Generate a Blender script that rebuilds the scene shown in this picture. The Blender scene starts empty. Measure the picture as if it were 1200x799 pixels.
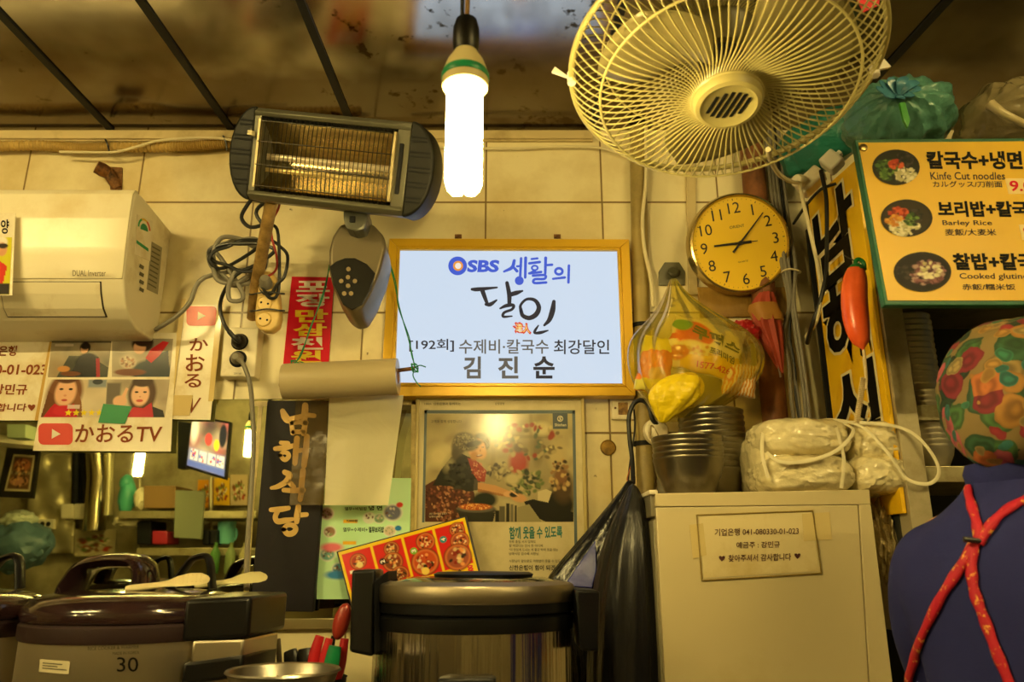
import bpy, bmesh, math, random
import numpy as np
from mathutils import Vector, Matrix, Euler, noise as mnoise
from mathutils.bvhtree import BVHTree
random.seed(11)
S = bpy.context.scene
COL = S.collection
PI = math.pi
rad = math.radians

# ------------------------------------------------------------------ camera, world, exposure
CZ = 1.32                     # eye height
FPX = 900.0                   # focal length in pixels of a 1200 wide frame
PITCH = rad(16)
cam_d = bpy.data.cameras.new('camera'); cam_d.sensor_width = 36; cam_d.lens = 36 * FPX / 1200
cam_d.clip_start = 0.02
cam = bpy.data.objects.new('camera', cam_d); COL.objects.link(cam)
cam.location = (0, 0, CZ); cam.rotation_euler = (PI / 2 + PITCH, 0, 0)
cam_d.dof.use_dof = True; cam_d.dof.focus_distance = 2.0; cam_d.dof.aperture_fstop = 5.0
S.camera = cam
S.view_settings.view_transform = 'Standard'; S.view_settings.look = 'None'
S.view_settings.gamma = 1; S.view_settings.use_curve_mapping = False
S.view_settings.exposure = 0.22
wd = bpy.data.worlds.new('world'); S.world = wd; wd.use_nodes = True
wd.node_tree.nodes['Background'].inputs[0].default_value = (0.55, 0.75, 0.55, 1)
wd.node_tree.nodes['Background'].inputs[1].default_value = 0.035
LAMP = (1.0, 0.755, 0.275)      # yellow lamp light
BULB_E = 172.0                # the bulb hanging in the middle
BULB2_E = 130.0               # the two further back
TUBE_E = 240.0                 # ceiling tubes behind the camera

# ------------------------------------------------------------------ pixel -> place
cP, sP = math.cos(PITCH), math.sin(PITCH)
EYE = Vector((0, 0, CZ))
def ray(u, v):
    a, b = (u - 600) / FPX, (399.5 - v) / FPX
    return Vector((a, cP - b * sP, sP + b * cP))
class Pl:
    """a plane with a normal that looks at the room; Pl(u, v, h) = its point seen at pixel u, v, lifted h towards the room"""
    def __init__(s, p, n):
        s.p = Vector(p); s.n = Vector(n).normalized()
    def __call__(s, u, v, h=0.0):
        d = ray(u, v)
        t = (s.p + s.n * h - EYE).dot(s.n) / d.dot(s.n)
        return EYE + d * t
def py(y): return Pl((0, y, 0), (0, -1, 0))
def W(u, v, y): return py(y)(u, v)
def P3(a, b, c):
    n = (b - a).cross(c - a).normalized()
    if n.y > 0: n = -n
    return Pl(a, n)
def bil(q, s, t):
    return (q[0][0] * (1 - s) * (1 - t) + q[1][0] * s * (1 - t) + q[2][0] * s * t + q[3][0] * (1 - s) * t,
            q[0][1] * (1 - s) * (1 - t) + q[1][1] * s * (1 - t) + q[2][1] * s * t + q[3][1] * (1 - s) * t)
def box4(u0, v0, u1, v1): return [(u0, v0), (u1, v0), (u1, v1), (u0, v1)]

# ------------------------------------------------------------------ materials
def s2l(c):
    c = c / 255.0
    return c / 12.92 if c <= 0.04045 else ((c + 0.055) / 1.055) ** 2.4
def rgb(c):
    if isinstance(c, str):
        c = [int(c[i:i + 2], 16) for i in (0, 2, 4)]
    return (s2l(c[0]), s2l(c[1]), s2l(c[2]), 1)
def mat(name, col, rough=0.5, metal=0.0, spec=0.5, dirt=None, bump=None, emit=None, es=1.0, alpha=1.0, trans=0.0, coat=0.0, aniso=0.0, sheen=0.0):
    m = bpy.data.materials.new(name); m.use_nodes = True
    nt = m.node_tree; b = nt.nodes['Principled BSDF']
    b.inputs['Base Color'].default_value = rgb(col)
    b.inputs['Roughness'].default_value = rough; b.inputs['Metallic'].default_value = metal
    b.inputs['Specular IOR Level'].default_value = spec
    b.inputs['Alpha'].default_value = alpha; b.inputs['Transmission Weight'].default_value = trans
    b.inputs['Coat Weight'].default_value = coat
    if aniso: b.inputs['Anisotropic'].default_value = aniso
    if sheen: b.inputs['Sheen Weight'].default_value = sheen
    if emit is not None:
        b.inputs['Emission Color'].default_value = emit if len(emit) == 4 else (*emit, 1)
        b.inputs['Emission Strength'].default_value = es
    if dirt or bump:
        tc = nt.nodes.new('ShaderNodeTexCoord')
    if dirt:                                   # (colour, scale, low, high): worn and grimy patches
        n = nt.nodes.new('ShaderNodeTexNoise'); n.inputs['Scale'].default_value = dirt[1]; n.inputs['Detail'].default_value = 6
        n.inputs['Roughness'].default_value = 0.65
        nt.links.new(tc.outputs['Object'], n.inputs['Vector'])
        r = nt.nodes.new('ShaderNodeMapRange'); r.inputs[1].default_value = dirt[2]; r.inputs[2].default_value = dirt[3]
        nt.links.new(n.outputs['Fac'], r.inputs[0])
        mx = nt.nodes.new('ShaderNodeMix'); mx.data_type = 'RGBA'
        mx.inputs[6].default_value = rgb(col); mx.inputs[7].default_value = rgb(dirt[0])
        nt.links.new(r.outputs[0], mx.inputs[0]); nt.links.new(mx.outputs[2], b.inputs['Base Color'])
    if bump:                                   # (scale, strength[, stretch xyz])
        n = nt.nodes.new('ShaderNodeTexNoise'); n.inputs['Scale'].default_value = bump[0]; n.inputs['Detail'].default_value = 4
        if len(bump) > 2:
            mp = nt.nodes.new('ShaderNodeMapping'); mp.inputs['Scale'].default_value = bump[2]
            nt.links.new(tc.outputs['Object'], mp.inputs[0]); nt.links.new(mp.outputs[0], n.inputs['Vector'])
        else:
            nt.links.new(tc.outputs['Object'], n.inputs['Vector'])
        bp = nt.nodes.new('ShaderNodeBump'); bp.inputs['Strength'].default_value = bump[1]; bp.inputs['Distance'].default_value = 0.01
        nt.links.new(n.outputs['Fac'], bp.inputs['Height']); nt.links.new(bp.outputs[0], b.inputs['Normal'])
    return m
def print_mat(name, rough=0.45, spec=0.5, coat=0.0, emit=0.0):
    m = mat(name, 'ffffff', rough, spec=spec, coat=coat)
    nt = m.node_tree; a = nt.nodes.new('ShaderNodeAttribute'); a.attribute_name = 'ink'
    b = nt.nodes['Principled BSDF']
    nt.links.new(a.outputs['Color'], b.inputs['Base Color'])
    if emit:
        nt.links.new(a.outputs['Color'], b.inputs['Emission Color']); b.inputs['Emission Strength'].default_value = emit
    return m
def film(name, col, alpha, rough=0.25, transl=0.5, bump=None):
    """thin plastic: part clear, part milky, part shine"""
    m = bpy.data.materials.new(name); m.use_nodes = True; nt = m.node_tree; nt.nodes.clear()
    out = nt.nodes.new('ShaderNodeOutputMaterial'); tr = nt.nodes.new('ShaderNodeBsdfTransparent')
    df = nt.nodes.new('ShaderNodeBsdfDiffuse'); tl = nt.nodes.new('ShaderNodeBsdfTranslucent'); gl = nt.nodes.new('ShaderNodeBsdfGlossy')
    c = rgb(col); df.inputs[0].default_value = c; tl.inputs[0].default_value = c
    tr.inputs[0].default_value = tuple(0.45 + 0.55 * x for x in c[:3]) + (1,)
    gl.inputs['Roughness'].default_value = rough
    m1 = nt.nodes.new('ShaderNodeMixShader'); m1.inputs[0].default_value = transl
    nt.links.new(df.outputs[0], m1.inputs[1]); nt.links.new(tl.outputs[0], m1.inputs[2])
    m2 = nt.nodes.new('ShaderNodeMixShader'); m2.inputs[0].default_value = alpha
    nt.links.new(tr.outputs[0], m2.inputs[1]); nt.links.new(m1.outputs[0], m2.inputs[2])
    fr = nt.nodes.new('ShaderNodeFresnel'); fr.inputs[0].default_value = 1.5
    m3 = nt.nodes.new('ShaderNodeMixShader'); hf = nt.nodes.new('ShaderNodeMath'); hf.operation = 'MULTIPLY'; hf.inputs[1].default_value = .55; hf.use_clamp = True
    nt.links.new(fr.outputs[0], hf.inputs[0]); nt.links.new(hf.outputs[0], m3.inputs[0]); nt.links.new(m2.outputs[0], m3.inputs[1]); nt.links.new(gl.outputs[0], m3.inputs[2])
    nt.links.new(m3.outputs[0], out.inputs[0])
    if bump:
        tc = nt.nodes.new('ShaderNodeTexCoord'); n = nt.nodes.new('ShaderNodeTexNoise')
        n.inputs['Scale'].default_value = bump[0]; n.inputs['Detail'].default_value = 3; n.inputs['Distortion'].default_value = 1.2
        nt.links.new(tc.outputs['Object'], n.inputs['Vector'])
        bp = nt.nodes.new('ShaderNodeBump'); bp.inputs['Strength'].default_value = bump[1]; bp.inputs['Distance'].default_value = 0.02
        nt.links.new(n.outputs['Fac'], bp.inputs['Height'])
        for q in (df, gl, fr): nt.links.new(bp.outputs[0], q.inputs['Normal'])
    return m

# ------------------------------------------------------------------ meshes
def tag(o, label, cat, group=None, kind=None):
    o['label'] = label; o['category'] = cat
    if group: o['group'] = group
    if kind: o['kind'] = kind
    return o
def thing(name, label, cat, loc, group=None):
    o = bpy.data.objects.new(name, None); COL.objects.link(o); o.location = loc; o.empty_display_size = 0.05
    return tag(o, label, cat, group)
def crom(pts, n=8, closed=False):
    P = [Vector(p) for p in pts]
    if len(P) < 3: return P
    out = []; k = len(P)
    rng = range(k if closed else k - 1)
    for i in rng:
        p1, p2 = P[i], P[(i + 1) % k]
        p0 = P[(i - 1) % k] if closed or i > 0 else p1 * 2 - p2
        p3 = P[(i + 2) % k] if closed or i + 2 < k else p2 * 2 - p1
        for j in range(n):
            t = j / n
            out.append(0.5 * ((2 * p1) + (p2 - p0) * t + (2 * p0 - 5 * p1 + 4 * p2 - p3) * t * t + (3 * p1 - p0 - 3 * p2 + p3) * t ** 3))
    if not closed: out.append(P[-1].copy())
    return out
class MB:
    def __init__(s): s.bm = bmesh.new(); s.flat = s.bm.faces.layers.int.new('flat')
    def face(s, pts):
        vs = [s.bm.verts.new(p) for p in pts]
        try: return s.bm.faces.new(vs)
        except ValueError: return None
    def prism(s, pts, vec, bevel=0.0, seg=2):
        """polygon pts extruded along vec"""
        vec = Vector(vec); n = len(pts); before = set(s.bm.faces)
        a = [s.bm.verts.new(p) for p in pts]; b = [s.bm.verts.new(Vector(p) + vec) for p in pts]
        fs = [s.bm.faces.new(a), s.bm.faces.new(b[::-1])]
        es = list(fs[0].edges) + list(fs[1].edges)
        for i in range(n):
            f = s.bm.faces.new((a[i], b[i], b[(i + 1) % n], a[(i + 1) % n])); fs.append(f)
            es += list(f.edges)
        bmesh.ops.recalc_face_normals(s.bm, faces=fs)
        for f in fs: f.normal_update()
        ns = [f.normal.copy() for f in fs[:2] + (fs[2:] if n <= 8 else [])]
        if bevel:
            es = list({e for e in es})
            bmesh.ops.bevel(s.bm, geom=es, offset=bevel, segments=seg, affect='EDGES', profile=0.5, clamp_overlap=True)
        for f in set(s.bm.faces) - before:          # broad faces stay flat, only the bevels are rounded
            f.normal_update()
            if any(f.normal.dot(q) > .9998 for q in ns): f[s.flat] = 1
        return s
    def slab(s, quad, pl, t, bevel=0.0, h=0.0, seg=2):
        pts = [pl(u, v, h) for u, v in quad]
        return s.prism(pts, -pl.n * t, bevel, seg)
    def box(s, c, size, rot=None, bevel=0.0, seg=2):
        c = Vector(c); R = rot or Matrix.Identity(3); x, y, z = [q / 2 for q in size]
        pts = [c + R @ Vector((i * x, j * y, -z)) for i, j in ((-1, -1), (1, -1), (1, 1), (-1, 1))]
        return s.prism(pts, R @ Vector((0, 0, 2 * z)), bevel, seg)
    def tube(s, path, r, seg=8, closed=False, cap=True, flat=None):
        """r a number or one per point; flat = (normal direction, thickness ratio) for ribbons"""
        P = [Vector(p) for p in path]; n = len(P)
        if n < 2: return s
        R = r if isinstance(r, (list, tuple)) else [r] * n
        T = []
        for i in range(n):
            a = P[(i - 1) % n] if closed or i > 0 else P[i]; b = P[(i + 1) % n] if closed or i < n - 1 else P[i]
            t = (b - a); T.append(t.normalized() if t.length > 1e-9 else Vector((0, 0, 1)))
        N = T[0].orthogonal().normalized() if flat is None else (Vector(flat[0]) - T[0] * Vector(flat[0]).dot(T[0])).normalized()
        rings = []
        for i in range(n):
            if flat is not None: N = Vector(flat[0])
            N = N - T[i] * N.dot(T[i])
            N = N.normalized() if N.length > 1e-6 else T[i].orthogonal().normalized()
            B = T[i].cross(N)
            k = 1.0 if flat is None else flat[1]
            rings.append([s.bm.verts.new(P[i] + (N * math.cos(2 * PI * j / seg) * k + B * math.sin(2 * PI * j / seg)) * R[i]) for j in range(seg)])
        for i in range(n if closed else n - 1):
            A, Bq = rings[i], rings[(i + 1) % n]
            for j in range(seg):
                s.bm.faces.new((A[j], A[(j + 1) % seg], Bq[(j + 1) % seg], Bq[j]))
        if cap and not closed:
            s.bm.faces.new(rings[0][::-1]); s.bm.faces.new(rings[-1])
        return s
    def lathe(s, prof, o, ax=(0, 0, 1), seg=32, ex=None, sx=1.0, sy=1.0, a0=0.0, a1=2 * PI):
        """prof = [(r, h)] turned about axis ax through o"""
        ax = Vector(ax).normalized(); o = Vector(o)
        ex = Vector(ex).normalized() if ex else ax.orthogonal().normalized()
        ex = (ex - ax * ex.dot(ax)).normalized(); ey = ax.cross(ex)
        full = abs(a1 - a0 - 2 * PI) < 1e-6; m = seg if full else seg + 1
        rings = []
        for r, h in prof:
            if r < 1e-7: rings.append([s.bm.verts.new(o + ax * h)])
            else: rings.append([s.bm.verts.new(o + ax * h + ex * (r * sx * math.cos(a0 + (a1 - a0) * j / seg)) + ey * (r * sy * math.sin(a0 + (a1 - a0) * j / seg))) for j in range(m)])
        for A, B in zip(rings, rings[1:]):
            for j in range(seg):
                k = (j + 1) % m
                if len(A) == 1 and len(B) == 1: continue
                if len(A) == 1: s.bm.faces.new((A[0], B[k], B[j]))
                elif len(B) == 1: s.bm.faces.new((A[j], A[k], B[0]))
                else: s.bm.faces.new((A[j], A[k], B[k], B[j]))
        return s
    def loft(s, rings, seg=40, wob=None, cap=True):
        """rings = [(centre, half x, half y[, angle])] level ellipses, wob(theta, k) scales the radius"""
        L = []
        for k, rg in enumerate(rings):
            c = Vector(rg[0]); a = rg[3] if len(rg) > 3 else 0
            ring = []
            for j in range(seg):
                th = 2 * PI * j / seg; w = wob(th, k / (len(rings) - 1)) if wob else 1
                x, y = rg[1] * w * math.cos(th), rg[2] * w * math.sin(th)
                ring.append(s.bm.verts.new(c + Vector((x * math.cos(a) - y * math.sin(a), x * math.sin(a) + y * math.cos(a), 0))))
            L.append(ring)
        for A, B in zip(L, L[1:]):
            for j in range(seg):
                s.bm.faces.new((A[j], A[(j + 1) % seg], B[(j + 1) % seg], B[j]))
        if cap: s.bm.faces.new(L[0][::-1]); s.bm.faces.new(L[-1])
        return s
    def blob(s, c, rx, ry, rz, amp=0.1, freq=3.0, seed=0, sub=4, R=None, square=0.0):
        """a lumpy ball; square > 0 makes it box-like"""
        g = bmesh.ops.create_icosphere(s.bm, subdivisions=sub, radius=1)
        c = Vector(c); off = Vector((seed * 7.3, seed * 3.1, seed * 5.7))
        for v in g['verts']:
            d = v.co.normalized()
            if square:
                e = 2 + 8 * square
                k = (abs(d.x) ** e + abs(d.y) ** e + abs(d.z) ** e) ** (-1 / e)
                d = d * k
            w = 1 + amp * mnoise.fractal(v.co * freq + off, 0.8, 2.0, 4)
            p = Vector((d.x * rx * w, d.y * ry * w, d.z * rz * w))
            v.co = c + (R @ p if R else p)
        return s
    def build(s, name, m, parent=None, smooth=True, solid=0.0, sub=0):
        bm = s.bm; fl = bm.faces.layers.int.get('flat'); fl = {i for i, f in enumerate(bm.faces) if fl and f[fl]}
        if not bm.verts: bm.verts.new((0, 0, 0))
        lo = Vector((min(v.co[i] for v in bm.verts) for i in range(3))); hi = Vector((max(v.co[i] for v in bm.verts) for i in range(3)))
        c = (lo + hi) / 2
        for v in bm.verts: v.co -= c
        me = bpy.data.meshes.new(name); bm.to_mesh(me); bm.free()
        for x in (m if isinstance(m, (list, tuple)) else [m]): me.materials.append(x)
        o = bpy.data.objects.new(name, me); COL.objects.link(o); o.location = c
        if smooth:
            try: me.set_sharp_from_angle(angle=rad(38))
            except Exception: pass
            for p in me.polygons: p.use_smooth = p.index not in fl
        if sub:
            d = o.modifiers.new('sub', 'SUBSURF'); d.levels = d.render_levels = sub
        if solid:
            d = o.modifiers.new('solid', 'SOLIDIFY'); d.thickness = solid; d.offset = 0
        return hang(o, parent)
def hang(o, parent):
    if parent is not None:
        o.parent = parent; o.matrix_parent_inverse = Matrix.Translation(-parent.location)
    return o
def dup(o, delta, label=None, group=None, parent=None):
    """a copy of a thing with copies of its parts and sub-parts, moved by delta"""
    c = o.copy(); COL.objects.link(c)
    if parent is None:
        c.location = o.location + Vector(delta)
        if label: c['label'] = label
        if group: c['group'] = group
    else: c.parent = parent
    for ch in list(o.children): dup(ch, delta, parent=c)
    return c
def struct(name, mb, m, **k):
    o = mb.build(name, m, **k); o['kind'] = 'structure'; return o
def cable(name, pts, r, m, label, cat='cable', group=None, n=8, seg=8):
    o = MB().tube(crom([W(*p) for p in pts], n), r, seg).build(name, m)
    return tag(o, label, cat, group)

# ------------------------------------------------------------------ writing and pictures
_fc = {}
def text_verts(s, bold, spacing, leading):
    key = (s, bold, spacing, leading)
    if key not in _fc:
        c = bpy.data.curves.new('t', 'FONT'); c.body = s; c.offset = bold; c.space_character = spacing; c.space_line = leading
        c.resolution_u = 3; c.align_x = 'CENTER' if '\n' in s else 'LEFT'
        o = bpy.data.objects.new('t', c); COL.objects.link(o)
        bpy.context.view_layer.update()
        me = bpy.data.meshes.new_from_object(o.evaluated_get(bpy.context.evaluated_depsgraph_get()))
        vs = [(v.co.x, v.co.y) for v in me.vertices]; fs = [tuple(p.vertices) for p in me.polygons]
        bpy.data.objects.remove(o); bpy.data.curves.remove(c); bpy.data.meshes.remove(me)
        _fc[key] = (vs, fs)
    return _fc[key]
def text_into(mb, s, quad, pl, bold=0.0, lift=0.0012, spacing=1.0, leading=0.95, grow=0.0):
    """lettering fitted into a pixel quad (or box) on plane pl"""
    if len(quad) == 4 and not isinstance(quad[0], tuple): quad = box4(*quad)
    vs, fs = text_verts(s, bold, spacing, leading)
    base = text_verts(s, 0.0, spacing, leading)[0] if grow else vs
    x0, x1 = min(p[0] for p in base), max(p[0] for p in base); y0, y1 = min(p[1] for p in base), max(p[1] for p in base)
    nv = [mb.bm.verts.new(pl(*bil(quad, (x - x0) / (x1 - x0), (y1 - y) / (y1 - y0)), lift)) for x, y in vs]
    for f in fs:
        try: mb.bm.faces.new([nv[i] for i in f])
        except ValueError: pass
    return mb
def lettering(s, quad, pl, m, parent, bold=0.0, name='lettering', **k):
    return text_into(MB(), s, quad, pl, bold, **k).build(name, m, parent, smooth=False)
def brush_into(mb, strokes, pl, lift=0.0012, conv=None, w=1.0, n=6):
    """brush strokes [(u, v, half width), ...] as flat ink ribbons with round ends"""
    for st in strokes:
        pts = [Vector((*(conv(p[0], p[1]) if conv else p[:2]), p[2] * w)) for p in st]
        c = crom(pts, n)
        L, R = [], []
        for i, p in enumerate(c):
            a, b = c[max(i - 1, 0)], c[min(i + 1, len(c) - 1)]
            d = Vector((b.x - a.x, b.y - a.y)); d = d.normalized() if d.length > 1e-6 else Vector((1, 0))
            nn = Vector((-d.y, d.x))
            L.append((p.x + nn.x * p.z, p.y + nn.y * p.z)); R.append((p.x - nn.x * p.z, p.y - nn.y * p.z))
        vl = [mb.bm.verts.new(pl(*q, lift)) for q in L]; vr = [mb.bm.verts.new(pl(*q, lift)) for q in R]
        for i in range(len(c) - 1): mb.bm.faces.new((vl[i], vl[i + 1], vr[i + 1], vr[i]))
        for p in (c[0], c[-1]):
            mb.face([pl(p.x + p.z * math.cos(a * PI / 6), p.y + p.z * math.sin(a * PI / 6), lift + 0.0001) for a in range(12)])
    return mb
def ring_into(mb, u, v, ru, rv, w, pl, lift=0.0012, seg=28):
    """ellipse outline of half width w"""
    a = [mb.bm.verts.new(pl(u + (ru + w) * math.cos(2 * PI * j / seg), v + (rv + w) * math.sin(2 * PI * j / seg), lift)) for j in range(seg)]
    b = [mb.bm.verts.new(pl(u + max(ru - w, 0) * math.cos(2 * PI * j / seg), v + max(rv - w, 0) * math.sin(2 * PI * j / seg), lift)) for j in range(seg)]
    for j in range(seg): mb.bm.faces.new((a[j], a[(j + 1) % seg], b[(j + 1) % seg], b[j]))
    return mb
def ell_into(mb, u, v, ru, rv, pl, lift=0.0012, seg=28):
    mb.face([pl(u + ru * math.cos(2 * PI * j / seg), v + rv * math.sin(2 * PI * j / seg), lift) for j in range(seg)]); return mb
def rrect(u0, v0, u1, v1, r, n=5):
    o = []
    for cx, cy, a in ((u1 - r, v0 + r, -90), (u1 - r, v1 - r, 0), (u0 + r, v1 - r, 90), (u0 + r, v0 + r, 180)):
        for k in range(n + 1):
            t = rad(a + 90 * k / n); o.append((cx + r * math.cos(t), cy + r * math.sin(t)))
    return o
class Canvas:
    """a printed picture: ink colours on a fine grid; coordinates are free units u0..u1, v0..v1"""
    def __init__(s, nx, ny, u0, v0, u1, v1, col):
        s.nx, s.ny = nx, ny
        s.U, s.V = np.meshgrid(np.linspace(u0, u1, nx), np.linspace(v0, v1, ny))
        s.a = np.zeros((ny, nx, 3)); s.a[:] = s.c(col); s.px = (u1 - u0) / nx
        s.rng = np.random.RandomState(5)
    def c(s, col): return np.array(rgb(col)[:3])
    def mix(s, k, col):
        k = np.clip(k, 0, 1)[..., None]; s.a = s.a * (1 - k) + s.c(col) * k; return s
    def ell(s, u, v, ru, rv, col, soft=0.12, ang=0, op=1):
        t = rad(ang); du, dv = s.U - u, s.V - v
        x, y = (du * math.cos(t) + dv * math.sin(t)) / ru, (-du * math.sin(t) + dv * math.cos(t)) / rv
        return s.mix(op * (1 - (np.sqrt(x * x + y * y) - (1 - soft)) / (2 * soft)), col)
    def rect(s, u0, v0, u1, v1, col, soft=None, op=1):
        f = soft or s.px
        k = np.minimum(np.minimum(s.U - u0, u1 - s.U), np.minimum(s.V - v0, v1 - s.V)) / f + 0.5
        return s.mix(np.clip(k, 0, 1) * op, col)
    def poly(s, pts, col, op=1):
        ins = np.zeros(s.U.shape, bool); n = len(pts)
        for i in range(n):
            (x1, y1), (x2, y2) = pts[i], pts[(i + 1) % n]
            if y1 == y2: continue
            c = ((y1 > s.V) != (y2 > s.V)) & (s.U < (x2 - x1) * (s.V - y1) / (y2 - y1) + x1)
            ins ^= c
        return s.mix(ins * op, col)
    def specks(s, u, v, ru, rv, cols, n, r):
        for _ in range(n):
            t, q = s.rng.uniform(0, 2 * PI), math.sqrt(s.rng.uniform(0, 1))
            s.ell(u + ru * q * math.cos(t), v + rv * q * math.sin(t), r * s.rng.uniform(.6, 1.5), r * s.rng.uniform(.5, 1.2), cols[s.rng.randint(len(cols))], .3, s.rng.uniform(0, 180), .85)
        return s
    def clouds(s, cols, n, r, op=.35):
        u0, u1, v0, v1 = s.U.min(), s.U.max(), s.V.min(), s.V.max()
        for _ in range(n):
            s.ell(s.rng.uniform(u0, u1), s.rng.uniform(v0, v1), r * s.rng.uniform(.5, 1.6), r * s.rng.uniform(.5, 1.4), cols[s.rng.randint(len(cols))], .6, s.rng.uniform(0, 180), op)
        return s
    def build(s, name, fn, m, parent=None):
        """fn(s, t) with s, t in 0..1 gives the point"""
        nx, ny = s.nx, s.ny
        co = [fn(i / (nx - 1), j / (ny - 1)) for j in range(ny) for i in range(nx)]
        c = sum((co[k] for k in (0, nx - 1, -1, -nx)), Vector()) / 4
        me = bpy.data.meshes.new(name)
        me.from_pydata([tuple(p - c) for p in co], [], [(j * nx + i, (j + 1) * nx + i, (j + 1) * nx + i + 1, j * nx + i + 1) for j in range(ny - 1) for i in range(nx - 1)])
        at = me.color_attributes.new('ink', 'FLOAT_COLOR', 'POINT')
        at.data.foreach_set('color', np.concatenate([s.a.reshape(-1, 3), np.ones((nx * ny, 1))], 1).astype(np.float32).ravel())
        me.materials.append(m)
        o = bpy.data.objects.new(name, me); COL.objects.link(o); o.location = c
        return hang(o, parent)
def onq(pl, quad, lift=0.0008):
    if not isinstance(quad[0], tuple): quad = box4(*quad)
    return lambda a, b: pl(*bil(quad, a, b), lift)

# ------------------------------------------------------------------ shared materials
M_cream = mat('cream_plastic', 'e9dfc0', .38, dirt=('b79f6a', 6, .56, .8))
M_white = mat('white_plastic', 'efe8d6', .35)
M_paper = mat('laminated_paper', 'f0e6cc', .22, dirt=('d3bd86', 9, .5, .75))
M_black = mat('black_plastic', '0a0b0d', .38, spec=.35)
M_blackm = mat('black_matte', '0c0d10', .7, spec=.3)
M_ink = mat('black_ink', '0c0b09', .6, spec=.15)
M_brown_ink = mat('brown_ink', '85401a', .6, spec=.2)
M_red = mat('red_print', 'd4102c', .55, spec=.2)
M_green = mat('green_tape', '0c8a52', .5)
M_steel = mat('brushed_steel', 'a8a297', .3, 1, aniso=.5, bump=(60, .05, (1, 1, .02)))
M_mirror_steel = mat('polished_steel', 'c4beb2', .16, 1, bump=(30, 1.0, (1, 1, .012)))
M_chrome = mat('chrome', 'c9c5bb', .12, 1)
M_rust = mat('rusty_iron', '9a6a38', .75, .2, dirt=('2c1c10', 30, .4, .65))
M_wood = mat('brown_wood', '8a5a2b', .6, dirt=('4a2d14', 12, .4, .7))
M_cordb = mat('black_cord', '191a1a', .45)
M_cordg = mat('grey_cord', '7d786a', .5)
M_cordw = mat('cream_cord', 'd9cda4', .5)
M_string = mat('green_string', '0f7a45', .6)
M_print = print_mat('printed_picture', .5, .18)
M_gloss = print_mat('glossy_print', .18, .38)
M_clear = film('clear_film', 'e8e0c8', .14, .12, .5)

def tile_mat():
    m = mat('cream_wall_tiles', 'e0d3a6', .32)
    nt = m.node_tree; L = nt.links; b = nt.nodes['Principled BSDF']
    g = nt.nodes.new('ShaderNodeNewGeometry'); sx = nt.nodes.new('ShaderNodeSeparateXYZ'); L.new(g.outputs['Position'], sx.inputs[0])
    def line(sock, off, pitch, w):
        a = nt.nodes.new('ShaderNodeMath'); a.operation = 'SUBTRACT'; L.new(sock, a.inputs[0]); a.inputs[1].default_value = off
        p = nt.nodes.new('ShaderNodeMath'); p.operation = 'PINGPONG'; L.new(a.outputs[0], p.inputs[0]); p.inputs[1].default_value = pitch / 2
        r = nt.nodes.new('ShaderNodeMapRange'); L.new(p.outputs[0], r.inputs[0]); r.inputs[1].default_value = w; r.inputs[2].default_value = w * 2; r.inputs[3].default_value = 1; r.inputs[4].default_value = 0
        return r.outputs[0]
    lx = line(sx.outputs[0], -1.124, .3485, .0016); lz = line(sx.outputs[2], 2.355, .348, .0018)
    mx = nt.nodes.new('ShaderNodeMath'); mx.operation = 'MAXIMUM'; L.new(lx, mx.inputs[0]); L.new(lz, mx.inputs[1])
    n = nt.nodes.new('ShaderNodeTexNoise'); n.inputs['Scale'].default_value = 2.2; n.inputs['Detail'].default_value = 8; n.inputs['Roughness'].default_value = .62
    L.new(g.outputs['Position'], n.inputs['Vector'])
    r = nt.nodes.new('ShaderNodeMapRange'); L.new(n.outputs['Fac'], r.inputs[0]); r.inputs[1].default_value = .48; r.inputs[2].default_value = .75
    c1 = nt.nodes.new('ShaderNodeMix'); c1.data_type = 'RGBA'; c1.inputs[6].default_value = rgb('e6daae'); c1.inputs[7].default_value = rgb('c2ab70'); L.new(r.outputs[0], c1.inputs[0])
    n2 = nt.nodes.new('ShaderNodeTexNoise'); n2.inputs['Scale'].default_value = 38; n2.inputs['Detail'].default_value = 3; L.new(g.outputs['Position'], n2.inputs['Vector'])
    r2 = nt.nodes.new('ShaderNodeMapRange'); L.new(n2.outputs['Fac'], r2.inputs[0]); r2.inputs[1].default_value = .74; r2.inputs[2].default_value = .79
    c2 = nt.nodes.new('ShaderNodeMix'); c2.data_type = 'RGBA'; L.new(c1.outputs[2], c2.inputs[6]); c2.inputs[7].default_value = rgb('5b4522'); L.new(r2.outputs[0], c2.inputs[0])
    c3 = nt.nodes.new('ShaderNodeMix'); c3.data_type = 'RGBA'; L.new(c2.outputs[2], c3.inputs[6]); c3.inputs[7].default_value = rgb('7d6436'); L.new(mx.outputs[0], c3.inputs[0])
    L.new(c3.outputs[2], b.inputs['Base Color'])
    bp = nt.nodes.new('ShaderNodeBump'); bp.invert = True; bp.inputs['Strength'].default_value = .5; bp.inputs['Distance'].default_value = .004
    L.new(mx.outputs[0], bp.inputs['Height']); L.new(bp.outputs[0], b.inputs['Normal'])
    return m
M_tile = tile_mat()
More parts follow.
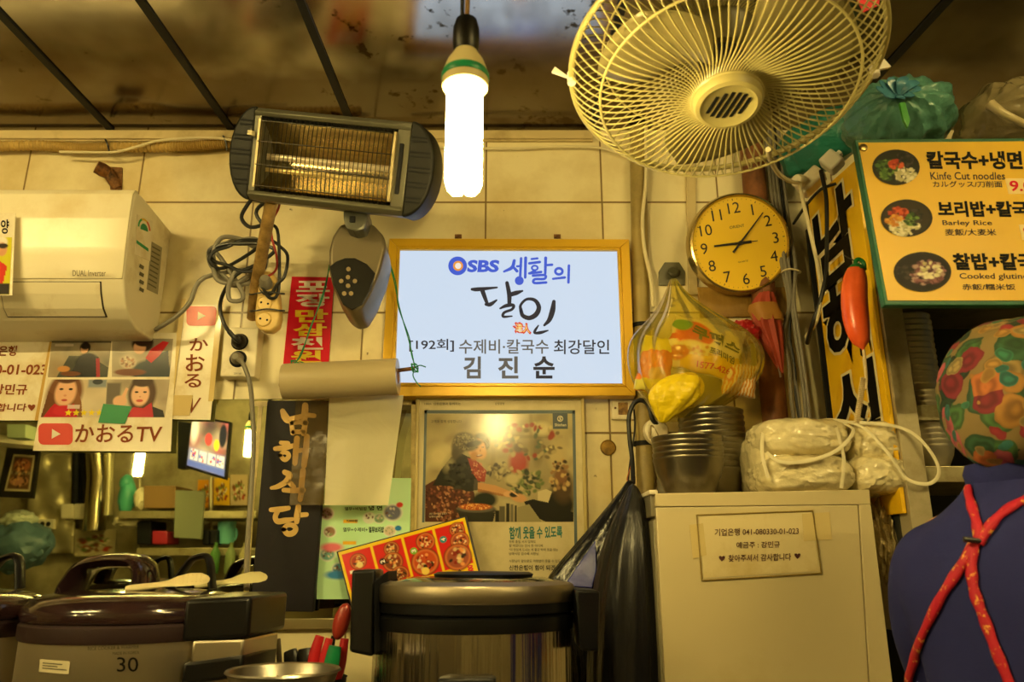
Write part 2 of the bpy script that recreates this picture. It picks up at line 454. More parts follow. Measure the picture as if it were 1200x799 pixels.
def ceiling_mat():
    m = mat('stained_steel_sheet', '9a8f78', .2, 1)
    nt = m.node_tree; L = nt.links; b = nt.nodes['Principled BSDF']
    g = nt.nodes.new('ShaderNodeNewGeometry')
    n = nt.nodes.new('ShaderNodeTexNoise'); n.inputs['Scale'].default_value = 1.6; n.inputs['Detail'].default_value = 5; L.new(g.outputs['Position'], n.inputs['Vector'])
    r = nt.nodes.new('ShaderNodeMapRange'); L.new(n.outputs['Fac'], r.inputs[0]); r.inputs[1].default_value = .35; r.inputs[2].default_value = .7
    c = nt.nodes.new('ShaderNodeMix'); c.data_type = 'RGBA'; c.inputs[6].default_value = rgb('cac6be'); c.inputs[7].default_value = rgb('6e685c'); L.new(r.outputs[0], c.inputs[0])
    n2 = nt.nodes.new('ShaderNodeTexNoise'); n2.inputs['Scale'].default_value = 34; n2.inputs['Detail'].default_value = 3; L.new(g.outputs['Position'], n2.inputs['Vector'])
    n3 = nt.nodes.new('ShaderNodeTexNoise'); n3.inputs['Scale'].default_value = 7; L.new(g.outputs['Position'], n3.inputs['Vector'])
    ad = nt.nodes.new('ShaderNodeMath'); ad.operation = 'ADD'; L.new(n2.outputs['Fac'], ad.inputs[0]); L.new(n3.outputs['Fac'], ad.inputs[1])
    r2 = nt.nodes.new('ShaderNodeMapRange'); L.new(ad.outputs[0], r2.inputs[0]); r2.inputs[1].default_value = 1.20; r2.inputs[2].default_value = 1.32
    c2 = nt.nodes.new('ShaderNodeMix'); c2.data_type = 'RGBA'; L.new(c.outputs[2], c2.inputs[6]); c2.inputs[7].default_value = rgb('2b2318'); L.new(r2.outputs[0], c2.inputs[0])
    # browned towards the wall: the dimmer reflection there is put into the colour
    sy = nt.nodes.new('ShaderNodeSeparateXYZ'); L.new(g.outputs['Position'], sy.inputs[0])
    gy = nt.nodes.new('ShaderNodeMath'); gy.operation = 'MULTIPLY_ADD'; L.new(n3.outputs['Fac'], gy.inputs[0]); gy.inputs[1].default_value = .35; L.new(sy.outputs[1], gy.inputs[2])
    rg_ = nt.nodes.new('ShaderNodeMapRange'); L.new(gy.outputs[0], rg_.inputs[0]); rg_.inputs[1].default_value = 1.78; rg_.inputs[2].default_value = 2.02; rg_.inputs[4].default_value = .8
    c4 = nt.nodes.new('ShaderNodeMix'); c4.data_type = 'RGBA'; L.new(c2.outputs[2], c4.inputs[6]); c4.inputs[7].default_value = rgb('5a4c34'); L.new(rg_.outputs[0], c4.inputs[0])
    L.new(c4.outputs[2], b.inputs['Base Color'])
    r3 = nt.nodes.new('ShaderNodeMapRange'); L.new(n.outputs['Fac'], r3.inputs[0]); r3.inputs[1].default_value = .3; r3.inputs[2].default_value = .7; r3.inputs[3].default_value = .12; r3.inputs[4].default_value = .24
    L.new(r3.outputs[0], b.inputs['Roughness'])
    mp = nt.nodes.new('ShaderNodeMapping'); mp.inputs['Scale'].default_value = (1.3, .8, 1); L.new(g.outputs['Position'], mp.inputs[0])
    n4 = nt.nodes.new('ShaderNodeTexNoise'); n4.inputs['Scale'].default_value = 1.5; L.new(mp.outputs[0], n4.inputs['Vector'])
    bp = nt.nodes.new('ShaderNodeBump'); bp.inputs['Strength'].default_value = .12; bp.inputs['Distance'].default_value = .04
    L.new(n4.outputs['Fac'], bp.inputs['Height']); L.new(bp.outputs[0], b.inputs['Normal'])
    return m
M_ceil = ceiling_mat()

# ------------------------------------------------------------------ the room
YW = 2.10; YB = -1.7; XL = -4.6; XR = 3.0; ZC = CZ + 1.28; SL = .05          # the steel ceiling rises a little away from the wall
struct('wall_back', MB().box(((XL + XR) / 2, YW + .05, ZC / 2), (XR - XL + .2, .1, ZC)), M_tile, smooth=False)
M_opp = mat('dim_tiled_wall', 'b9ad84', .5, dirt=('6b5f3d', 2, .4, .7))
struct('wall_opposite', MB().box(((XL + XR) / 2, YB - .05, ZC / 2 + .1), (XR - XL + .2, .1, ZC + .2)), M_opp, smooth=False)
struct('wall_left', MB().box((XL - .05, (YB + YW) / 2, ZC / 2), (.1, YW - YB, ZC)), M_opp, smooth=False)
struct('wall_right', MB().box((XR + .05, (YB + YW) / 2, .5), (.1, YW - YB, 1.0)), M_opp, smooth=False)
struct('floor', MB().box(((XL + XR) / 2, (YB + YW) / 2, -.05), (XR - XL + .2, YW - YB + .2, .1)), mat('wet_concrete_floor', '5d5a50', .45, dirt=('35322a', 3, .4, .7)), smooth=False)
# the stained steel ceiling sheet sags: it climbs away from the wall, then levels out
CEIL = [(YW + .05, -.004), (2.0, .006), (1.88, .020), (1.76, .038), (1.62, .062), (1.48, .084), (1.3, .105), (1.05, .122), (.6, .135), (0, .142), (YB - .05, .15)]
def ceil_z(y):
    for (y0, z0), (y1, z1) in zip(CEIL, CEIL[1:]):
        if y1 <= y <= y0: return ZC + z0 + (z1 - z0) * (y0 - y) / (y0 - y1)
    return ZC + (CEIL[0][1] if y > YW else CEIL[-1][1])
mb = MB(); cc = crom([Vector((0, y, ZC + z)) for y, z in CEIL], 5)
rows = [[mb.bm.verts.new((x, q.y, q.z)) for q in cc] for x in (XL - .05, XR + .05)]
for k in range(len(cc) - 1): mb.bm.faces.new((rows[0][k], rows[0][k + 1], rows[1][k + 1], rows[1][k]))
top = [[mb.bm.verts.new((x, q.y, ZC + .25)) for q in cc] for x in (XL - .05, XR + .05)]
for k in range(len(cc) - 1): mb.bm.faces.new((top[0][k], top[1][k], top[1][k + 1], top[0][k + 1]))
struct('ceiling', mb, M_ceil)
def ceil_pl(u, v):
    d = ray(u, v); lo, hi = .2, 4.0
    for _ in range(40):
        m = (lo + hi) / 2; p = EYE + d * m
        if p.z < ceil_z(p.y): lo = m
        else: hi = m
    return EYE + d * lo
M_seam = mat('dark_seam_strip', '0f110f', .6)
for k, (a, b) in enumerate([((0, 15), (130, 151)), ((165, 0), (272, 152)), ((352, 0), (410, 141)), ((730, 0), (692, 156)), ((1110, 0), (1018, 100))]):
    du, dv_ = (b[0] - a[0]) / (b[1] - a[1]), 1
    pts = [ceil_pl(b[0] + du * (v - b[1]), v) for v in (b[1], 120, 90, 60, 30, 0, -40, -90) if v <= b[1]]
    mb = MB(); rr_ = []
    for q in pts: rr_.append([mb.bm.verts.new(q + Vector((s * .011, 0, z_))) for s, z_ in ((-1, .004), (-1, -.006), (1, -.006), (1, .004))])
    for A_, B_ in zip(rr_, rr_[1:]):
        for j in range(4): mb.bm.faces.new((A_[j], A_[(j + 1) % 4], B_[(j + 1) % 4], B_[j]))
    struct('trim_%d' % (k + 1), mb, M_seam, smooth=False)
M_moulding = mat('cream_moulding', 'c9b684', .5, dirt=('8f7a48', 5, .5, .75))
struct('trim_6', MB().slab(box4(-380, 152, 695, 162), py(YW - .018), .018, .003).slab(box4(-380, 160, 695, 165), py(YW - .010), .010, .002), M_moulding)
# flat panels, pipe and strips on the right part of the wall
struct('trim_7', MB().slab([(804, 190), (815, 190), (818, 345), (807, 345)], py(YW - .012), .012, .002), M_moulding)
M_ply = mat('stained_plywood', 'a8822f', .6, dirt=('6d4d18', 4, .4, .7), bump=(20, .2, (8, 1, 1)))
o = MB().slab([(817, 336), (925, 336), (928, 371), (822, 371)], py(YW - .014), .014, .002).build('plywood_board', M_ply)
tag(o, 'yellowish plywood board nailed to the wall below the clock', 'board')

# ------------------------------------------------------------------ counter (just below the frame)
ct = thing('steel_counter', 'long stainless steel counter carrying the rice cookers and white appliance', 'counter', (-.3, 1.6, 0))
ZT = CZ - .45
MB().prism([(-1.95, 1.2, ZT), (.42, 1.2, ZT), (.42, 1.55, ZT), (.80, 1.55, ZT), (.80, 2.08, ZT), (-1.95, 2.08, ZT)], (0, 0, -.04), .006).build('worktop', M_steel, ct)
for x, y in ((-1.9, 1.25), (-1.9, 2.02), (.38, 1.25), (.76, 2.02)): MB().box((x, y, (ZT - .04) / 2), (.05, .05, ZT - .04), bevel=.004).build('leg', M_steel, ct)
MB().box((-.75, 1.62, .3), (2.3, .8, .03), bevel=.004).build('lower_shelf', M_steel, ct)

# ------------------------------------------------------------------ lamps
def cfl(name, u, v0, v1, v2, vc, y, label, E, cordtop=None, su=1.0):
    """spiral-less tube lamp: v0 socket top, v1 base top, v2 tube top, vc tube bottom"""
    cordtop = cordtop or ceil_z(y); z0, z1, z2, z3 = (W(u, v, y).z for v in (v0, v1, v2, vc)); x = W(u, (v1 + v2) / 2, y).x
    t = thing(name, label, 'lamp', (x, y, cordtop))
    h = z1 - z2
    MB().lathe([(0, 0), (.010, 0), (.0155, -.004), (.019, -.018), (.0195, -.034), (.0185, (z1 - z0) * .96), (.016, z1 - z0 - .004), (0, z1 - z0 - .004)], (x, y, z0)).build('socket', M_black, t)
    MB().lathe([(0, .004), (.013, .004), (.016, 0), (.0185, -.006), (.026, -.018), (.0315, -.034), (.033, -.046), (.0325, -h), (.030, -h - .002), (0, -h + .002)], (x, y, z1), seg=40).build('ballast_housing', mat('lamp_housing', 'e8d9a0', .4), t)
    MB().lathe([(.0325, -.037), (.0341, -.041), (.0341, -.047), (.0331, -.049)], (x, y, z1), seg=40).build('label_band', mat('green_label', '12945e', .4), t)
    mb = MB(); H = z2 - z3
    for k in range(4):
        a = rad(45 + 90 * k); c = Vector((x + .0165 * math.cos(a), y + .0165 * math.sin(a), 0)); tn = Vector((-math.sin(a), math.cos(a), 0)) * .0088
        pts = [c - tn + Vector((0, 0, z2 + .006))] + [c - tn + Vector((0, 0, z3 + .012 + (H - .012) * q / 4)) for q in (3, 2, 1, 0)]
        pts += [c + tn * math.cos(q) * -1 + Vector((0, 0, z3 + .012 - .0085 * math.sin(q))) for q in (.8, 1.57, 2.34)]
        pts += [c + tn + Vector((0, 0, z3 + .012 + (H - .012) * q / 4)) for q in (0, 1, 2, 3)] + [c + tn + Vector((0, 0, z2 + .006))]
        mb.tube(pts, .0072, 10)
    mb.build('tubes', mat('lit_tube', 'ffffff', .4, emit=LAMP, es=E), t)
    MB().tube(crom([(x, y, z0 - .004), (x + .001, y, z0 + .05), (x - .002, y, (z0 + cordtop) / 2), (x - .004, y, cordtop)], 6), .0035).build('cord', mat('brown_cord', '8d6a2c', .5), t)
    MB().tube(crom([(x - .006, y + .003, z0 - .004), (x - .007, y + .004, z0 + .05), (x - .009, y + .003, (z0 + cordtop) / 2), (x - .012, y, cordtop)], 6), .003).build('cord', M_cordb, t)
    return t
cfl('pendant_lamp', 545.5, 22, 60, 103, 222, .95, 'lit white tube lamp hanging from its cord beside the fan', BULB_E)
# two more lamps and a pair of ceiling tubes light the kitchen behind the camera (the mirror shows the lamps)
YM = YW - .012                                     # face of the mirror
def back(u, v, d):                                 # where a thing seen in the mirror stands: d = its distance beyond the glass
    p = W(u, v, YM + d); return Vector((p.x, YM - d, p.z))
def cfl_back(p, label):
    t = cfl('pendant_lamp', 545.5, 22, 60, 103, 222, .95, label, BULB2_E)
    ref = (t.location.x, .95, W(545.5, 160, .95).z)
    d = p - Vector(ref)
    for ch in t.children: ch.location += d
    for ch in t.children:
        if ch.name.startswith('cord'):
            for vtx in ch.data.vertices:
                if (ch.location + vtx.co).z > p.z + .25: vtx.co.z = ceil_z(p.y) - ch.location.z
    return t
cfl_back(back(163, 541, 2.5), 'lit lamp seen in the mirror under the white portrait sheet')
cfl_back(back(292, 519, 2.6), 'lit lamp whose reflection glows at the right edge of the mirror')
def tube_light(x, y, k=1.0):
    ZC = ceil_z(y)
    t = thing('ceiling_light', 'fluorescent batten on the ceiling behind the viewer', 'ceiling light', (x, y, ZC), 'fluorescent battens behind the viewer')
    MB().box((x, y, ZC - .025), (1.25, .06, .05), bevel=.006).build('housing', M_white, t)
    MB().tube([(x - .58, y, ZC - .075), (x + .58, y, ZC - .075)], .014, 12).build('tube', mat('lit_batten', 'ffffff', .4, emit=LAMP, es=TUBE_E * k), t)
    for s in (-1, 1): MB().box((x + s * .595, y, ZC - .06), (.03, .035, .06), bevel=.003).build('tube_holder', M_white, t)
tube_light(-1.95, -.1); tube_light(1.55, -.2, .62)

# ------------------------------------------------------------------ mirror
mr = thing('wall_mirror', 'large frameless mirror reflecting the kitchen behind the rice cookers', 'mirror', W(150, 735, YM))
qm = box4(-330, 472, 490, 735)
MB().slab([(-330, 472), (490, 466), (488, 732), (-330, 742)], py(YM), .008, .0015).build('glass', mat('mirror_glass', 'b9bd9c', .015, 1), mr)
MB().slab([(296, 470), (490, 468), (489, 474), (296, 476)], py(YM - .002), .002).slab([(482, 470), (490, 470), (488, 732), (481, 732)], py(YM - .002), .002).slab([(303, 474), (308, 474), (297, 600), (289, 730), (283, 730), (292, 600)], py(YM - .0015), .0015).build('edge_tape', mat('yellowed_tape', 'cdbb78', .3, dirt=('8f7c42', 14, .4, .7)), mr)
MB().slab([(-330, 728), (488, 724), (488, 736), (-330, 744)], py(YM - .006), .014, .002).build('bottom_channel', mat('dull_aluminium', 'a79a70', .4, .8), mr)

# ------------------------------------------------------------------ air conditioner
XA = -1.007
ac = thing('air_conditioner', 'cream wall mounted air conditioner on the left of the wall', 'air conditioner', (-1.5, 2.09, CZ + .6))
prof = [(2.095, .937), (1.905, .957), (1.872, .954), (1.862, .940), (1.861, .87), (1.864, .79), (1.871, .702), (1.884, .668), (1.904, .635), (1.935, .612), (1.98, .597), (2.095, .591)]
XAL = -2.15
def strip(pf, x0, x1, t):
    """a shell of thickness t over profile points pf (y, z rel)"""
    mb = MB(); n = len(pf); outer, inner = [], []
    for i, (y, z) in enumerate(pf):
        a, b = pf[max(i - 1, 0)], pf[min(i + 1, n - 1)]
        d = Vector((b[0] - a[0], b[1] - a[1])).normalized(); nn = Vector((d.y, -d.x))
        if nn.x > 0 and abs(nn.x) > abs(nn.y): nn = -nn
        if abs(nn.y) >= abs(nn.x) and nn.y > 0 and z < .66: nn = -nn
        outer.append((y + nn.x * t, z + nn.y * t)); inner.append((y - nn.x * .002, z - nn.y * .002))
    poly = outer + inner[::-1]
    mb.prism([(x0, y, CZ + z) for y, z in poly], (x1 - x0, 0, 0), .0015)
    return mb
mbb = MB().prism([(XAL, y, CZ + z) for y, z in prof], (XA - XAL, 0, 0), .007, 3); mbb.build('body', M_cream, ac)
strip([(1.885, .9555), (1.8715, .9545), (1.862, .940), (1.861, .87), (1.864, .79), (1.8705, .704)], XAL + .001, XA - .003, .004).build('front_panel', mat('ivory_panel', 'efe5c4', .25, dirt=('d8c288', 4, .55, .85)), ac)
def crv(px_v): return None
x0, x1 = W(4, 360, 1.9).x, W(122, 360, 1.91).x
strip([(1.8735, .696), (1.884, .668), (1.904, .635), (1.924, .620)], x0, x1, .003).build('air_flap', M_cream, ac)
strip([(1.873, .698), (1.884, .668), (1.904, .635), (1.927, .6177)], x0 - .002, x1 + .004, .0016).build('flap_gap', mat('dark_gap', '3a3122', .7), ac)
apl = py(1.8555)
lettering('DUAL Inverter', (85, 316.5, 124, 323.5), Pl((0, 1.8578, 0), (0, -1, 0)), mat('grey_lettering', '7d7050', .5), ac, .012)
sp = Pl((XA + .0012, 0, 0), (1, 0, 0))
lab = MB().slab([(161, 251), (179, 259), (176, 306), (158, 298)], sp, .0008).build('energy_label', M_paper, ac)
mb = MB()
for a0, a1, nm, col in ((180, 245, 'arc_green', '1a9a50'), (245, 300, 'arc_yellow', 'd8b020'), (300, 360, 'arc_red', 'c8402a')):
    q = MB(); pts = []
    for k in range(9):
        t = rad(a0 + (a1 - a0) * k / 8); pts.append((169 + 7.4 * math.cos(t), 268 + 12 * math.sin(t) + (7.4 * math.cos(t)) * .4))
    for k in range(8, -1, -1):
        t = rad(a0 + (a1 - a0) * k / 8); pts.append((169 + 5.6 * math.cos(t), 268 + 9.4 * math.sin(t) + (5.6 * math.cos(t)) * .4))
    q.face([sp(u, v, .0004) for u, v in pts]).normal_update(); q.build(nm, mat(nm, col, .5), lab, smooth=False)
q = MB(); q.face([sp(169 + 4.6 * math.cos(rad(180 + 18 * k)), 270 + 8 * math.sin(rad(180 + 18 * k)) + 4.6 * math.cos(rad(180 + 18 * k)) * .4, .0004) for k in range(11)])
q.face([sp(u, v, .0004) for u, v in ((160, 281), (174, 291), (174, 295), (160, 285))]); q.build('green_mark', mat('label_green', '12905a', .5), lab, smooth=False)
st = MB().slab([(178, 283), (190, 290), (185, 345), (172, 339)], sp, .0008).build('rating_label', mat('grey_label', '9a9378', .5), ac)
q = MB()
for k in range(9): q.face([sp(u, v, .0004) for u, v in ((178.5 - k * .6, 288 + k * 5.4), (188 - k * .6, 293.4 + k * 5.4), (187.8 - k * .6, 295 + k * 5.4), (178.3 - k * .6, 289.6 + k * 5.4))])
for k in range(4): q.face([sp(u, v, .0004) for u, v in ((164, 309 + k * 9), (169, 312 + k * 9), (168, 316 + k * 9), (163, 313 + k * 9))])
q.build('fine_print', mat('grey_ink', '5d5843', .6), st, smooth=False)
# paper hanging at the frame's left edge in front of the unit
pp = thing('price_sheet', 'white paper sheet with a colour photo hanging before the air conditioner', 'sheet', W(0, 345, 1.84))
pl = py(1.84)
MB().slab([(-70, 250), (18, 249.5), (14, 346), (-74, 346)], pl, .0015).build('sheet', M_paper, pp)
lettering('양', (1, 257, 10.5, 274), pl, M_ink, pp, .02)
cv = Canvas(60, 60, -60, 278, 14, 345, 'd8d020'); cv.ell(2, 284, 7, 7, 'f0e8d8').ell(3, 292, 6, 8, 'd59a70').ell(4, 288, 6, 3, '20120c').poly([(-20, 330), (0, 305), (10, 312), (6, 332)], 'd0301a').rect(-60, 332, 14, 345, '201810')
cv.ell(-40, 305, 12, 20, 'e0a070').build('photo', onq(pl, [(-60, 278), (14, 278), (11, 345), (-64, 345)]), M_print, pp)

# ------------------------------------------------------------------ conduit, cable and bracket along the top of the wall
YF = YW - .026
base = [W(u, v, YF) for u, v in ((-200, 172), (-60, 173), (40, 170.5), (90, 173.5), (130, 173), (200, 172), (240, 170), (280, 166.5), (330, 166), (420, 167))]
cl = crom(base, 30)
MB().tube(cl, [  .0125 + (.0042 if k % 2 else 0) for k in range(len(cl))], 10).build('corrugated_conduit', mat('beige_conduit', 'b89a55', .55))
tag(bpy.data.objects['corrugated_conduit'], 'beige corrugated conduit running along the top of the wall', 'conduit')
for u, v in ((125, 172), (263, 168)):
    o = MB().tube(crom([W(u - 1, v - 7.5, YF - .019), W(u + 2, v, YF - .022), W(u + 3, v + 7, YF - .019), W(u + 2, v + 6, YF + .02), W(u - 1, v - 7, YF + .02)], 6, True), .0028, 6, True).build('cable_tie', M_cordb)
    tag(o, 'black tie holding the conduit ' + ('above the rusty bracket' if u == 125 else 'beside the heater'), 'tie')
cable('white_cable', [(70, 178, YF - .02), (110, 178.5, YF - .024), (135, 178, YF - .026), (160, 172, YF - .026), (185, 165, YF - .024), (220, 162, YF - .022), (255, 162, YF - .022), (290, 167, YF - .02), (330, 168, YF - .02)], .0042, M_cordw, 'thin cream cable looping over the corrugated conduit')
cable('white_cable', [(480, 170, YW - .012), (520, 173, YW - .012), (600, 174, YW - .012), (650, 172, YW - .012), (700, 173, YW - .012), (735, 182, YW - .015)], .0042, M_cordw, 'cream cable under the ceiling trim behind the lamp')
b = thing('pipe_bracket', 'rusty pipe bracket sticking out of the wall above the air conditioner', 'bracket', W(130, 210, YW))
MB().tube([W(124, 199, YW - .03), W(138, 220, YW - .001)], .016, 12).build('arm', M_rust, b)
MB().lathe([(0, -.018), (.019, -.018), (.021, 0), (.019, .018), (0, .018)], W(120, 199, YW - .035), (-1, -.9, .3), 16).build('pipe_stub', mat('copper_rust', '9a6428', .6, .3, dirt=('4a2c14', 30, .4, .6)), b)
MB().slab([(128, 195), (143, 196), (142, 222), (129, 222)], py(YW - .006), .006, .001).build('wall_plate', M_rust, b)

# ------------------------------------------------------------------ infrared heater
YH = 1.70
HO = W(395, 192, YH)
_ex = (W(495, 202.5, YH - .02) - HO).normalized()
_n = Vector((0, -math.cos(rad(20)), -math.sin(rad(20)))); _n = (_n - _ex * _n.dot(_ex)).normalized()
_ey = _n.cross(_ex) * -1
if _ey.z < 0: _ey = -_ey
def H(a, b, c=0): return HO + _ex * a + _ey * b + _n * c
ht = thing('infrared_heater', 'grey infrared heater with a wire grille hung under the ceiling', 'heater', HO)
M_hgrey = mat('heater_housing', '5e5c4a', .38, .3)
M_hdark = mat('heater_cap', '171710', .5, spec=.3)
HB = .112
shell = [(-.205, HB), (.19, HB), (.19, -HB), (-.205, -HB)]
mb = MB()                                    # trough shaped housing: top, bottom, back, front lips
mb.prism([H(-.205, HB - .012, .045), H(-.205, HB, .03), H(-.205, HB, -.03), H(-.205, HB - .03, -.06), H(-.205, -HB + .03, -.06), H(-.205, -HB, -.03), H(-.205, -HB, .03), H(-.205, -HB + .012, .045), H(-.205, -HB + .022, .04), H(-.205, -HB + .012, .0), H(-.205, -HB + .03, -.05), H(-.205, HB - .03, -.05), H(-.205, HB - .012, 0), H(-.205, HB - .022, .04)], _ex * .395, .002)
for a0, a1 in ((-.205, -.187), (.158, .19)): mb.prism([H(a0, HB - .02, .04), H(a1, HB - .02, .04), H(a1, -HB + .02, .04), H(a0, -HB + .02, .04)], _n * -.09, .002)
mb.build('housing', M_hgrey, ht)
for s, a, w in ((-1, -.203, .062), (1, .188, .068)):
    pts = [H(a, HB + .003, .04)] + [H(a + s * w * math.sin(rad(t)), (HB + .003) * math.cos(rad(t)), .04) for t in range(12, 180, 12)] + [H(a, -HB - .003, .04)]
    cap = MB().prism(pts, _n * -.095, .008, 3).build('end_cap', M_hdark, ht)
    q = MB()
    for k in range(5):
        bb = -.072 + k * .036; ww = w * math.sqrt(max(0, 1 - (abs(bb) / HB) ** 2)) - .012
        for dz in (-.005, .005): q.box(H(a + s * (.004 + ww / 2), bb + dz, .0395), (ww, .004, .004), Matrix((_ex, _ey, _n)).transposed())
    q.build('cooling_slots', M_blackm, cap)
M_refl = mat('gold_reflector', 'bcae86', .2, 1, bump=(7, .12))
q = MB(); R0 = []
for k in range(17):
    t = -1 + 2 * k / 16; R0.append((t * .082, -.04 + .07 * t * t))
va = [[q.bm.verts.new(H(a, b, c)) for b, c in R0] for a in (-.186, -.1, 0, .08, .157)]
for A, B in zip(va, va[1:]):
    for k in range(16): q.bm.faces.new((A[k], A[k + 1], B[k + 1], B[k]))
q.build('reflector', M_refl, ht)
MB().tube([H(-.183, .0, .0), H(.155, .0, .0)], .0085, 14).build('quartz_tube', mat('quartz_tube', 'e0d2b4', .15, .3, dirt=('8a5a38', 6, .5, .68)), ht)
MB().tube([H(-.183, -.032, .0), H(.155, -.032, .0)], .006, 12).build('quartz_tube', mat('quartz_tube_clear', 'd8c080', .1, .5), ht)
q = MB()
for k in range(31):
    a = -.182 + .332 * k / 30
    q.tube(crom([H(a, .088, .03), H(a, .08, .047), H(a, .0, .052), H(a, -.08, .047), H(a, -.09, .03)], 4), .0011, 6)
for bb, cc in ((.078, .049), (.028, .0525), (-.028, .0525), (-.078, .049)): q.tube([H(-.186, bb, cc), H(.154, bb, cc)], .0013, 6)
q.build('grille', mat('dark_grille_wire', '2e2a20', .35, .7), ht)
for a in (-.186, .156): MB().box(H(a, 0, .046), (.007, .165, .011), Matrix((_ex, _ey, _n)).transposed(), .001).build('grille_frame', bpy.data.materials.get('frame_metal') or mat('frame_metal', 'b0a27a', .3, .7), ht)
q = MB().box(H(.172, -.002, .042), (.010, .12, .006), Matrix((_ex, _ey, _n)).transposed(), .002); q.build('adjusting_slot', M_blackm, ht)
MB().box(H(-.205, .045, .05), (.012, .012, .02), Matrix((_ex, _ey, _n)).transposed(), .002).build('grille_clip', M_cordw, ht)
MB().tube([W(318, 236, 1.78), W(300, 335, 1.97), W(296, 372, 2.06)], .016, 14).build('mounting_pole', mat('tan_pole', 'c9a35e', .55, dirt=('6d5226', 14, .4, .7)), ht)
# control housing hanging below the heater
pl = py(1.79)
out = [(398, 262), (389, 276), (385, 292), (385, 315), (390, 336), (402, 357), (412, 364), (424, 361), (435, 342), (446, 315), (452, 290), (450, 275), (438, 262), (420, 256)]
MB().prism([pl(u, v) for u, v in out], (0, .11, -.02), .010, 3).build('control_housing', mat('bronze_housing', '6b6149', .35, .3), ht)
cp = MB().prism([py(1.789)(u, v) for u, v in [(386, 312), (394, 306), (404, 302), (416, 302), (430, 309), (440, 320), (434, 340), (424, 357), (412, 363), (402, 357), (391, 334)]], (0, .02, 0), .002).build('control_panel', mat('black_gloss', '0d0d0d', .3, spec=.3), ht)
q = MB(); pl2 = py(1.7885)
for u, v in ((408.5, 315.5), (408, 325), (408, 335), (400, 329.5), (416, 329.5), (403.5, 344), (411.5, 344)):
    q.prism([pl2(u + 2.6 * math.cos(t * PI / 6), v + 2.6 * math.sin(t * PI / 6)) for t in range(12)], (0, -.002, 0))
q.build('indicator_lights', mat('indicator', '8d7c58', .3), cp)
MB().prism([py(1.745)(u, v) for u, v in [(402, 238), (429, 241), (431, 256), (427, 268), (416, 271), (405, 267), (402, 255)]], (0, .08, 0), .006).build('swivel_joint', mat('joint_grey', '5f6055', .4, .4), ht)
MB().box(W(413, 257, 1.744), (.014, .006, .016), bevel=.001).build('lock_button', M_blackm, ht)

# ------------------------------------------------------------------ cords below the heater and the power strip
def coil(name, c, ru, rv, y, turns, r, m, label, wob=.12, ph=0, lead=(), tail=()):
    pts = list(lead)
    for k in range(int(turns * 10)):
        t = ph + 2 * PI * k / 10
        w = 1 + wob * math.sin(k * 1.7) + .05 * math.sin(k * 4.1)
        pts.append((c[0] + ru * w * math.cos(t), c[1] + rv * w * math.sin(t), y - .012 * math.sin(k * .9) - .0008 * k))
    pts += list(tail)
    return cable(name, pts, r, m, label, n=5)
coil('grey_cable', (278, 305), 30, 27, 1.99, 2.6, .0062, M_cordg, 'grey power cord coiled left of the pole', .15, .4, lead=[(183, 386, 2.03), (186, 384, 2.0), (205, 372, 1.98), (222, 355, 1.98), (240, 325, 1.98)], tail=[(285, 345, 1.96), (270, 352, 1.95), (268, 335, 1.95), (276, 318, 1.95)])
coil('black_cable', (283, 300), 34, 17, 1.965, 1.7, .0052, M_cordb, 'black power cord looped round the tan pole and plugged into the outlet', .2, 2.2, lead=[(300, 228, 1.9), (290, 240, 1.9), (283, 255, 1.9), (293, 266, 1.9), (310, 262, 1.9), (322, 250, 1.9), (312, 238, 1.9), (300, 250, 1.92), (312, 280, 1.93)], tail=[(300, 310, 1.95), (277, 322, 1.95), (262, 343, 1.97), (258, 362, 1.99), (264, 382, 1.99), (276, 397, 2.0)])
coil('black_cable', (318, 310), 16, 34, 1.955, 1.4, .0045, M_cordb, 'thin black cord looped right of the pole by the power strip', .2, 1.0, lead=[(318, 262, 1.93), (326, 275, 1.93)])
cable('red_wire', [(329, 232, 1.82), (326, 245, 1.86), (318, 262, 1.9), (319, 280, 1.92), (324, 300, 1.93), (322, 318, 1.95), (300, 330, 1.95)], .003, mat('red_cord', 'a02a22', .5), 'thin red wire hanging down from the heater')
ps = thing('power_strip', 'yellowed power strip hanging upright beside the cord bundle', 'power strip', W(313, 388, 1.96))
pl = py(1.955)
cpath = [(303, 322), (308, 317), (316, 317), (322, 322), (326, 345), (328, 370), (325, 382), (317, 388), (306, 387), (299, 380), (298, 366), (301, 345)]
MB().prism([pl(u, v) for u, v in cpath], (0, .035, 0), .006, 3).build('body', mat('yellowed_plastic', 'd6b66a', .4), ps)
for u, v in ((313, 334), (310, 355), (309, 374)):
    so = MB().lathe([(0, .002), (.017, .002), (.019, .004), (.021, .002), (.021, 0)], pl(u, v, .0), (0, -1, 0), 24).build('socket', mat('socket_face', 'e2c274', .4), ps)
    q = MB()
    for d in (-4, 4): q.lathe([(0, .0), (.0032, .0)], pl(u + d, v + d * .2, .0027), (0, -1, 0), 10)
    q.build('pin_hole', M_blackm, so)
MB().lathe([(0, .03), (.011, .03), (.016, .02), (.018, 0), (0, 0)], pl(312, 334, .004), (.1, -.9, .35), 18).build('plug', M_cordg, ps)
for v in (344, 364): MB().tube(crom([pl(295, v + 1, .004), pl(312, v - 2, .009), pl(330, v, .004), pl(330, v, -.037), pl(296, v, -.037)], 5, True), .0022, 6, True).build('strap', M_cordb, ps)

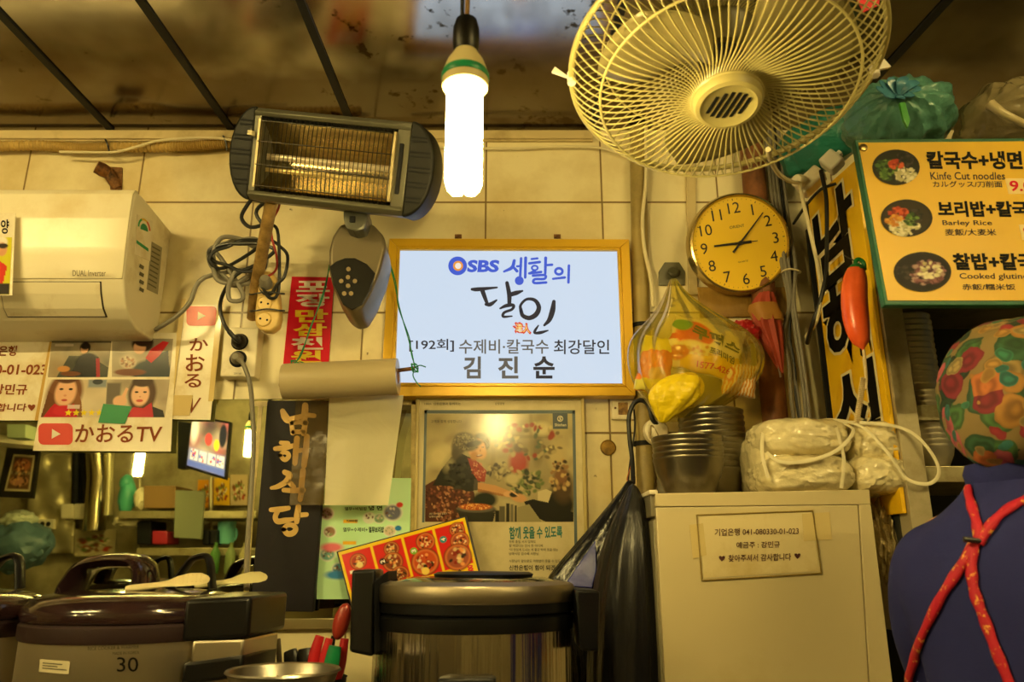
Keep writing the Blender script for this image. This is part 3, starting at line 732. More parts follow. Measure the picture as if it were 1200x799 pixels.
# ------------------------------------------------------------------ wall outlet with two plugs
wo = thing('wall_outlet', 'cream double wall outlet box below the coiled cords', 'outlet', W(281, 442, 2.05))
pl = py(2.05)
MB().slab([(262.5, 383), (303.5, 384), (298.5, 441.5), (257.5, 441)], pl, .048, .004, seg=3).build('box', M_cream, wo)
for (u, v), m, r in (((281, 400.5), M_black, .02), ((279, 420.5), M_cordg, .017)):
    s0 = MB().lathe([(0, .001), (.018, .001), (.022, .003), (.024, 0)], pl(u, v), (0, -1, 0), 24).build('socket', M_blackm, wo)
    MB().lathe([(0, .03), (r * .5, .03), (r * .8, .024), (r, .012), (r, .001), (0, .001)], pl(u, v, .001), (0.05, -1, 0), 20).build('plug', m, wo)
lettering('220V 16A', (274, 436.5, 283, 438.5), pl, mat('grey_ink2', '6a624a', .6), wo)
MB().tube(crom([W(281, 400.5, 2.015), W(276, 397, 2.0), W(268, 388, 1.99)], 5), .0065, 8).build('cord_guard', M_cordb, wo)
cable('grey_cable', [(279, 421, 2.02), (284, 425, 2.005), (289, 436, 2.0), (293, 450, 2.0), (295.5, 475, 2.0), (297, 520, 1.98), (294, 580, 1.95), (290, 640, 1.9), (289, 690, 1.8)], .0062, M_cordg, 'grey cord dropping from the outlet across the mirror')

# ------------------------------------------------------------------ laminated sheets on the left
YS = 2.075
pl = py(YS)
t = thing('bank_account_sheet', 'laminated account number sheet at the left edge under the air conditioner', 'sheet', W(0, 492, YS))
MB().slab([(-112, 392), (64, 392), (44.5, 492.5), (-132, 493)], pl, .0015).build('sheet', M_paper, t)
MB().slab([(59.5, 392), (64, 392), (44.5, 492.5), (40.5, 492.5)], py(YS - .0018), .0016).build('tape', mat('amber_tape', 'c49a3c', .3), t)
for s, q in (('기업은행', (-24, 405, 19.5, 417)), ('041-080330-01-023', (-79, 427, 55, 439)), ('예금주 : 강민규', (-62, 450, 32, 462.5)), ('♥ 찾아주셔서 감사합니다', (-110, 472.5, 31, 483))):
    lettering(s, [(q[0] + 1, q[1]), (q[2] + 1, q[1]), (q[2] - 1, q[3]), (q[0] - 1, q[3])], pl, M_brown_ink, t, .025)
q = MB(); q.face([pl(37 + 4.4 * (math.sin(k * PI / 12) ** 3), 477 - 4.6 * (.8 * math.cos(k * PI / 12) - .32 * math.cos(k * PI / 6) - .12 * math.cos(k * PI / 4)), .0014) for k in range(24)]); q.build('heart_mark', M_brown_ink, t, smooth=False)

t = thing('portrait_sheet', 'laminated sheet of four portrait photos with a red play button below', 'sheet', W(120, 528, YS - .006))
pl = py(YS - .006)
MB().slab([(63, 388), (207, 390), (200, 529), (38.5, 528)], pl, .0016).build('sheet', M_paper, t)
def photo(q, cv, nm='photo', m=None): return cv.build(nm, onq(pl, q), m or M_gloss, t)
# upper left: person in black at a table
cv = Canvas(144, 99, 0, 0, 96, 66, 'b8aa90'); cv.clouds(['6b6a60', 'b8aa8c', '4d5048', '8b7350'], 50, 12, .4)
cv.rect(0, 0, 96, 8, '4e4638').poly([(14, 66), (30, 30), (64, 30), (96, 50), (96, 66)], '3d3f35').ell(55, 16, 8.5, 9.5, '24160f').ell(54, 19, 6, 7.5, 'e4b088').ell(55, 14, 7.5, 5, '1d130d').ell(61, 42, 19, 17, '15161a').poly([(34, 60), (52, 30), (78, 32), (82, 66), (30, 66)], '121317').ell(24, 52, 10, 5, 'c98a4a').poly([(74, 34), (80, 34), (84, 66), (78, 66)], 'a82333').ell(36, 60, 16, 4, '6d3d20').rect(6, 10, 36, 14, 'd8c8b8', .5, .6)
photo([(61, 396), (131, 396), (126, 442), (56, 442)], cv)
# upper right: person in a red scarf looking down at a bowl
cv = Canvas(144, 99, 0, 0, 96, 66, 'd0c0a4'); cv.clouds(['7d7566', 'c8b89c', '8f8a7a'], 40, 14, .4)
cv.ell(66, 58, 34, 22, '22343d').poly([(50, 66), (56, 30), (90, 20), (96, 66)], '24323c').ell(48, 10, 17, 13, '2c1a12').ell(44, 16, 10, 11, 'e0ab88').ell(50, 6, 15, 8, '2a1810').poly([(54, 34), (62, 18), (80, 4), (90, 6), (76, 30), (64, 42)], 'c41f2c').ell(26, 40, 14, 12, 'c7b9a4').specks(26, 40, 11, 9, ['e0d2bc', '8a6a58', 'b88a70'], 30, 2).ell(30, 58, 26, 6, '70402a')
photo([(131.5, 396), (203, 397), (198.5, 441.5), (131, 441.5)], cv)
# lower left: long haired woman in a red scarf
cv = Canvas(156, 99, 0, 0, 104, 66, 'e4d6bc'); cv.clouds(['d0c0a4', 'ece0c8', 'bcaa8c'], 30, 14, .35)
cv.ell(34, 22, 30, 36, '7a4e30').poly([(6, 20), (2, 66), (24, 66), (20, 30)], '6c4429').poly([(52, 10), (64, 40), (68, 66), (48, 66)], '8b5c3a').ell(35, 22, 18, 25, 'eab896').ell(34, -3, 20, 10, '5b3924').ell(27, 17, 3.6, 1.8, '20140f').ell(43, 17, 3.6, 1.8, '20140f').ell(35, 28, 2.6, 1.8, 'd8957a').ell(35, 36, 5, 2, 'c0504a').poly([(14, 50), (20, 42), (36, 50), (52, 42), (60, 66), (6, 66)], 'c32434').ell(36, 54, 17, 9, 'cf2a3a').rect(72, 0, 104, 14, '86909a', 4).ell(88, 4, 9, 5, '3c444c')
for k in range(5):
    cx, cy = 45 + k * 12.4, 58; cv.poly([(cx + (6.4 if i % 2 == 0 else 2.8) * math.sin(i * PI / 5), cy - (6.4 if i % 2 == 0 else 2.8) * math.cos(i * PI / 5)) for i in range(10)], 'f0d820')
cv.rect(42, 44, 62, 51, 'f0e0e0', .5, .7)
photo([(56, 444.5), (125.5, 444.5), (123, 489), (46, 489)], cv)
# lower right: smiling woman with a hand beside her face
cv = Canvas(144, 99, 0, 0, 96, 66, 'ddceb4'); cv.clouds(['8a7c6a', 'd8c8ac', 'b0a088'], 40, 14, .4)
cv.rect(0, 6, 22, 44, '6a6258', 4).ell(56, 26, 22, 32, '4a3020').poly([(68, 20), (80, 66), (62, 66)], '4e3222').poly([(64, 66), (72, 46), (92, 54), (96, 66)], '191a20').ell(53, 26, 14, 20, 'efc0a0').ell(55, 4, 16, 9, '3d271a').ell(47, 22, 3, 1.6, '1e120e').ell(60, 22, 3, 1.6, '1e120e').ell(53, 37, 5.5, 2.4, 'c85650').ell(53, 30, 1.8, 1.3, 'd49a80').ell(22, 38, 11, 10, 'e8b896').poly([(22, 34), (30, 14), (34, 16), (28, 38)], 'e8b896').poly([(34, 66), (44, 48), (60, 50), (72, 40), (78, 66)], 'c8263a')
photo([(125.5, 444.5), (199, 444.5), (193, 489), (123, 489)], cv)
q = MB(); q.prism([pl(u, v, .0012) for u, v in rrect(45, 496, 85, 521, 6)], (0, .001, 0)); pb = q.build('play_button', mat('play_red', 'd8392c', .45), t, smooth=False)
q = MB(); q.face([pl(u, v, .0026) for u, v in ((61, 502.5), (71, 508.5), (60.5, 514))]); q.build('play_triangle', M_white, pb, smooth=False)
lettering('かおるTV', [(89, 497), (191, 497), (188, 518.5), (87, 518.5)], pl, M_brown_ink, t, .015)
MB().slab([(121, 473), (154, 476), (146, 496.5), (115, 495)], py(YS - .0095), .0012).build('green_tape', M_green, t)

t = thing('channel_strip', 'tall narrow laminated strip with a red play button and vertical lettering', 'sheet', W(220, 490, YS - .004))
pl = py(YS - .003)
MB().slab([(216, 357), (260, 357), (246.5, 492), (194, 491)], pl, .0016).build('sheet', M_paper, t)
M_tp = mat('shiny_tape', 'd9c184', .12)
for qd in ([(213, 350), (218, 350), (200, 491), (192, 490)], [(255, 352), (262, 352), (250, 470), (244, 470)], [(194, 463), (226, 463), (222, 487), (191, 487)]): MB().slab(qd, py(YS - .0055), .001).build('tape', M_tp, t)
q = MB(); q.prism([pl(u, v, .0012) for u, v in rrect(218.5, 358.5, 253.5, 381.5, 5)], (0, .001, 0)); pb = q.build('play_button', mat('play_red2', 'd8392c', .3), t, smooth=False)
q = MB(); q.face([pl(u, v, .0026) for u, v in ((232, 365), (241, 370), (231.5, 375))]); q.build('play_triangle', M_white, pb, smooth=False)
for s, qq in (('か', (222, 396, 244, 411)), ('お', (217.5, 415, 240, 435)), ('る', (216, 438, 236, 454))): lettering(s, qq, pl, M_brown_ink, t, .015)
lettering('TV', [(212, 466), (236, 466), (230, 484), (206, 484)], pl, M_brown_ink, t, .01)

# ------------------------------------------------------------------ red price banner
t = thing('price_banner', 'narrow red vertical banner with white and yellow letters', 'banner', W(360, 430, YW - .004))
pl = py(YW - .004)
MB().slab([(342, 324), (391.5, 325), (385, 428.5), (331.5, 429.5)], pl, .0015).build('sheet', M_red, t)
M_lw = mat('white_letters', 'efe2cf', .5); M_ly = mat('yellow_letters', 'e8c81e', .5)
for s, m, u0, v0, u1, v1 in (('포', M_lw, 347, 329, 386.5, 342), ('장', M_lw, 346.5, 344, 386, 359.5), ('만', M_ly, 346, 362, 384.5, 377.5), ('삼', M_ly, 343.5, 379, 383, 393.5), ('천', M_lw, 341, 395, 378.5, 409.5), ('원', M_ly, 341, 410.5, 376.5, 425)):
    lettering(s, (u0, v0, u1, v1), pl, m, t, .035)

# ------------------------------------------------------------------ lit sign in a gold frame
YT = 2.035
tv = thing('lit_sign', 'glowing pale blue sign in a gold frame with blue and black Korean lettering', 'sign', W(596, 464, 2.07))
O4 = [(456, 279), (737.5, 280), (745, 463.5), (446, 464)]; I4 = [(468.5, 292), (723.5, 293), (729.8, 449), (462.5, 448)]
mb = MB(); fp = py(YT)
for k in range(4):
    a, b = O4[k], O4[(k + 1) % 4]; c, d = I4[(k + 1) % 4], I4[k]
    m1 = (d[0] * .75 + a[0] * .25, d[1] * .75 + a[1] * .25); m2 = (c[0] * .75 + b[0] * .25, c[1] * .75 + b[1] * .25)
    mb.prism([fp(*a), fp(*b), fp(*m2), fp(*m1)], (0, .05, 0), .0025)
    mb.prism([fp(*m1, .003), fp(*m2, .003), fp(*c, .003), fp(*d, .003)], (0, .03, 0), .002)
mb.build('frame', mat('gold_frame', 'dcae24', .36, .2, bump=(50, .06)), tv)
sp = py(YT + .008)
def glow(name, c, e=1.0):
    l = rgb(c); m = mat(name, c, .3); b = m.node_tree.nodes['Principled BSDF']
    b.inputs['Base Color'].default_value = (.02, .02, .02, 1); b.inputs['Emission Color'].default_value = l; b.inputs['Emission Strength'].default_value = e
    b.inputs['Roughness'].default_value = .08
    return m
MB().slab(I4, sp, .006, h=0).build('screen', glow('lit_screen', 'c3d2e4', .95), tv, smooth=False)
G_dark = glow('sign_black', '2c2b33', .8); G_blue = glow('sign_blue', '3d58c4', .95); G_or = glow('sign_orange', 'e6953a', .9); G_core = glow('sign_cream', 'f0e0d0', .9); G_red = glow('sign_red', 'd8361f', .9); G_yel = glow('sign_yellow', 'f0d070', .9); G_grey = glow('sign_grey', '5f5a52', .9)
zc = lambda x, y: (440 + x / 3.75, 260 + y / 3.75)
q = ring_into(MB(), 536.3, 311.5, 8.1, 8.1, 2.9, sp, .0006); q.build('logo_ring', G_blue, tv, smooth=False)
q = ring_into(MB(), 536.8, 311.5, 4.7, 4.7, 1.2, sp, .0007); q.build('logo_ring', G_or, tv, smooth=False)
q = ell_into(MB(), 536.9, 311.5, 3.6, 3.6, sp, .0008); q.build('logo_core', G_core, tv, smooth=False)
lettering('SBS', [(548.5, 304.5), (586, 304.5), (584, 319), (547, 319)], sp, G_blue, tv, .045, lift=.0006)
bl = [[(610, 170, 7), (600, 200, 8), (565, 218, 5)], [(604, 196, 6), (622, 216, 7)], [(640, 160, 6), (636, 240, 6)], [(622, 195, 5), (640, 194, 5)], [(660, 158, 7), (658, 244, 6)],
      [(686, 163, 5), (712, 160, 5)], [(676, 182, 6), (722, 176, 6)], [(700, 215, 6), (684, 222, 5)], [(676, 226, 6), (728, 220, 6)], [(748, 158, 7), (746, 226, 6)], [(748, 190, 5), (776, 188, 6)],
      [(692, 236, 6), (744, 234, 6), (742, 250, 6), (700, 252, 6), (698, 268, 6), (750, 266, 6)], [(780, 250, 5), (832, 244, 6)], [(850, 192, 6), (848, 266, 6)]]
q = brush_into(MB(), bl, sp, .0006, zc, 1 / 3.75 * .95)
ring_into(q, *zc(700, 202), 3.4, 2.6, 1.1, sp, .0006); ell_into(q, *zc(632, 258), 5.2, 5.2, sp, .0006); ring_into(q, *zc(806, 217), 4.2, 3.6, 1.5, sp, .0006)
q.build('blue_lettering', G_blue, tv, smooth=False)
bl = [[(424, 296, 6), (450, 296, 9), (534, 288, 4)], [(470, 302, 10), (480, 330, 9), (490, 356, 7)], [(486, 362, 7), (505, 362, 9), (532, 344, 4)], [(578, 268, 8), (588, 320, 10), (588, 366, 8)], [(590, 320, 9), (618, 312, 10), (646, 303, 4)],
      [(548, 380, 4), (575, 368, 8), (606, 366, 7), (600, 384, 6), (566, 398, 6), (562, 416, 6), (600, 414, 3)], [(784, 350, 8), (778, 390, 12), (764, 430, 10), (742, 454, 5)], [(716, 455, 3), (702, 476, 6), (700, 488, 5), (726, 486, 7), (758, 477, 3)],
      [(640, 392, 8), (638, 366, 6), (664, 340, 6), (700, 344, 8), (718, 374, 10), (706, 406, 11), (676, 422, 10), (648, 412, 9), (640, 392, 8)]]
brush_into(MB(), bl, sp, .0006, zc, 1 / 3.75).build('brush_lettering', G_dark, tv, smooth=False)
lettering('達人', [(604, 378), (621, 380), (621.5, 390.5), (604, 389)], sp, G_red, tv, .10, 'red_seal', lift=.0006, grow=1)
lettering('達人', [(604.5, 378.5), (620.5, 380.5), (621, 390), (604.5, 388.5)], sp, G_yel, tv, .01, 'seal_lettering', lift=.001)
lettering('[192회]', (479.5, 397, 532, 412), sp, G_dark, tv, .012, lift=.0006)
lettering('수제비·칼국수', (538, 397.5, 643, 414.5), sp, G_grey, tv, .012, lift=.0006)
lettering('최강달인', (649, 398, 714, 415), sp, G_dark, tv, .012, lift=.0006)
for s, a, b_, m in (('김', 543, 563.5, G_grey), ('진', 583.5, 607.5, G_grey), ('순', 625, 650, G_dark)): lettering(s, (a, 417.5, b_, 443.5), sp, m, tv, .03, lift=.0006)
for u in (537, 653): MB().box(W(u, 277, 2.06), (.02, .006, .012), bevel=.001).build('hanging_tab', M_rust, tv)

# ------------------------------------------------------------------ film roll on a stick, hung by green strings
RY = 1.93
rl = thing('film_roll', 'roll of translucent plastic film on a wooden stick under the red banner', 'roll', W(400, 444, RY))
pa, pb = W(333, 447.5, RY), W(466.5, 441, RY)
d = (pb - pa).normalized(); rr = .047
MB().lathe([(.02, 0), (rr, 0), (rr, (pb - pa).length), (.018, (pb - pa).length), (.018, 0)], pa, d, 40).build('film', mat('rolled_film', 'b5a680', .3, bump=(30, .05, (.2, 3, 3))), rl)
MB().lathe([(.0135, -.003), (.0185, -.003), (.0185, (pb - pa).length + .001), (.0135, (pb - pa).length + .001), (.0135, -.003)], pa, d, 24).build('core', mat('cardboard_core', 'a8743a', .7), rl)
MB().tube([pa - d * .012 + Vector((0, 0, -.008)), W(486, 431.5, RY - .004)], .0052, 10).build('stick', M_wood, rl)
sh = MB(); n = 16; rows = []
for j in range(13):
    r = []
    for i in range(n + 1):
        s, tt = i / n, j / 12
        u = 347 - 8 * tt + (117 - 6 * tt) * s; v = 462 + (130 - 2 * s) * tt
        y = RY + .046 + .055 * min(1, tt * 3) + .008 * math.sin(s * 9 + tt * 2) * (.3 + tt) + .004 * math.sin(tt * 15 + s * 11) * (1 - abs(s * 2 - .7))
        r.append(sh.bm.verts.new(W(u, v, min(y, 2.045))))
    rows.append(r)
for a, b in zip(rows, rows[1:]):
    for i in range(n): sh.bm.faces.new((a[i], a[i + 1], b[i + 1], b[i]))
sh.build('hanging_film', film('milky_film', 'b99f62', .24, .25, .3, (14, .3)), rl)
sh = MB(); rows = []
for j in range(13):
    r = []
    for i in range(n + 1):
        s, tt = i / n, j / 12
        u = 386 - 6 * tt + (87 - 12 * tt) * s; v = 463 + 129 * tt
        y = RY + .030 + .055 * min(1, tt * 3) + .005 * math.sin(s * 7 + tt * 3) * (.3 + tt)
        r.append(sh.bm.verts.new(W(u, v, min(y, 2.03))))
    rows.append(r)
for a, b in zip(rows, rows[1:]):
    for i in range(n): sh.bm.faces.new((a[i], a[i + 1], b[i + 1], b[i]))
sh.build('folded_film', film('doubled_film', 'fdf6d0', .86, .22, .35, (8, .35)), rl)
for nm, pts, lb in (('green_string', [(451, 288, 1.9), (462, 330, 1.92), (468, 360, 1.925), (478, 395, 1.925), (483, 415, 1.925), (486, 431, 1.925)], 'green string from the heater housing to the right end of the stick'),
                   ('green_string', [(387, 310, 1.86), (378, 345, 1.9), (364, 385, 1.92), (352, 415, 1.925), (343, 430, 1.925), (333, 448, 1.925)], 'green string running down across the red banner')):
    mb = MB().tube(crom([W(*p) for p in pts], 6), .0016, 6).tube(crom([W(p[0] + (1.5 if k % 2 else -1), p[1], p[2] + .003) for k, p in enumerate(pts)], 6), .0014, 6)
    e = pts[-1] if '486' in str(pts[-1]) else (345, 427, 1.925)
    for k in range(4): mb.tube(crom([W(e[0] + 4 * math.cos(k + a), e[1] + 5 * math.sin(k * 2 + a), e[2] - .008 + .016 * (a / 6)) for a in range(7)], 4), .0015, 6)
    mb.tube(crom([W(*e), W(e[0] + 6, e[1] - 3, e[2] - .01), W(e[0] + 13, e[1] - 1, e[2] - .01)], 5), .0015, 6)
    mb.tube(crom([W(*e), W(e[0] - 2, e[1] + 9, e[2] - .01), W(e[0] + 3, e[1] + 18, e[2] - .01), W(e[0] + 7, e[1] + 22, e[2] - .01)], 5), .0015, 6)
    tag(mb.build(nm, M_string), lb, 'string')

# ------------------------------------------------------------------ dark painted name board
t = thing('name_board', 'dark worn wooden board with four gold brush letters leaning on the mirror', 'board', W(330, 716, 2.06))
pl = py(2.055)
MB().slab([(313, 469), (385.5, 469), (367, 717), (293, 716)], pl, .022, .003).build('board', mat('dark_painted_board', '17151c', .55, spec=.25, dirt=('3a3228', 9, .6, .9)), t)
zc = lambda x, y: (260 + x / 3.993, 460 + y / 3.993)
br = [[(284, 86, 9), (296, 112, 13), (312, 128, 12), (350, 118, 10), (376, 108, 7)], [(390, 60, 11), (388, 100, 12), (382, 140, 11)], [(392, 104, 9), (432, 108, 8)], [(326, 142, 8), (332, 188, 9)], [(328, 142, 8), (362, 138, 8), (392, 140, 10)], [(390, 142, 9), (382, 190, 10)], [(334, 184, 8), (384, 182, 8)],
      [(276, 234, 7), (308, 238, 9)], [(250, 262, 8), (290, 258, 10), (336, 248, 8)], [(352, 214, 10), (346, 276, 10), (342, 330, 9)], [(398, 206, 10), (392, 280, 11), (384, 342, 10)], [(350, 272, 8), (392, 268, 8)],
      [(294, 372, 9), (316, 386, 11), (300, 416, 10), (264, 438, 9), (232, 446, 6)], [(304, 410, 8), (326, 430, 9), (338, 440, 7)], [(380, 364, 10), (372, 440, 10)], [(290, 456, 8), (330, 458, 9), (378, 456, 11)], [(374, 458, 10), (366, 500, 9)],
      [(230, 548, 8), (270, 546, 10), (312, 540, 8)], [(262, 552, 9), (250, 582, 9), (262, 602, 10), (296, 598, 10), (330, 592, 7)], [(358, 534, 10), (352, 580, 11), (350, 604, 9)], [(352, 574, 9), (396, 570, 8)],
      [(288, 640, 8), (304, 622, 8), (330, 620, 9), (346, 636, 9), (334, 656, 10), (308, 660, 10), (288, 640, 8)], [(272, 294, 7), (288, 280, 7), (308, 284, 8), (312, 300, 8), (294, 314, 8), (272, 294, 7)]]
brush_into(MB(), br, pl, .0012, zc, 1.35 / 3.993).build('brush_lettering', mat('gold_paint', 'd9b468', .5), t, smooth=False)

# ------------------------------------------------------------------ pale green menu sheet behind the film
t = thing('green_menu_sheet', 'pale green menu sheet with bowl photos taped on the mirror', 'menu', W(425, 700, YM - .002))
pl = py(YM - .003)
cv = Canvas(120, 150, 374, 560, 484, 700, 'c4f2c0'); cv.clouds(['ccf4c8', 'b8eab0', 'd4f8cc'], 40, 20, .3)
for u, v, r, c in ((384, 601, 9, 'b09098'), (435, 606, 8, 'e8f0e0'), (447, 607, 7, '7fb090'), (463, 600, 12, '6e7088'), (388, 622, 8, '9a7a60'), (460, 621, 8, 'd8c8b0'), (386, 648, 10, '70a8a0'), (400, 665, 9, '4f90a0'), (440, 650, 12, 'd8b890'), (440, 680, 12, 'c89878'), (470, 655, 8, 'b04a3a')):
    cv.ell(u, v, r, r * .85, 'e8efe0', .1).ell(u, v, r * .82, r * .7, c, .15).specks(u, v, r * .6, r * .5, ['d8d0c0', '6a4a40', '90a070', c], 14, 1.4)
cv.rect(404, 608, 421, 612, 'f0b820').rect(404, 633, 420, 637, 'f0b820').ell(471, 591, 4, 3, 'd8402c').ell(470, 618, 4, 3, '2c80c8').ell(391, 640, 13, 5, 'e87888', .3).ell(398, 672, 14, 5, '3d8cd0', .3)
cv.build('sheet', onq(pl, [(374, 560), (482, 560), (478, 702), (371, 702)]), M_print, t)
MB().slab([(374, 560), (482, 560), (479, 690), (371, 690)], py(YM - .002), .0015).build('backing', mat('pale_green_paper', 'a8dca0', .5), t)
M_dg = mat('dark_green_ink', '1d3d2a', .6)
lettering('열무+비빔밥', (404, 594, 430, 598), pl, M_dg, t, .02); lettering('냉 면', (432, 592.5, 448, 598), pl, M_dg, t, .04)
lettering('열무+수제비+', (402, 618, 431, 623), pl, M_dg, t, .02); lettering('열무보리밥', (432, 617, 450, 624), pl, M_dg, t, .04)
lettering('7,000원', (406, 608.8, 419, 611.6), pl, M_dg, t, .03, lift=.002)

# ------------------------------------------------------------------ framed newspaper poster
t = thing('newspaper_poster', 'framed newspaper poster of a woman serving food below the glowing sign', 'poster', W(582, 692, 2.08))
pl = py(2.072)
Q = [(489, 466.5), (682, 466.5), (688, 700), (485, 700)]
MB().slab(Q, pl, .012, .001).build('backing', mat('newsprint', 'c6b98c', .5, dirt=('9c8a58', 5, .5, .8)), t)
mb = MB()
for a, b in (((489, 466.5), (485, 700)), ((682, 466.5), (688, 700))):
    mb.slab([(a[0] - 1.5, a[1]), (a[0] + 2.5, a[1]), (b[0] + 2.5, b[1]), (b[0] - 1.5, b[1])], py(2.066), .018, .0015)
mb.slab(box4(487, 464.5, 684, 468.5), py(2.066), .018, .0015)
mb.build('frame', mat('clear_frame', 'b5a468', .3), t)
mb = MB()
for qd in ([(497.5, 480.5), (673.5, 480.5), (673.5, 484.5), (497.5, 484.5)], [(497.5, 480.5), (500.5, 480.5), (497.5, 612), (494.5, 612)], [(670.5, 480.5), (674, 480.5), (677.5, 690), (674, 690)]): mb.slab(qd, pl, .001, h=.0009)
mb.build('blue_border', mat('slate_ink', '4a5a5e', .5), t)
z = lambda x, y: (480 + x / 3.993, 450 + y / 3.993)
cv = Canvas(280, 204, 70, 130, 770, 645, 'a5966a')
cv.clouds(['b9ab7e', '8f8158', 'c0b284', '7d7150', 'a39670'], 90, 55, .4).clouds(['c8ba8c', '6d6144', '8a7a54'], 60, 26, .35)
cv.rect(380, 130, 400, 420, '8a7c54', 8, .7).rect(560, 130, 576, 330, '84764e', 8, .6).rect(420, 230, 720, 246, '75684a', 8, .6).rect(660, 140, 740, 300, 'b8a878', 30, .5)
cv.ell(510, 360, 44, 60, 'a03a2e', .3).ell(508, 290, 24, 24, '5c4a34', .3).ell(470, 250, 30, 30, '6a5e42', .4).ell(600, 300, 26, 70, '77694a', .4).ell(690, 330, 40, 60, 'b7a472', .4).ell(130, 330, 50, 50, 'c4b684', .5).ell(620, 200, 40, 30, 'cfc08c', .4)
cv.specks(560, 260, 160, 90, ['c8b880', '6d5f42', '8c3a2c', '4e5a40', 'a89868'], 70, 12).specks(420, 400, 60, 40, ['3a3226', '8a7c58', '5a4e38', 'b0a070'], 50, 10)
cv.specks(540, 450, 85, 60, ['5d6a3e', '39442e', 'b0a070', '7a8450', '2c3424'], 90, 11).ell(480, 440, 34, 26, 'b9a97a', .3)
cv.poly([(70, 645), (70, 470), (120, 440), (300, 500), (320, 645)], '4d2a20').specks(180, 550, 115, 95, ['7a4430', '3a201a', '92603e', 'a87850'], 190, 6)
cv.poly([(104, 470), (140, 400), (190, 335), (240, 318), (285, 340), (320, 440), (332, 490), (270, 500), (200, 475)], '24241e').ell(180, 370, 26, 40, 'a09670', .35, 20, .5).specks(230, 420, 60, 60, ['34342a', '1a1a16'], 40, 12).poly([(300, 440), (330, 450), (328, 492), (296, 494)], '4a4438')
cv.poly([(268, 340), (300, 345), (330, 370), (358, 400), (350, 455), (318, 450), (292, 410)], '963c32').specks(318, 400, 32, 42, ['b46850', '70281e', 'c88a68'], 50, 4)
cv.ell(352, 262, 24, 38, '1d1812', .2).ell(330, 240, 30, 20, '2a2219', .25).ell(312, 296, 42, 48, 'cf9c6c', .12).ell(334, 318, 24, 28, 'd4a472', .25).ell(300, 330, 18, 22, 'b5804f', .3).ell(262, 262, 62, 44, '625a44', .12, 18).ell(226, 284, 34, 46, '544c38', .2, 10).specks(250, 262, 52, 36, ['837858', '403a2a', '968c68', '6e6448'], 120, 4.5).ell(296, 272, 44, 14, '241b14', .25, -14).ell(210, 320, 18, 26, '4c4432', .3)
cv.ell(312, 290, 6, 2.6, '1c120d', .2, -8).ell(340, 288, 6, 2.6, '1c120d', .2, -4).ell(328, 304, 4, 6, 'b27c50', .4).ell(324, 328, 15, 5, '6e2a22', .2, -8).ell(324, 326, 11, 2, 'e8dcc0', .3, -8)
cv.poly([(318, 455), (400, 470), (470, 498), (466, 525), (400, 515), (318, 500)], 'c08e5c').poly([(318, 486), (400, 504), (466, 520), (466, 527), (400, 516), (318, 502)], '9a6a40').ell(462, 512, 24, 14, 'cfa070', .2).ell(512, 530, 38, 20, 'c49262', .2, 12).ell(488, 514, 21, 13, '24211b', .2)
for k in range(4): cv.ell(478 + k * 9, 498 + k * 6, 9, 4, 'd2a676', .3, 35)
cv.poly([(535, 548), (580, 536), (660, 560), (770, 600), (770, 645), (640, 645), (570, 612)], '1c1c19').ell(700, 565, 80, 80, '1f1f1b', .25).ell(722, 480, 50, 70, '4c3c2a', .35).ell(712, 425, 36, 40, '775436', .3).specks(705, 430, 44, 90, ['8c6a44', '3a2e22', 'b89a60'], 40, 9).poly([(600, 500), (640, 488), (668, 500), (650, 552), (600, 540)], 'c0b288')
cv.ell(350, 540, 58, 38, '1e241a', .2).ell(310, 590, 96, 26, '33322a', .1).ell(310, 580, 88, 20, '5d5a4a', .1).ell(308, 573, 76, 16, 'b8622c', .12).specks(305, 572, 66, 12, ['d89048', '9a4022', 'e8b060', 'c87030'], 110, 4).poly([(225, 600), (400, 600), (390, 645), (240, 645)], '2c2b24')
cv.rect(420, 570, 446, 645, '57523e', 4).rect(452, 556, 468, 645, '2c2a22', 4).rect(472, 560, 486, 645, '6b654e', 4).rect(492, 566, 502, 645, '39362b', 4).poly([(505, 575), (560, 560), (620, 645), (505, 645)], '8d845f').rect(400, 590, 420, 645, '24231d', 4)
cv.build('photo', onq(pl, [z(78, 140), z(766, 140), z(768, 645), z(72, 645)]), M_gloss, t)
M_teal = mat('teal_ink', '1c6a62', .5); M_grey_ink = mat('dark_grey_ink', '4a4436', .6)
lettering('함께 웃을 수 있도록', [(596.5, 617), (659, 616), (659, 630), (597, 632)], pl, M_teal, t, .03, 'headline')
for s, u1, v, h in (('하루 종일 서서 일해도', 628, 633, 3.4), ('잘 먹었다는 인사 한 마디에', 636, 637.6, 3.4), ('"더 맛있게 드시는 게 좋죠"하며 웃음 짓는', 654, 642.4, 3.4), ('남해식당 김수례 사장님', 631, 647, 3.4), ('사장님이 앞으로도 걱정없이 웃을 수 있도록', 660, 655.5, 3.6)): lettering(s, (596.5, v, u1, v + h), pl, M_grey_ink, t, .005)
lettering('신한은행이 힘이 되겠습니다', (596.5, 662, 668, 668.5), pl, M_grey_ink, t, .03)
lettering('100th  신한은행과 함께하는', (497.5, 471.5, 540, 474.5), pl, M_grey_ink, t, .01); lettering('상생경영', (580, 471.5, 591, 474.5), pl, M_grey_ink, t, .01)
lettering('고객과 함께 성장합니다', (505, 492, 541, 495.5), pl, M_grey_ink, t, .01, lift=.0018); lettering('2021년 서울시 종로구', (503, 600.5, 524, 603), pl, mat('pale_ink', 'b9ac84', .6), t, .005, lift=.0018); lettering('남해식당에서', (503, 604, 518, 606.5), pl, bpy.data.materials['pale_ink'], t, .005, lift=.0018)
b_ = MB().slab([(647.5, 484), (665, 484), (665.5, 502.5), (648, 502.5)], pl, .001, h=.0019).build('logo_square', mat('navy_ink', '22343c', .4), t)
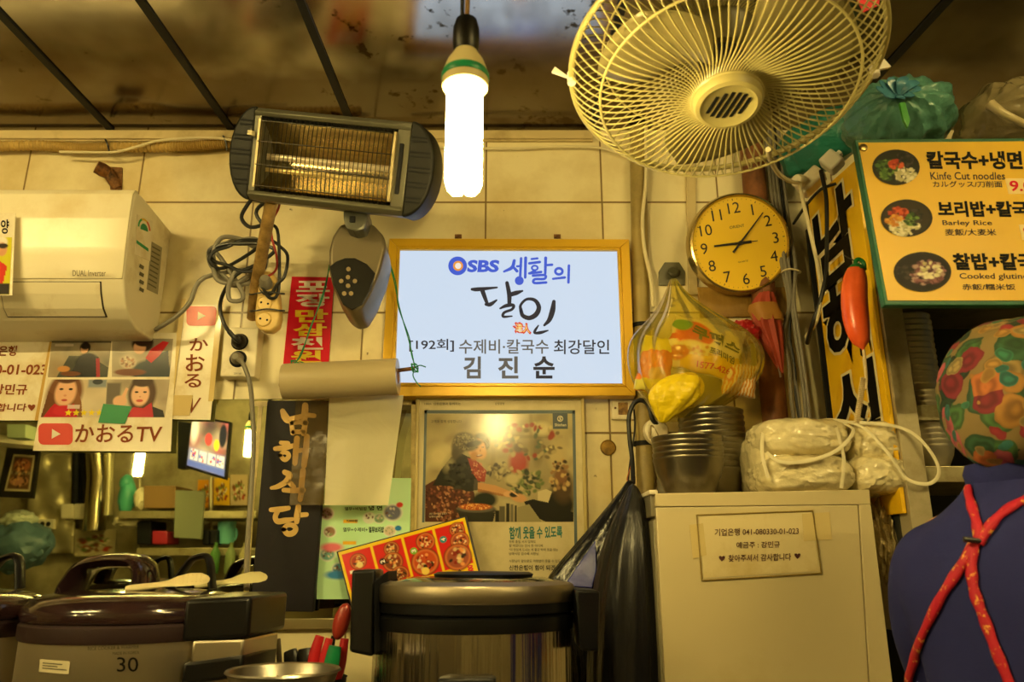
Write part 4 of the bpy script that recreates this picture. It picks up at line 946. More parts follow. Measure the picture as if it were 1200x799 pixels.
q = ring_into(MB(), 656.5, 490.5, 3.0, 3.0, .55, pl, .0026); brush_into(q, [[(658, 488.8, .5), (655.6, 489.6, .5), (657.4, 491.4, .5), (655, 492.4, .5)]], pl, .0027); text_into(q, 'Shinhan', (650, 496, 663.5, 499.4), pl, .02, .0026); q.build('logo_mark', mat('pale_logo', 'c9c0a0', .5), b_, smooth=False)

# ------------------------------------------------------------------ red menu board leaning behind the right cooker
A, B, C_ = W(394, 646, 2.05), W(546.5, 604, 2.05), W(411, 703, 2.02)
rp = P3(A, B, C_)
t = thing('menu_board', 'red and yellow picture menu board tilted behind the right rice cooker', 'menu', W(480, 690, 1.9))
Q = [(394, 646), (546.5, 604), (566, 682), (415, 725)]
MB().slab(Q, rp, .012, .002).build('board', mat('dark_board_edge', '241510', .5), t)
cv = Canvas(230, 130, 0, 0, 200, 106, 'f0cc18')
for k in range(4):
    x0 = 4 + k * 49; cv.rect(x0, 5, x0 + 45, 74, 'd41f1c', 1)
for k, bowls in enumerate((((22, 26, 13), (30, 60, 15)), ((27, 20, 12), (24, 44, 16), (30, 70, 14)), ((31, 24, 15), (23, 60, 22)), ((33, 18, 12), (33, 40, 15), (24, 68, 22)))):
    x0 = 4 + k * 49
    for bx, by, r in bowls:
        by *= .86
        cv.ell(x0 + bx, by, r, r, '6b2a14', .06).ell(x0 + bx, by, r * .9, r * .9, 'd87a3c', .08).ell(x0 + bx, by, r * .78, r * .78, ['a8321a', '7a3a1a', 'c24a20', '9a4a30'][k], .1)
        cv.specks(x0 + bx, by, r * .62, r * .62, ['f0c890', '2a1a10', 'e89a50', '8a2214', 'd8b878'], 26, r * .13)
    if k == 0: cv.ell(x0 + 23, 28, 5, 5, 'f0d890')
    if k == 2: cv.ell(x0 + 20, 66, 6, 6, 'f0d060')
cv.ell(62, 33, 5.5, 5.5, '2a2018').ell(112, 30, 5.5, 5.5, '7ab83c').ell(160, 25, 5.5, 5.5, '2c8a98').ell(13, 36, 5.5, 5.5, 'e0402c')
cv.build('printed_face', onq(rp, [bil(Q, .012, .02), bil(Q, .985, .02), bil(Q, .985, .98), bil(Q, .012, .98)]), M_gloss, t)
mq = lambda x0, y0, x1, y1: [bil(Q, .012 + .973 * a / 200, .02 + .96 * b / 106) for a, b in ((x0, y1), (x0, y0), (x1, y0), (x1, y1))]
M_mw = mat('menu_white', 'f0e8e0', .4)
for s, x, y, m in (('1', 13, 36, M_mw), ('2', 62, 33, M_mw), ('3', 112, 30, M_mw), ('4', 160, 25, M_mw)): lettering(s, mq(x - 3.4, y - 2.6, x + 3.4, y + 2.6), rp, m, t, .04, lift=.002)
lettering('국수', mq(170, 78, 175, 89), rp, M_ink, t, .05, lift=.002); lettering('6000', mq(185, 76, 194, 94), rp, M_red, t, .05, lift=.002)
lettering('비빔밥', mq(120, 78, 126, 92), rp, M_ink, t, .05, lift=.002)

# ------------------------------------------------------------------ rice cookers
M_lid = mat('dark_brown_lid', '2a1a1c', .16, coat=.4); M_band = mat('brown_band', '2b1a1c', .5)
M_body = mat('brushed_body', 'cdc4b0', .44, 1, aniso=.6, bump=(80, .04, (1, 1, .02)))
def cooker(label):
    cx, cyy = -.735, 1.60; R = .195
    t = thing('rice_cooker', label, 'rice cooker', (cx, cyy, ZT), None)
    z = CZ
    MB().lathe([(0, -.43), (.17, -.43), (.185, -.42), (R - .002, -.40), (R, -.138), (R - .004, -.133), (0, -.133)], (cx, cyy, z), seg=64).build('body', M_body, t)
    MB().lathe([(R - .02, -.140), (R + .003, -.138), (R + .006, -.130), (R + .006, -.112), (R, -.106), (R - .02, -.106)], (cx, cyy, z), seg=64).build('band', M_band, t)
    MB().lathe([(R - .02, -.108), (R + .004, -.105), (R + .007, -.095), (R + .003, -.080), (R - .010, -.068), (R - .03, -.061), (.12, -.055), (0, -.052)], (cx, cyy, z), seg=64).build('lid', M_lid, t)
    # carrying handle on the lid
    for a, n_, sc in ((-.055, 'lid_handle', 1.0),):
        mb = MB()
        pts = [(cx - .155, cyy + .02, z - .085), (cx - .15, cyy + .03, z - .045), (cx - .125, cyy + .035, z - .008), (cx - .06, cyy + .035, z + .002), (cx - .015, cyy + .03, z - .010), (cx - .005, cyy + .028, z - .062)]
        mb.tube(crom(pts, 6), .015, 10, flat=((0, 1, 0), 3.6)); mb.build(n_, M_lid, t)
    mb = MB(); mb.tube(crom([(cx + .012, cyy + .10, z - .058), (cx + .04, cyy + .11, z - .01), (cx + .055, cyy + .11, z + .006), (cx + .085, cyy + .11, z + .006), (cx + .10, cyy + .11, z - .056)], 5), .007, 8, flat=((0, 1, 0), 2.4)); mb.build('steam_vent', M_black, t)
    # hinge housing on the right
    hx = cx + .175
    MB().prism([(hx - .03, cyy - .14, z - .066), (hx + .08, cyy - .11, z - .062), (hx + .10, cyy + .06, z - .060), (hx - .02, cyy + .08, z - .060)], (0, 0, -.072), .008, 3).build('hinge_housing', M_black, t)
    MB().prism([(hx - .012, cyy - .132, z - .136), (hx + .072, cyy - .105, z - .136), (hx + .09, cyy + .05, z - .136), (hx, cyy + .07, z - .135)], (0, 0, -.040), .005, 2).build('steel_plate', M_body, t)
    MB().prism([(hx - .022, cyy - .138, z - .172), (hx + .075, cyy - .11, z - .162), (hx + .09, cyy + .05, z - .162), (hx - .01, cyy + .07, z - .172)], (0, 0, -.038), .006, 2).build('drip_cup', M_black, t)
    fpl = Pl((0, cyy - R - .001, 0), (0, -1, 0))
    class Cyl:                                       # the curved front of the body
        n = Vector((0, -1, 0))
        def __call__(s, u, v, h=0.0):
            d = ray(u, v); o = Vector((0, 0)); r = R + h + .0006
            dx, dy = d.x, d.y; ox, oy = -cx, -cyy
            A_, B_, C2 = dx * dx + dy * dy, 2 * (ox * dx + oy * dy), ox * ox + oy * oy - r * r
            D = B_ * B_ - 4 * A_ * C2
            k = (-B_ - math.sqrt(max(D, 0))) / (2 * A_); return EYE + d * k
    return t, Cyl()
ck, cyl = cooker('steel rice cooker with dark brown lid and number 30, two paddles on top')
lettering('30', (137, 770, 162, 787), cyl, M_ink, ck, .0, 'size_number', lift=.001)
lettering('RICE COOKER & WARMER', [(103, 758), (163, 755.5), (163, 759.5), (103, 762)], cyl, M_grey_ink, ck, .0, lift=.001)
lettering('MADE IN KOREA', [(132, 764), (163, 762.5), (163, 766), (132, 767.5)], cyl, M_grey_ink, ck, .0, lift=.001)
q = MB()
def cgrid(mb, quad, pl, lift, n=10):
    for k in range(n):
        a, b = k / n, (k + 1) / n
        mb.face([pl(*bil(quad, a, 0), lift), pl(*bil(quad, b, 0), lift), pl(*bil(quad, b, 1), lift), pl(*bil(quad, a, 1), lift)])
cgrid(q, [(47, 772), (82, 775), (80.5, 790), (45.5, 787)], cyl, .001); sk = q.build('sticker', mat('sticker', 'd9cfae', .4), ck, smooth=False)
for k, (a, b) in enumerate(((.1, .75), (.1, .6), (.1, .92))):
    q = MB(); Qs = [(47, 772), (82, 775), (80.5, 790), (45.5, 787)]
    cgrid(q, [bil(Qs, a, .25 + k * .2), bil(Qs, b, .25 + k * .2), bil(Qs, b, .33 + k * .2), bil(Qs, a, .33 + k * .2)], cyl, .0016, 6); q.build('fine_print', M_grey_ink, sk, smooth=False)
c2, _ = cooker('second dark lidded rice cooker cut off by the left edge of the frame')
c2.location += Vector((-.408, .0, .0))
for ch in list(c2.children):
    if ch.name.split('.')[0] in ('hinge_housing', 'steel_plate', 'drip_cup'): bpy.data.objects.remove(ch)
# rice paddles on the lid
def paddle(p, ang, label, m, bumps=True, tilt=0.0, sc_=.70):
    t = thing('rice_paddle', label, 'paddle', p, None)
    R_ = Matrix.Rotation(ang, 3, 'Z') @ Matrix.Rotation(tilt, 3, 'Y') @ Matrix.Rotation(rad(30), 3, 'X')
    f = lambda x, y, z: p + R_ @ (Vector((x, y, z)) * sc_)
    mb = MB(); prof_ = [(-.10, .006, .006, .012), (-.092, .011, .008, .012), (-.06, .0115, .008, .012), (-.02, .011, .007, .012), (.005, .014, .006, .014), (.03, .026, .005, .018), (.06, .033, .004, .02), (.09, .031, .004, .018), (.108, .018, .003, .014), (.112, .006, .002, .013)]
    L = [[mb.bm.verts.new(f(x, w * math.cos(a), zc_ + h * math.sin(a))) for a in [2 * PI * k / 14 for k in range(14)]] for x, w, h, zc_ in prof_]
    for a, b in zip(L, L[1:]):
        for k in range(14): mb.bm.faces.new((a[k], a[(k + 1) % 14], b[(k + 1) % 14], b[k]))
    mb.bm.faces.new(L[0][::-1]); mb.bm.faces.new(L[-1])
    bl = mb.build('blade', m, t)
    if bumps:
        mb = MB()
        for i in range(6):
            for j in range(-2, 3):
                mb.blob(f(.035 + i * .011, j * .009, .0225 - abs(i - 2) * .0006), .002, .002, .0016, 0, sub=1)
        mb.build('anti_stick_dots', m, bl)
M_pad = mat('ivory_paddle', 'e6d6a4', .4)
paddle(Vector((-.665, 1.55, CZ - .050)), rad(18), 'ivory dimpled rice paddle lying on the cooker lid', M_pad, True, rad(-6))
paddle(Vector((-.61, 1.74, CZ - .050)), rad(14), 'plain cream rice paddle lying behind, by the mirror edge', mat('cream_paddle', 'd8cf98', .5), False, rad(-6))

t = thing('rice_cooker', 'large round rice cooker with polished steel sides and black latch box', 'rice cooker', (-.075, 1.6, ZT))
cx, cyy, z = -.076, 1.60, CZ; R = .196
MB().lathe([(0, -.43), (.18, -.43), (.19, -.42), (R - .004, -.40), (R - .004, -.118), (0, -.118)], (cx, cyy, z), seg=72).build('body', M_mirror_steel, t)
MB().lathe([(R - .03, -.124), (R - .002, -.122), (R, -.112), (R, -.098), (R - .006, -.094), (R, -.09), (R, -.072), (R - .03, -.07)], (cx, cyy, z), seg=72).build('band', M_black, t)
MB().lathe([(R - .03, -.073), (R + .001, -.073), (R + .003, -.070), (R + .0025, -.047), (R, -.0425), (R - .006, -.040), (R - .03, -.036), (R - .03, -.040)], (cx, cyy, z), seg=72).build('lid_rim', mat('warm_steel', '9a907c', .42, 1, bump=(60, .05, (.03, .03, 1))), t)
MB().lathe([(R - .028, -.038), (.14, -.030), (0, -.028)], (cx, cyy, z), seg=64).build('lid', mat('dark_glass_lid', '1c1712', .08, coat=.5), t)
MB().lathe([(.095, -.030), (.098, -.024), (.09, -.020), (0, -.018)], (cx + .02, cyy - .02, z), seg=48).build('steam_cap', M_black, t)
lb = MB().prism([W(412, 668, 1.5), W(440, 667, 1.5), W(437, 770, 1.5), W(409, 764, 1.5)], (0, .10, 0), .006, 3).build('latch_box', M_black, t)
MB().prism([W(438, 680, 1.48), W(455, 668, 1.53), W(455, 760, 1.53), W(438, 768, 1.48)], (0, .12, 0), .004).build('latch_bracket', M_blackm, t)
MB().prism([W(674, 690, 1.50), W(703, 692, 1.52), W(702, 764, 1.52), W(680, 762, 1.50)], (0, .13, 0), .005, 3).build('hinge', M_black, t)
MB().prism([W(512, 795, 1.385), W(581, 794, 1.385), W(581, 840, 1.385), W(512, 842, 1.385)], (0, .04, 0), .006, 3).build('front_latch', M_black, t)

# ------------------------------------------------------------------ steel bowl and utensils at the bottom edge
ly = 1.34; bx = W(332, 790, ly)
rimz = W(332, 787, ly - .02).z
t = thing('mixing_bowl', 'wide shallow steel bowl at the bottom edge between the cookers', 'bowl', (bx.x, ly, rimz - .15))
MB().lathe([(0, -.098), (.06, -.096), (.10, -.07), (.1, -.003), (.101, 0), (.104, .001), (.106, -.001), (.104, -.006), (.100, -.04), (.09, -.08), (.062, -.104), (0, -.105)] if False else
           [(0, -.095), (.04, -.09), (.066, -.055), (.0845, 0), (.089, .002), (.091, -.001), (.0865, -.004), (.069, -.058), (.043, -.095), (0, -.1)], (bx.x, ly, rimz), seg=56).build('shell', M_steel, t)
tag(MB().lathe([(0, 0), (.085, 0), (.09, .006), (.09, rimz - .1 - ZT - .004), (.086, rimz - .1 - ZT - .004), (.086, .01), (0, .01)], (bx.x, ly, ZT), seg=40).build('stock_pot', M_steel), 'small steel pot under the wide steel bowl', 'pot')
pos = Vector((bx.x + .035, ly - .02, rimz - .012))
t2 = thing('rice_paddle', 'pale paddle resting inside the steel bowl at the bottom edge', 'paddle', pos)
MB().blob(pos, .045, .03, .008, .03, sub=3, R=Matrix.Rotation(rad(20), 3, 'Z')).build('blade', M_pad, t2)
MB().tube([pos + Vector((-.03, -.01, .002)), pos + Vector((-.075, -.025, -.03))], .008, 10).build('handle', M_pad, t2)
uy = 1.62; ub = W(368, 795, uy)
t = thing('utensil_cup', 'dark cup holding spatulas and knives behind the steel bowl', 'cup', (ub.x, uy, ZT))
MB().lathe([(0, 0), (.05, 0), (.055, .01), (.062, .20), (.064, .203), (.06, .2), (.053, .012), (0, .012)], (ub.x, uy, ub.z - .2), seg=32).lathe([(0, -.02), (.07, -.02), (.07, 0), (0, 0)], (ub.x, uy, ub.z - .2), seg=24).build('cup', M_blackm, t)
o = MB().box((ub.x, uy, (ub.z - .22 + ZT) / 2), (.16, .12, ub.z - .22 - ZT), bevel=.006).build('riser_block', M_steel); tag(o, 'small steel stand under the utensil cup', 'stand')
def handle(name, pts, w, th, m, label, sub=()):
    P = crom([W(*p) for p in pts], 6)
    t_ = thing(name, label, 'utensil', P[0])
    n_ = len(P)
    MB().tube(P, [w * (.75 + .25 * math.sin(PI * (i + 1) / (n_ + 1))) for i in range(n_)], 10, flat=((0, -1, 0), th)).build('handle', m, t_)
    return t_, P
M_rh = mat('red_handle', 'c4202a', .35); M_gh = mat('green_handle', '0d7a4a', .35)
handle('knife', [(352, 800, 1.63), (343, 775, 1.635), (340, 762, 1.64)], .016, .5, M_black, 'knife with a black rounded handle leftmost in the utensil cup')
handle('knife', [(368, 800, 1.62), (358, 775, 1.625), (357, 760, 1.63)], .016, .5, M_black, 'black handled knife between the leftmost knife and the red handles')
handle('scissors', [(364, 800, 1.6), (368, 770, 1.6), (375, 745, 1.6)], .011, .6, M_rh, 'red handled scissors in the utensil cup left of the green handle')
handle('knife', [(374, 800, 1.59), (380, 770, 1.59), (386, 748, 1.59)], .009, .6, M_rh, 'red handled knife standing close beside the green handle')
handle('peeler', [(382, 805, 1.58), (388, 780, 1.58), (393, 757, 1.58)], .015, .5, M_gh, 'green handled peeler in the utensil cup')
handle('knife', [(390, 808, 1.6), (399, 780, 1.6), (404, 748, 1.6)], .010, .6, M_rh, 'red handled knife rightmost in the cup, against the black latch box')
s_, P = handle('ladle', [(379, 800, 1.64), (386, 770, 1.64), (391, 745, 1.64)], .006, .6, M_blackm, 'dark red ladle standing tallest in the utensil cup')
c_ = W(400.5, 728, 1.64)
MB().blob(c_, .017, .011, .036, .02, sub=3, R=Matrix.Rotation(rad(14), 3, 'Y')).build('bowl', mat('dark_red_ladle', '9a3326', .3), s_)
handle('chopsticks', [(329, 800, 1.75), (327, 770, 1.75), (326, 748, 1.75)], .006, .8, M_steel, 'steel skewer standing against the wall left of the knives')

# ------------------------------------------------------------------ white appliance on the right
YA = 1.70
ap = thing('ice_maker', 'cream steel appliance with side vents carrying bowls and a taped note', 'appliance', W(890, 799, 1.88))
xl, xr = W(768, 578, YA).x, W(1019, 574, YA).x; zt = W(890, 576, YA).z; ybk = 2.06
MB().box(((xl + xr) / 2, (YA + ybk) / 2 + .01, (zt + ZT) / 2 - .004), (xr - xl, ybk - YA - .02, zt - ZT - .01), bevel=.004).build('cabinet', mat('cream_enamel', 'cbbd92', .38, dirt=('c2ae7a', 3, .52, .8)), ap)
M_enam = mat('cream_enamel_front', 'cbbd92', .34, dirt=('b9a674', 2.5, .55, .85))
pl = py(YA)
MB().slab([(768.5, 594.5), (1005.5, 591.5), (1026, 928), (786, 930)], pl, .018, .002).build('front_panel', M_enam, ap)
MB().slab([(768, 578), (1019, 573.5), (1020.7, 591), (768.5, 593.5)], pl, .03, .002).build('top_trim', M_enam, ap)
MB().slab([(1006.5, 591.3), (1020.7, 591), (1062, 928), (1027, 928)], py(YA), .02, .002).build('side_trim', M_enam, ap)
xp = Pl((xl - .0025, 0, 0), (-1, 0, 0))
g = MB().prism([Vector((xl + .001, YA + .015, zt - .06)), Vector((xl + .001, ybk - .09, zt - .06)), Vector((xl + .001, ybk - .09, ZT + .03)), Vector((xl + .001, YA + .015, ZT + .03))], (-.006, 0, 0), .0015).build('vent_grille', mat('grey_plastic', '8f876c', .45), ap)
mb = MB()
zz = W(760, 657, YA + .09).z
for k in range(22): mb.box((xl - .0052, YA + .125, zz - k * .0203), (.002, .135, .0075), bevel=.0009)
mb.build('vent_slots', M_blackm, g)
MB().box((xl - .004, YA + .135, zt - .028), (.012, .25, .05), bevel=.003).build('grille_cap', mat('grey_plastic_dark', '7b745c', .45), ap)
MB().box((xl - .004, YA + .13, zt - .001), (.02, .26, .01), bevel=.003).build('corner_trim', M_cream, ap)
# taped account note
nt_ = thing('taped_note', 'small printed note under clear tape on the cream appliance front', 'note', W(890, 680, YA))
npl = py(YA - .0012)
Qn = [(816.5, 603.5), (952.4, 598.4), (962.6, 671.6), (822.5, 680)]
MB().slab([(818.5, 605), (950, 600), (960, 669), (824.5, 677)], npl, .0012).build('paper', mat('note_paper', 'd9ca9a', .35, dirt=('bfa868', 8, .5, .8)), nt_)
brd = MB()
rp4 = [npl(u, v, .0008) for u, v in Qn]
brd.tube(crom(rp4, 1, True), .0018, 6, True); brd.tube([rp4[0], rp4[1]], .0016); brd.tube([rp4[1], rp4[2]], .0016); brd.tube([rp4[2], rp4[3]], .002); brd.tube([rp4[3], rp4[0]], .0016)
brd.build('grimy_tape_edge', mat('grimy_tape', '8a7434', .4), nt_)
M_pt = mat('pale_tape', 'd2bf86', .2)
for qd in ([(808, 615), (824, 613), (828, 650), (812, 655)], [(940, 602), (972, 600), (975, 632), (942, 634)]): MB().slab(qd, py(YA - .0018), .0006).build('tape', M_pt, nt_)
M_ni = mat('maroon_ink', '4a2420', .6)
lettering('기업은행 041-080330-01-023', [(837.5, 619.5), (936, 617.5), (936, 626), (837.5, 628)], npl, M_ni, nt_, .012)
lettering('예금주 : 강민규', [(863, 635), (914, 634), (914, 641.5), (863, 642.5)], npl, M_ni, nt_, .012)
lettering('찾아주셔서 감사합니다', [(853.5, 650), (927, 648), (927, 656.5), (853.5, 658.5)], npl, M_ni, nt_, .012)
for u, v in ((846, 654), (934.5, 651)):
    q = MB(); q.face([npl(u + 3.6 * (math.sin(k * PI / 12) ** 3), v - 4.0 * (.8 * math.cos(k * PI / 12) - .32 * math.cos(k * PI / 6) - .12 * math.cos(k * PI / 4)), .0012) for k in range(24)]); q.build('heart_mark', M_ni, nt_, smooth=False)

# ------------------------------------------------------------------ steel bowls
M_bowl = mat('dull_steel_bowl', '8c8674', .34, 1, bump=(50, .05))
def bowl(name, p, r, h, label, group, m=None):
    o = MB().lathe([(0, .002), (r * .45, .002), (r * .62, .012), (r * .86, h * .6), (r * .965, h - .006), (r * .975, h), (r, h + .001), (r * 1.005, h - .003), (r * .99, h - .005), (r * .9, h * .55), (r * .66, .004), (r * .55, 0), (r * .42, 0), (0, 0)], p, seg=44).build(name, m or M_bowl)
    return tag(o, label, 'bowl', group)
def stack(p, n, pitch, r, h, labels, group, m=None):
    """labels = (bottom, middle, top)"""
    b0 = bowl('steel_bowl', p, r, h, labels[0], group, m)
    for k in range(1, n):
        c = b0.copy(); COL.objects.link(c)
        jx, jy = random.uniform(-.0012, .0012), random.uniform(-.0012, .0012)
        c.location = b0.location + Vector((jx, jy, k * pitch)); c['label'] = labels[2] if k == n - 1 else labels[1]
pa = W(809, 578, 1.82)
stack((pa.x, 1.82, zt), 5, .0125, .083, .085, ('lowest and only whole bowl of the short stack on the cream appliance', 'steel bowl within the short front stack on the cream appliance', 'topmost bowl of the short front stack on the cream appliance'), 'bowls in the short front stack')
pa = W(838, 560, 1.955)
stack((pa.x, 1.955, zt), 11, .0148, .083, .075, ('lowest bowl of the tall rear stack under the yellow bag', 'steel bowl within the tall rear stack under the yellow bag', 'topmost bowl of the tall rear stack under the yellow bag'), 'bowls in the tall rear stack')

# ------------------------------------------------------------------ plastic wrapped bundle
t = thing('wrapped_bundle', 'cream plastic wrapped bundle tied with ribbon on the white appliance', 'bundle', W(965, 574, 1.83))
M_wrap = mat('crinkled_wrap', 'e0d4a8', .14, bump=(26, 1.0))
def crinkle(mb, c):
    for v in mb.bm.verts:
        q = v.co * 26; w = 1 - abs(mnoise.noise(q + Vector((2.2 * mnoise.noise(q * .5), 0, 0)))) * 2
        v.co += (v.co - c).normalized() * .0035 * max(0, w) ** 3
    return mb
M_wrap.node_tree.nodes['Principled BSDF'].inputs['Coat Weight'].default_value = .5
for k, (u, v, y, rx, rz) in enumerate(((932, 517, 1.80, .105, .044), (935, 553, 1.79, .105, .043), (1022, 523, 1.80, .073, .05), (1018, 555, 1.79, .068, .042))):
    c = W(u, v, y)
    if k in (1, 3): c.z = zt + rz - .002
    crinkle(MB().blob(c, rx, .10, rz, .05, 2.5, k + 1, 5, square=.22), c).build('packet', M_wrap, t)
c = W(905, 535, 1.84); c.z = zt + .072
MB().blob(c, .065, .11, .076, .07, 2.2, 9, 4, square=.2).build('packet', M_wrap, t)
M_rib = mat('ribbon', 'e2d8b4', .35)
mb = MB()
for pts in ([(898, 530, 1.69), (915, 541, 1.68), (945, 540, 1.675), (980, 528, 1.675), (1000, 505, 1.69), (985, 494, 1.74)], [(978, 494, 1.72), (984, 515, 1.685), (989, 540, 1.68), (986, 572, 1.685)], [(940, 496, 1.74), (975, 492, 1.74), (1010, 500, 1.70), (1040, 530, 1.685), (1062, 560, 1.68), (1085, 567, 1.67), (1098, 560, 1.665), (1099, 545, 1.665), (1085, 522, 1.67), (1065, 505, 1.68), (1035, 497, 1.69), (985, 494, 1.73)], [(895, 500, 1.74), (893, 530, 1.70), (900, 560, 1.69)]):
    mb.tube(crom([W(*p) for p in pts], 8), .0040, 8, flat=((0, -1, .2), .2))
mb.build('ribbon', M_rib, t)

# ------------------------------------------------------------------ black rubbish bags hanging on the wall hook cord
M_bag = mat('black_bag_plastic', '101116', .22, bump=(14, .8, (3, 3, .5)))
def wr(seed, a1=.10, a2=.06):
    return lambda th, k: 1 + a1 * mnoise.noise(Vector((math.cos(th) * 1.6, math.sin(th) * 1.6, k * 2 + seed))) + a2 * math.sin(th * 7 + seed * 3 + k * 2.5) * math.sin(PI * min(1, k * 1.3 + .1)) + .03 * math.sin(th * 15 + seed)
def hangbag(rings, name, label, seed, m, y, cat="bag"):
    L = []
    for u, v, hw, dp in rings:
        c = W(u, v, y); px = FPX / (c - EYE).length
        L.append((c, hw / px * 1.02, dp))
    o = MB().loft(L, 56, wr(seed)).build(name, m, sub=1)
    return tag(o, label, cat)
hangbag([(738, 562, 3, .008), (737, 572, 7, .014), (730, 590, 14, .025), (719, 620, 26, .035), (706, 650, 40, .045), (694, 676, 50, .05), (688, 690, 52, .05), (700, 760, 60, .05), (705, 840, 60, .05), (705, 860, 30, .03)], 'rubbish_bag', 'glossy black plastic bag fanning out from the hook above the round cooker', 2, M_bag, 1.90)
hangbag([(741, 566, 3, .01), (742, 585, 12, .03), (738, 615, 22, .05), (735, 650, 30, .07), (733, 700, 36, .075), (732, 780, 40, .075), (732, 850, 38, .07), (732, 870, 20, .03)], 'rubbish_bag', 'matt black plastic bag hanging against the vents of the cream appliance', 5, mat('black_bag_matte', '111217', .35, bump=(10, .8, (3, 3, .5))), 1.79)
mb = MB(); pb_ = [W(700, 623, 1.845), W(697, 640, 1.835), W(676, 684, 1.825), W(664, 689, 1.83), W(672, 672, 1.835), W(690, 641, 1.84)]
tag(MB().prism([W(698, 633, 1.838), W(699, 668, 1.828), W(694, 689, 1.822), W(662, 686, 1.83), W(676, 664, 1.838)], (0, .006, 0), .002).build('blue_bag', mat('dull_blue_bag', '1e2684', .4, bump=(8, .8))), 'strip of dull blue plastic bag showing between the black bags', 'bag')
cable('black_cable', [(742, 566, 1.93), (741, 540, 1.97), (738, 515, 1.99), (737, 490, 2.0), (742, 474, 2.0), (751, 469, 2.0), (760, 475, 2.0), (765, 492, 2.0), (774, 500, 2.02)], .006, M_cordb, 'thick black cord arching above the black rubbish bags', n=8)
cable('black_cable', [(743, 480, 2.02), (744, 500, 2.0), (741, 525, 1.99), (738, 545, 1.98), (736, 564, 1.95)], .0025, M_cordb, 'thin black tie cord holding the black bags')
cable('orange_twine', [(742, 537, 1.975), (738, 550, 1.96), (735, 563, 1.94), (744, 562, 1.94), (741, 545, 1.96)], .0014, mat('orange_twine', 'b5622c', .6), 'thin orange twine knotted above the black bags')

# ------------------------------------------------------------------ small things on the wall right of the sign
t = thing('wall_pipe', 'olive painted pipe running down the wall right of the glowing sign', 'pipe', W(748, 500, YW - .03))
MB().tube([W(747, 150, YW - .028), W(750, 300, YW - .028), W(760, 700, YW - .028)], .0245, 20).build('pipe', mat('olive_paint', 'a08c50', .5, dirt=('6b5a2c', 5, .45, .7)), t)
for v in (382, 520): MB().lathe([(.0245, -.006), (.0275, -.006), (.0275, .006), (.0245, .006)], W(750 + (v - 300) * .02, v, YW - .028), seg=20).build('clip', M_blackm, t)
cable('white_cable', [(757, 150, YW - .05), (757, 210, YW - .06), (753, 255, YW - .062), (755, 290, YW - .062), (763, 330, YW - .064), (765, 360, YW - .07)], .0055, M_cordw, 'cream cable hanging down in front of the olive pipe')
t = thing('wall_switch', 'small cream switch plate on the tiles below the right corner of the glowing sign', 'switch', W(729, 480, YW))
pl = py(YW - .012)
MB().slab([(716.5, 468), (742, 468), (743, 491.5), (717, 491)], pl, .012, .002).build('plate', M_cream, t)
MB().slab([(724, 471), (736, 471), (736.5, 486), (724.5, 486)], py(YW - .013), .005, .002).build('rocker', mat('browned_plastic', 'a8813c', .5, dirt=('5f4018', 40, .45, .6)), t)
MB().lathe([(0, .002), (.003, .002), (.003, 0)], W(721, 478, YW - .012), (0, -1, 0), 12).build('screw', M_rust, t)
t = thing('wall_medallion', 'round brass coin like disc on the wall above the rubbish bags', 'disc', W(713, 524, YW))
MB().lathe([(0, .003), (.018, .003), (.0195, .005), (.0215, .003), (.0215, 0), (0, 0)], W(712.5, 524.5, YW - .001), (0, -1, 0), 28).build('disc', mat('old_brass', 'a07c2c', .4, .5, dirt=('5a4216', 30, .4, .65)), t)
t = thing('vent_cap', 'white ridged plastic vent cap on the wall left of the bowl stacks', 'cap', W(764, 508, YW - .03))
ax = Vector((.35, -1, .1))
MB().lathe([(0, .036), (.02, .036), (.026, .030), (.030, .022), (.030, .016), (.035, .013), (.035, 0), (0, 0)], W(767, 507, YW - .06), ax, 28).lathe([(0, -.04), (.022, -.04), (.022, .002)], W(767, 507, YW - .06), ax, 20).build('cap', M_cream, t)
q = MB(); q.tube(crom([W(758 + 3 * math.cos(a) + a * 2.6, 506 + 8 * math.sin(a * 1.4), YW - .098) for a in (0, 1, 2, 3, 4, 5)], 5), .0022, 6); q.build('rim_groove', mat('groove_tan', '9a8450', .5), t)
t = thing('drain_hose', 'grey ribbed hose end below the white vent cap', 'hose', W(780, 525, YW - .06))
pth = crom([W(772, 512, YW - .07), W(776, 530, YW - .07), W(777, 580, YW - .06), W(779, 640, YW - .05)], 14)
MB().tube(pth, [.014 if k % 2 else .0165 for k in range(len(pth))], 12).build('hose', mat('grey_hose', '77715c', .5), t)

# ------------------------------------------------------------------ wall clock
CY = 2.0
CO = W(867, 285, CY)
roll = rad(9)
cn = Vector((0, -math.cos(rad(13)), -math.sin(rad(13)))); cxx = Vector((1, 0, 0)); cyv = cxx.cross(cn) * -1
if cyv.z < 0: cyv = -cyv
ex_ = cxx * math.cos(roll) + cyv * math.sin(roll); ey_ = cyv * math.cos(roll) - cxx * math.sin(roll)
def K(a, b, c=0): return CO + ex_ * a + ey_ * b + cn * c
RC = .1445
t = thing('wall_clock', 'round yellow faced wall clock with black numerals and a steel rim', 'clock', CO - cn * .04)
MB().lathe([(0, -.045), (RC - .012, -.045), (RC, -.035), (RC, -.005), (RC - .004, .008), (RC - .009, .010), (RC - .0115, .006), (RC - .012, -.004)], CO, cn, 72).build('rim', mat('clock_rim', 'b9a468', .2, .9), t)
f_ = MB().lathe([(0, .0), (RC - .011, .0)], CO, cn, 72).build('face', mat('yellow_face', 'f4cc3c', .12, coat=.3), t)
M_num = mat('clock_black', '151210', .5)
class KP:
    n = cn
    def __call__(s, a, b, h=0): return K(a, -b, h)
kp = KP()
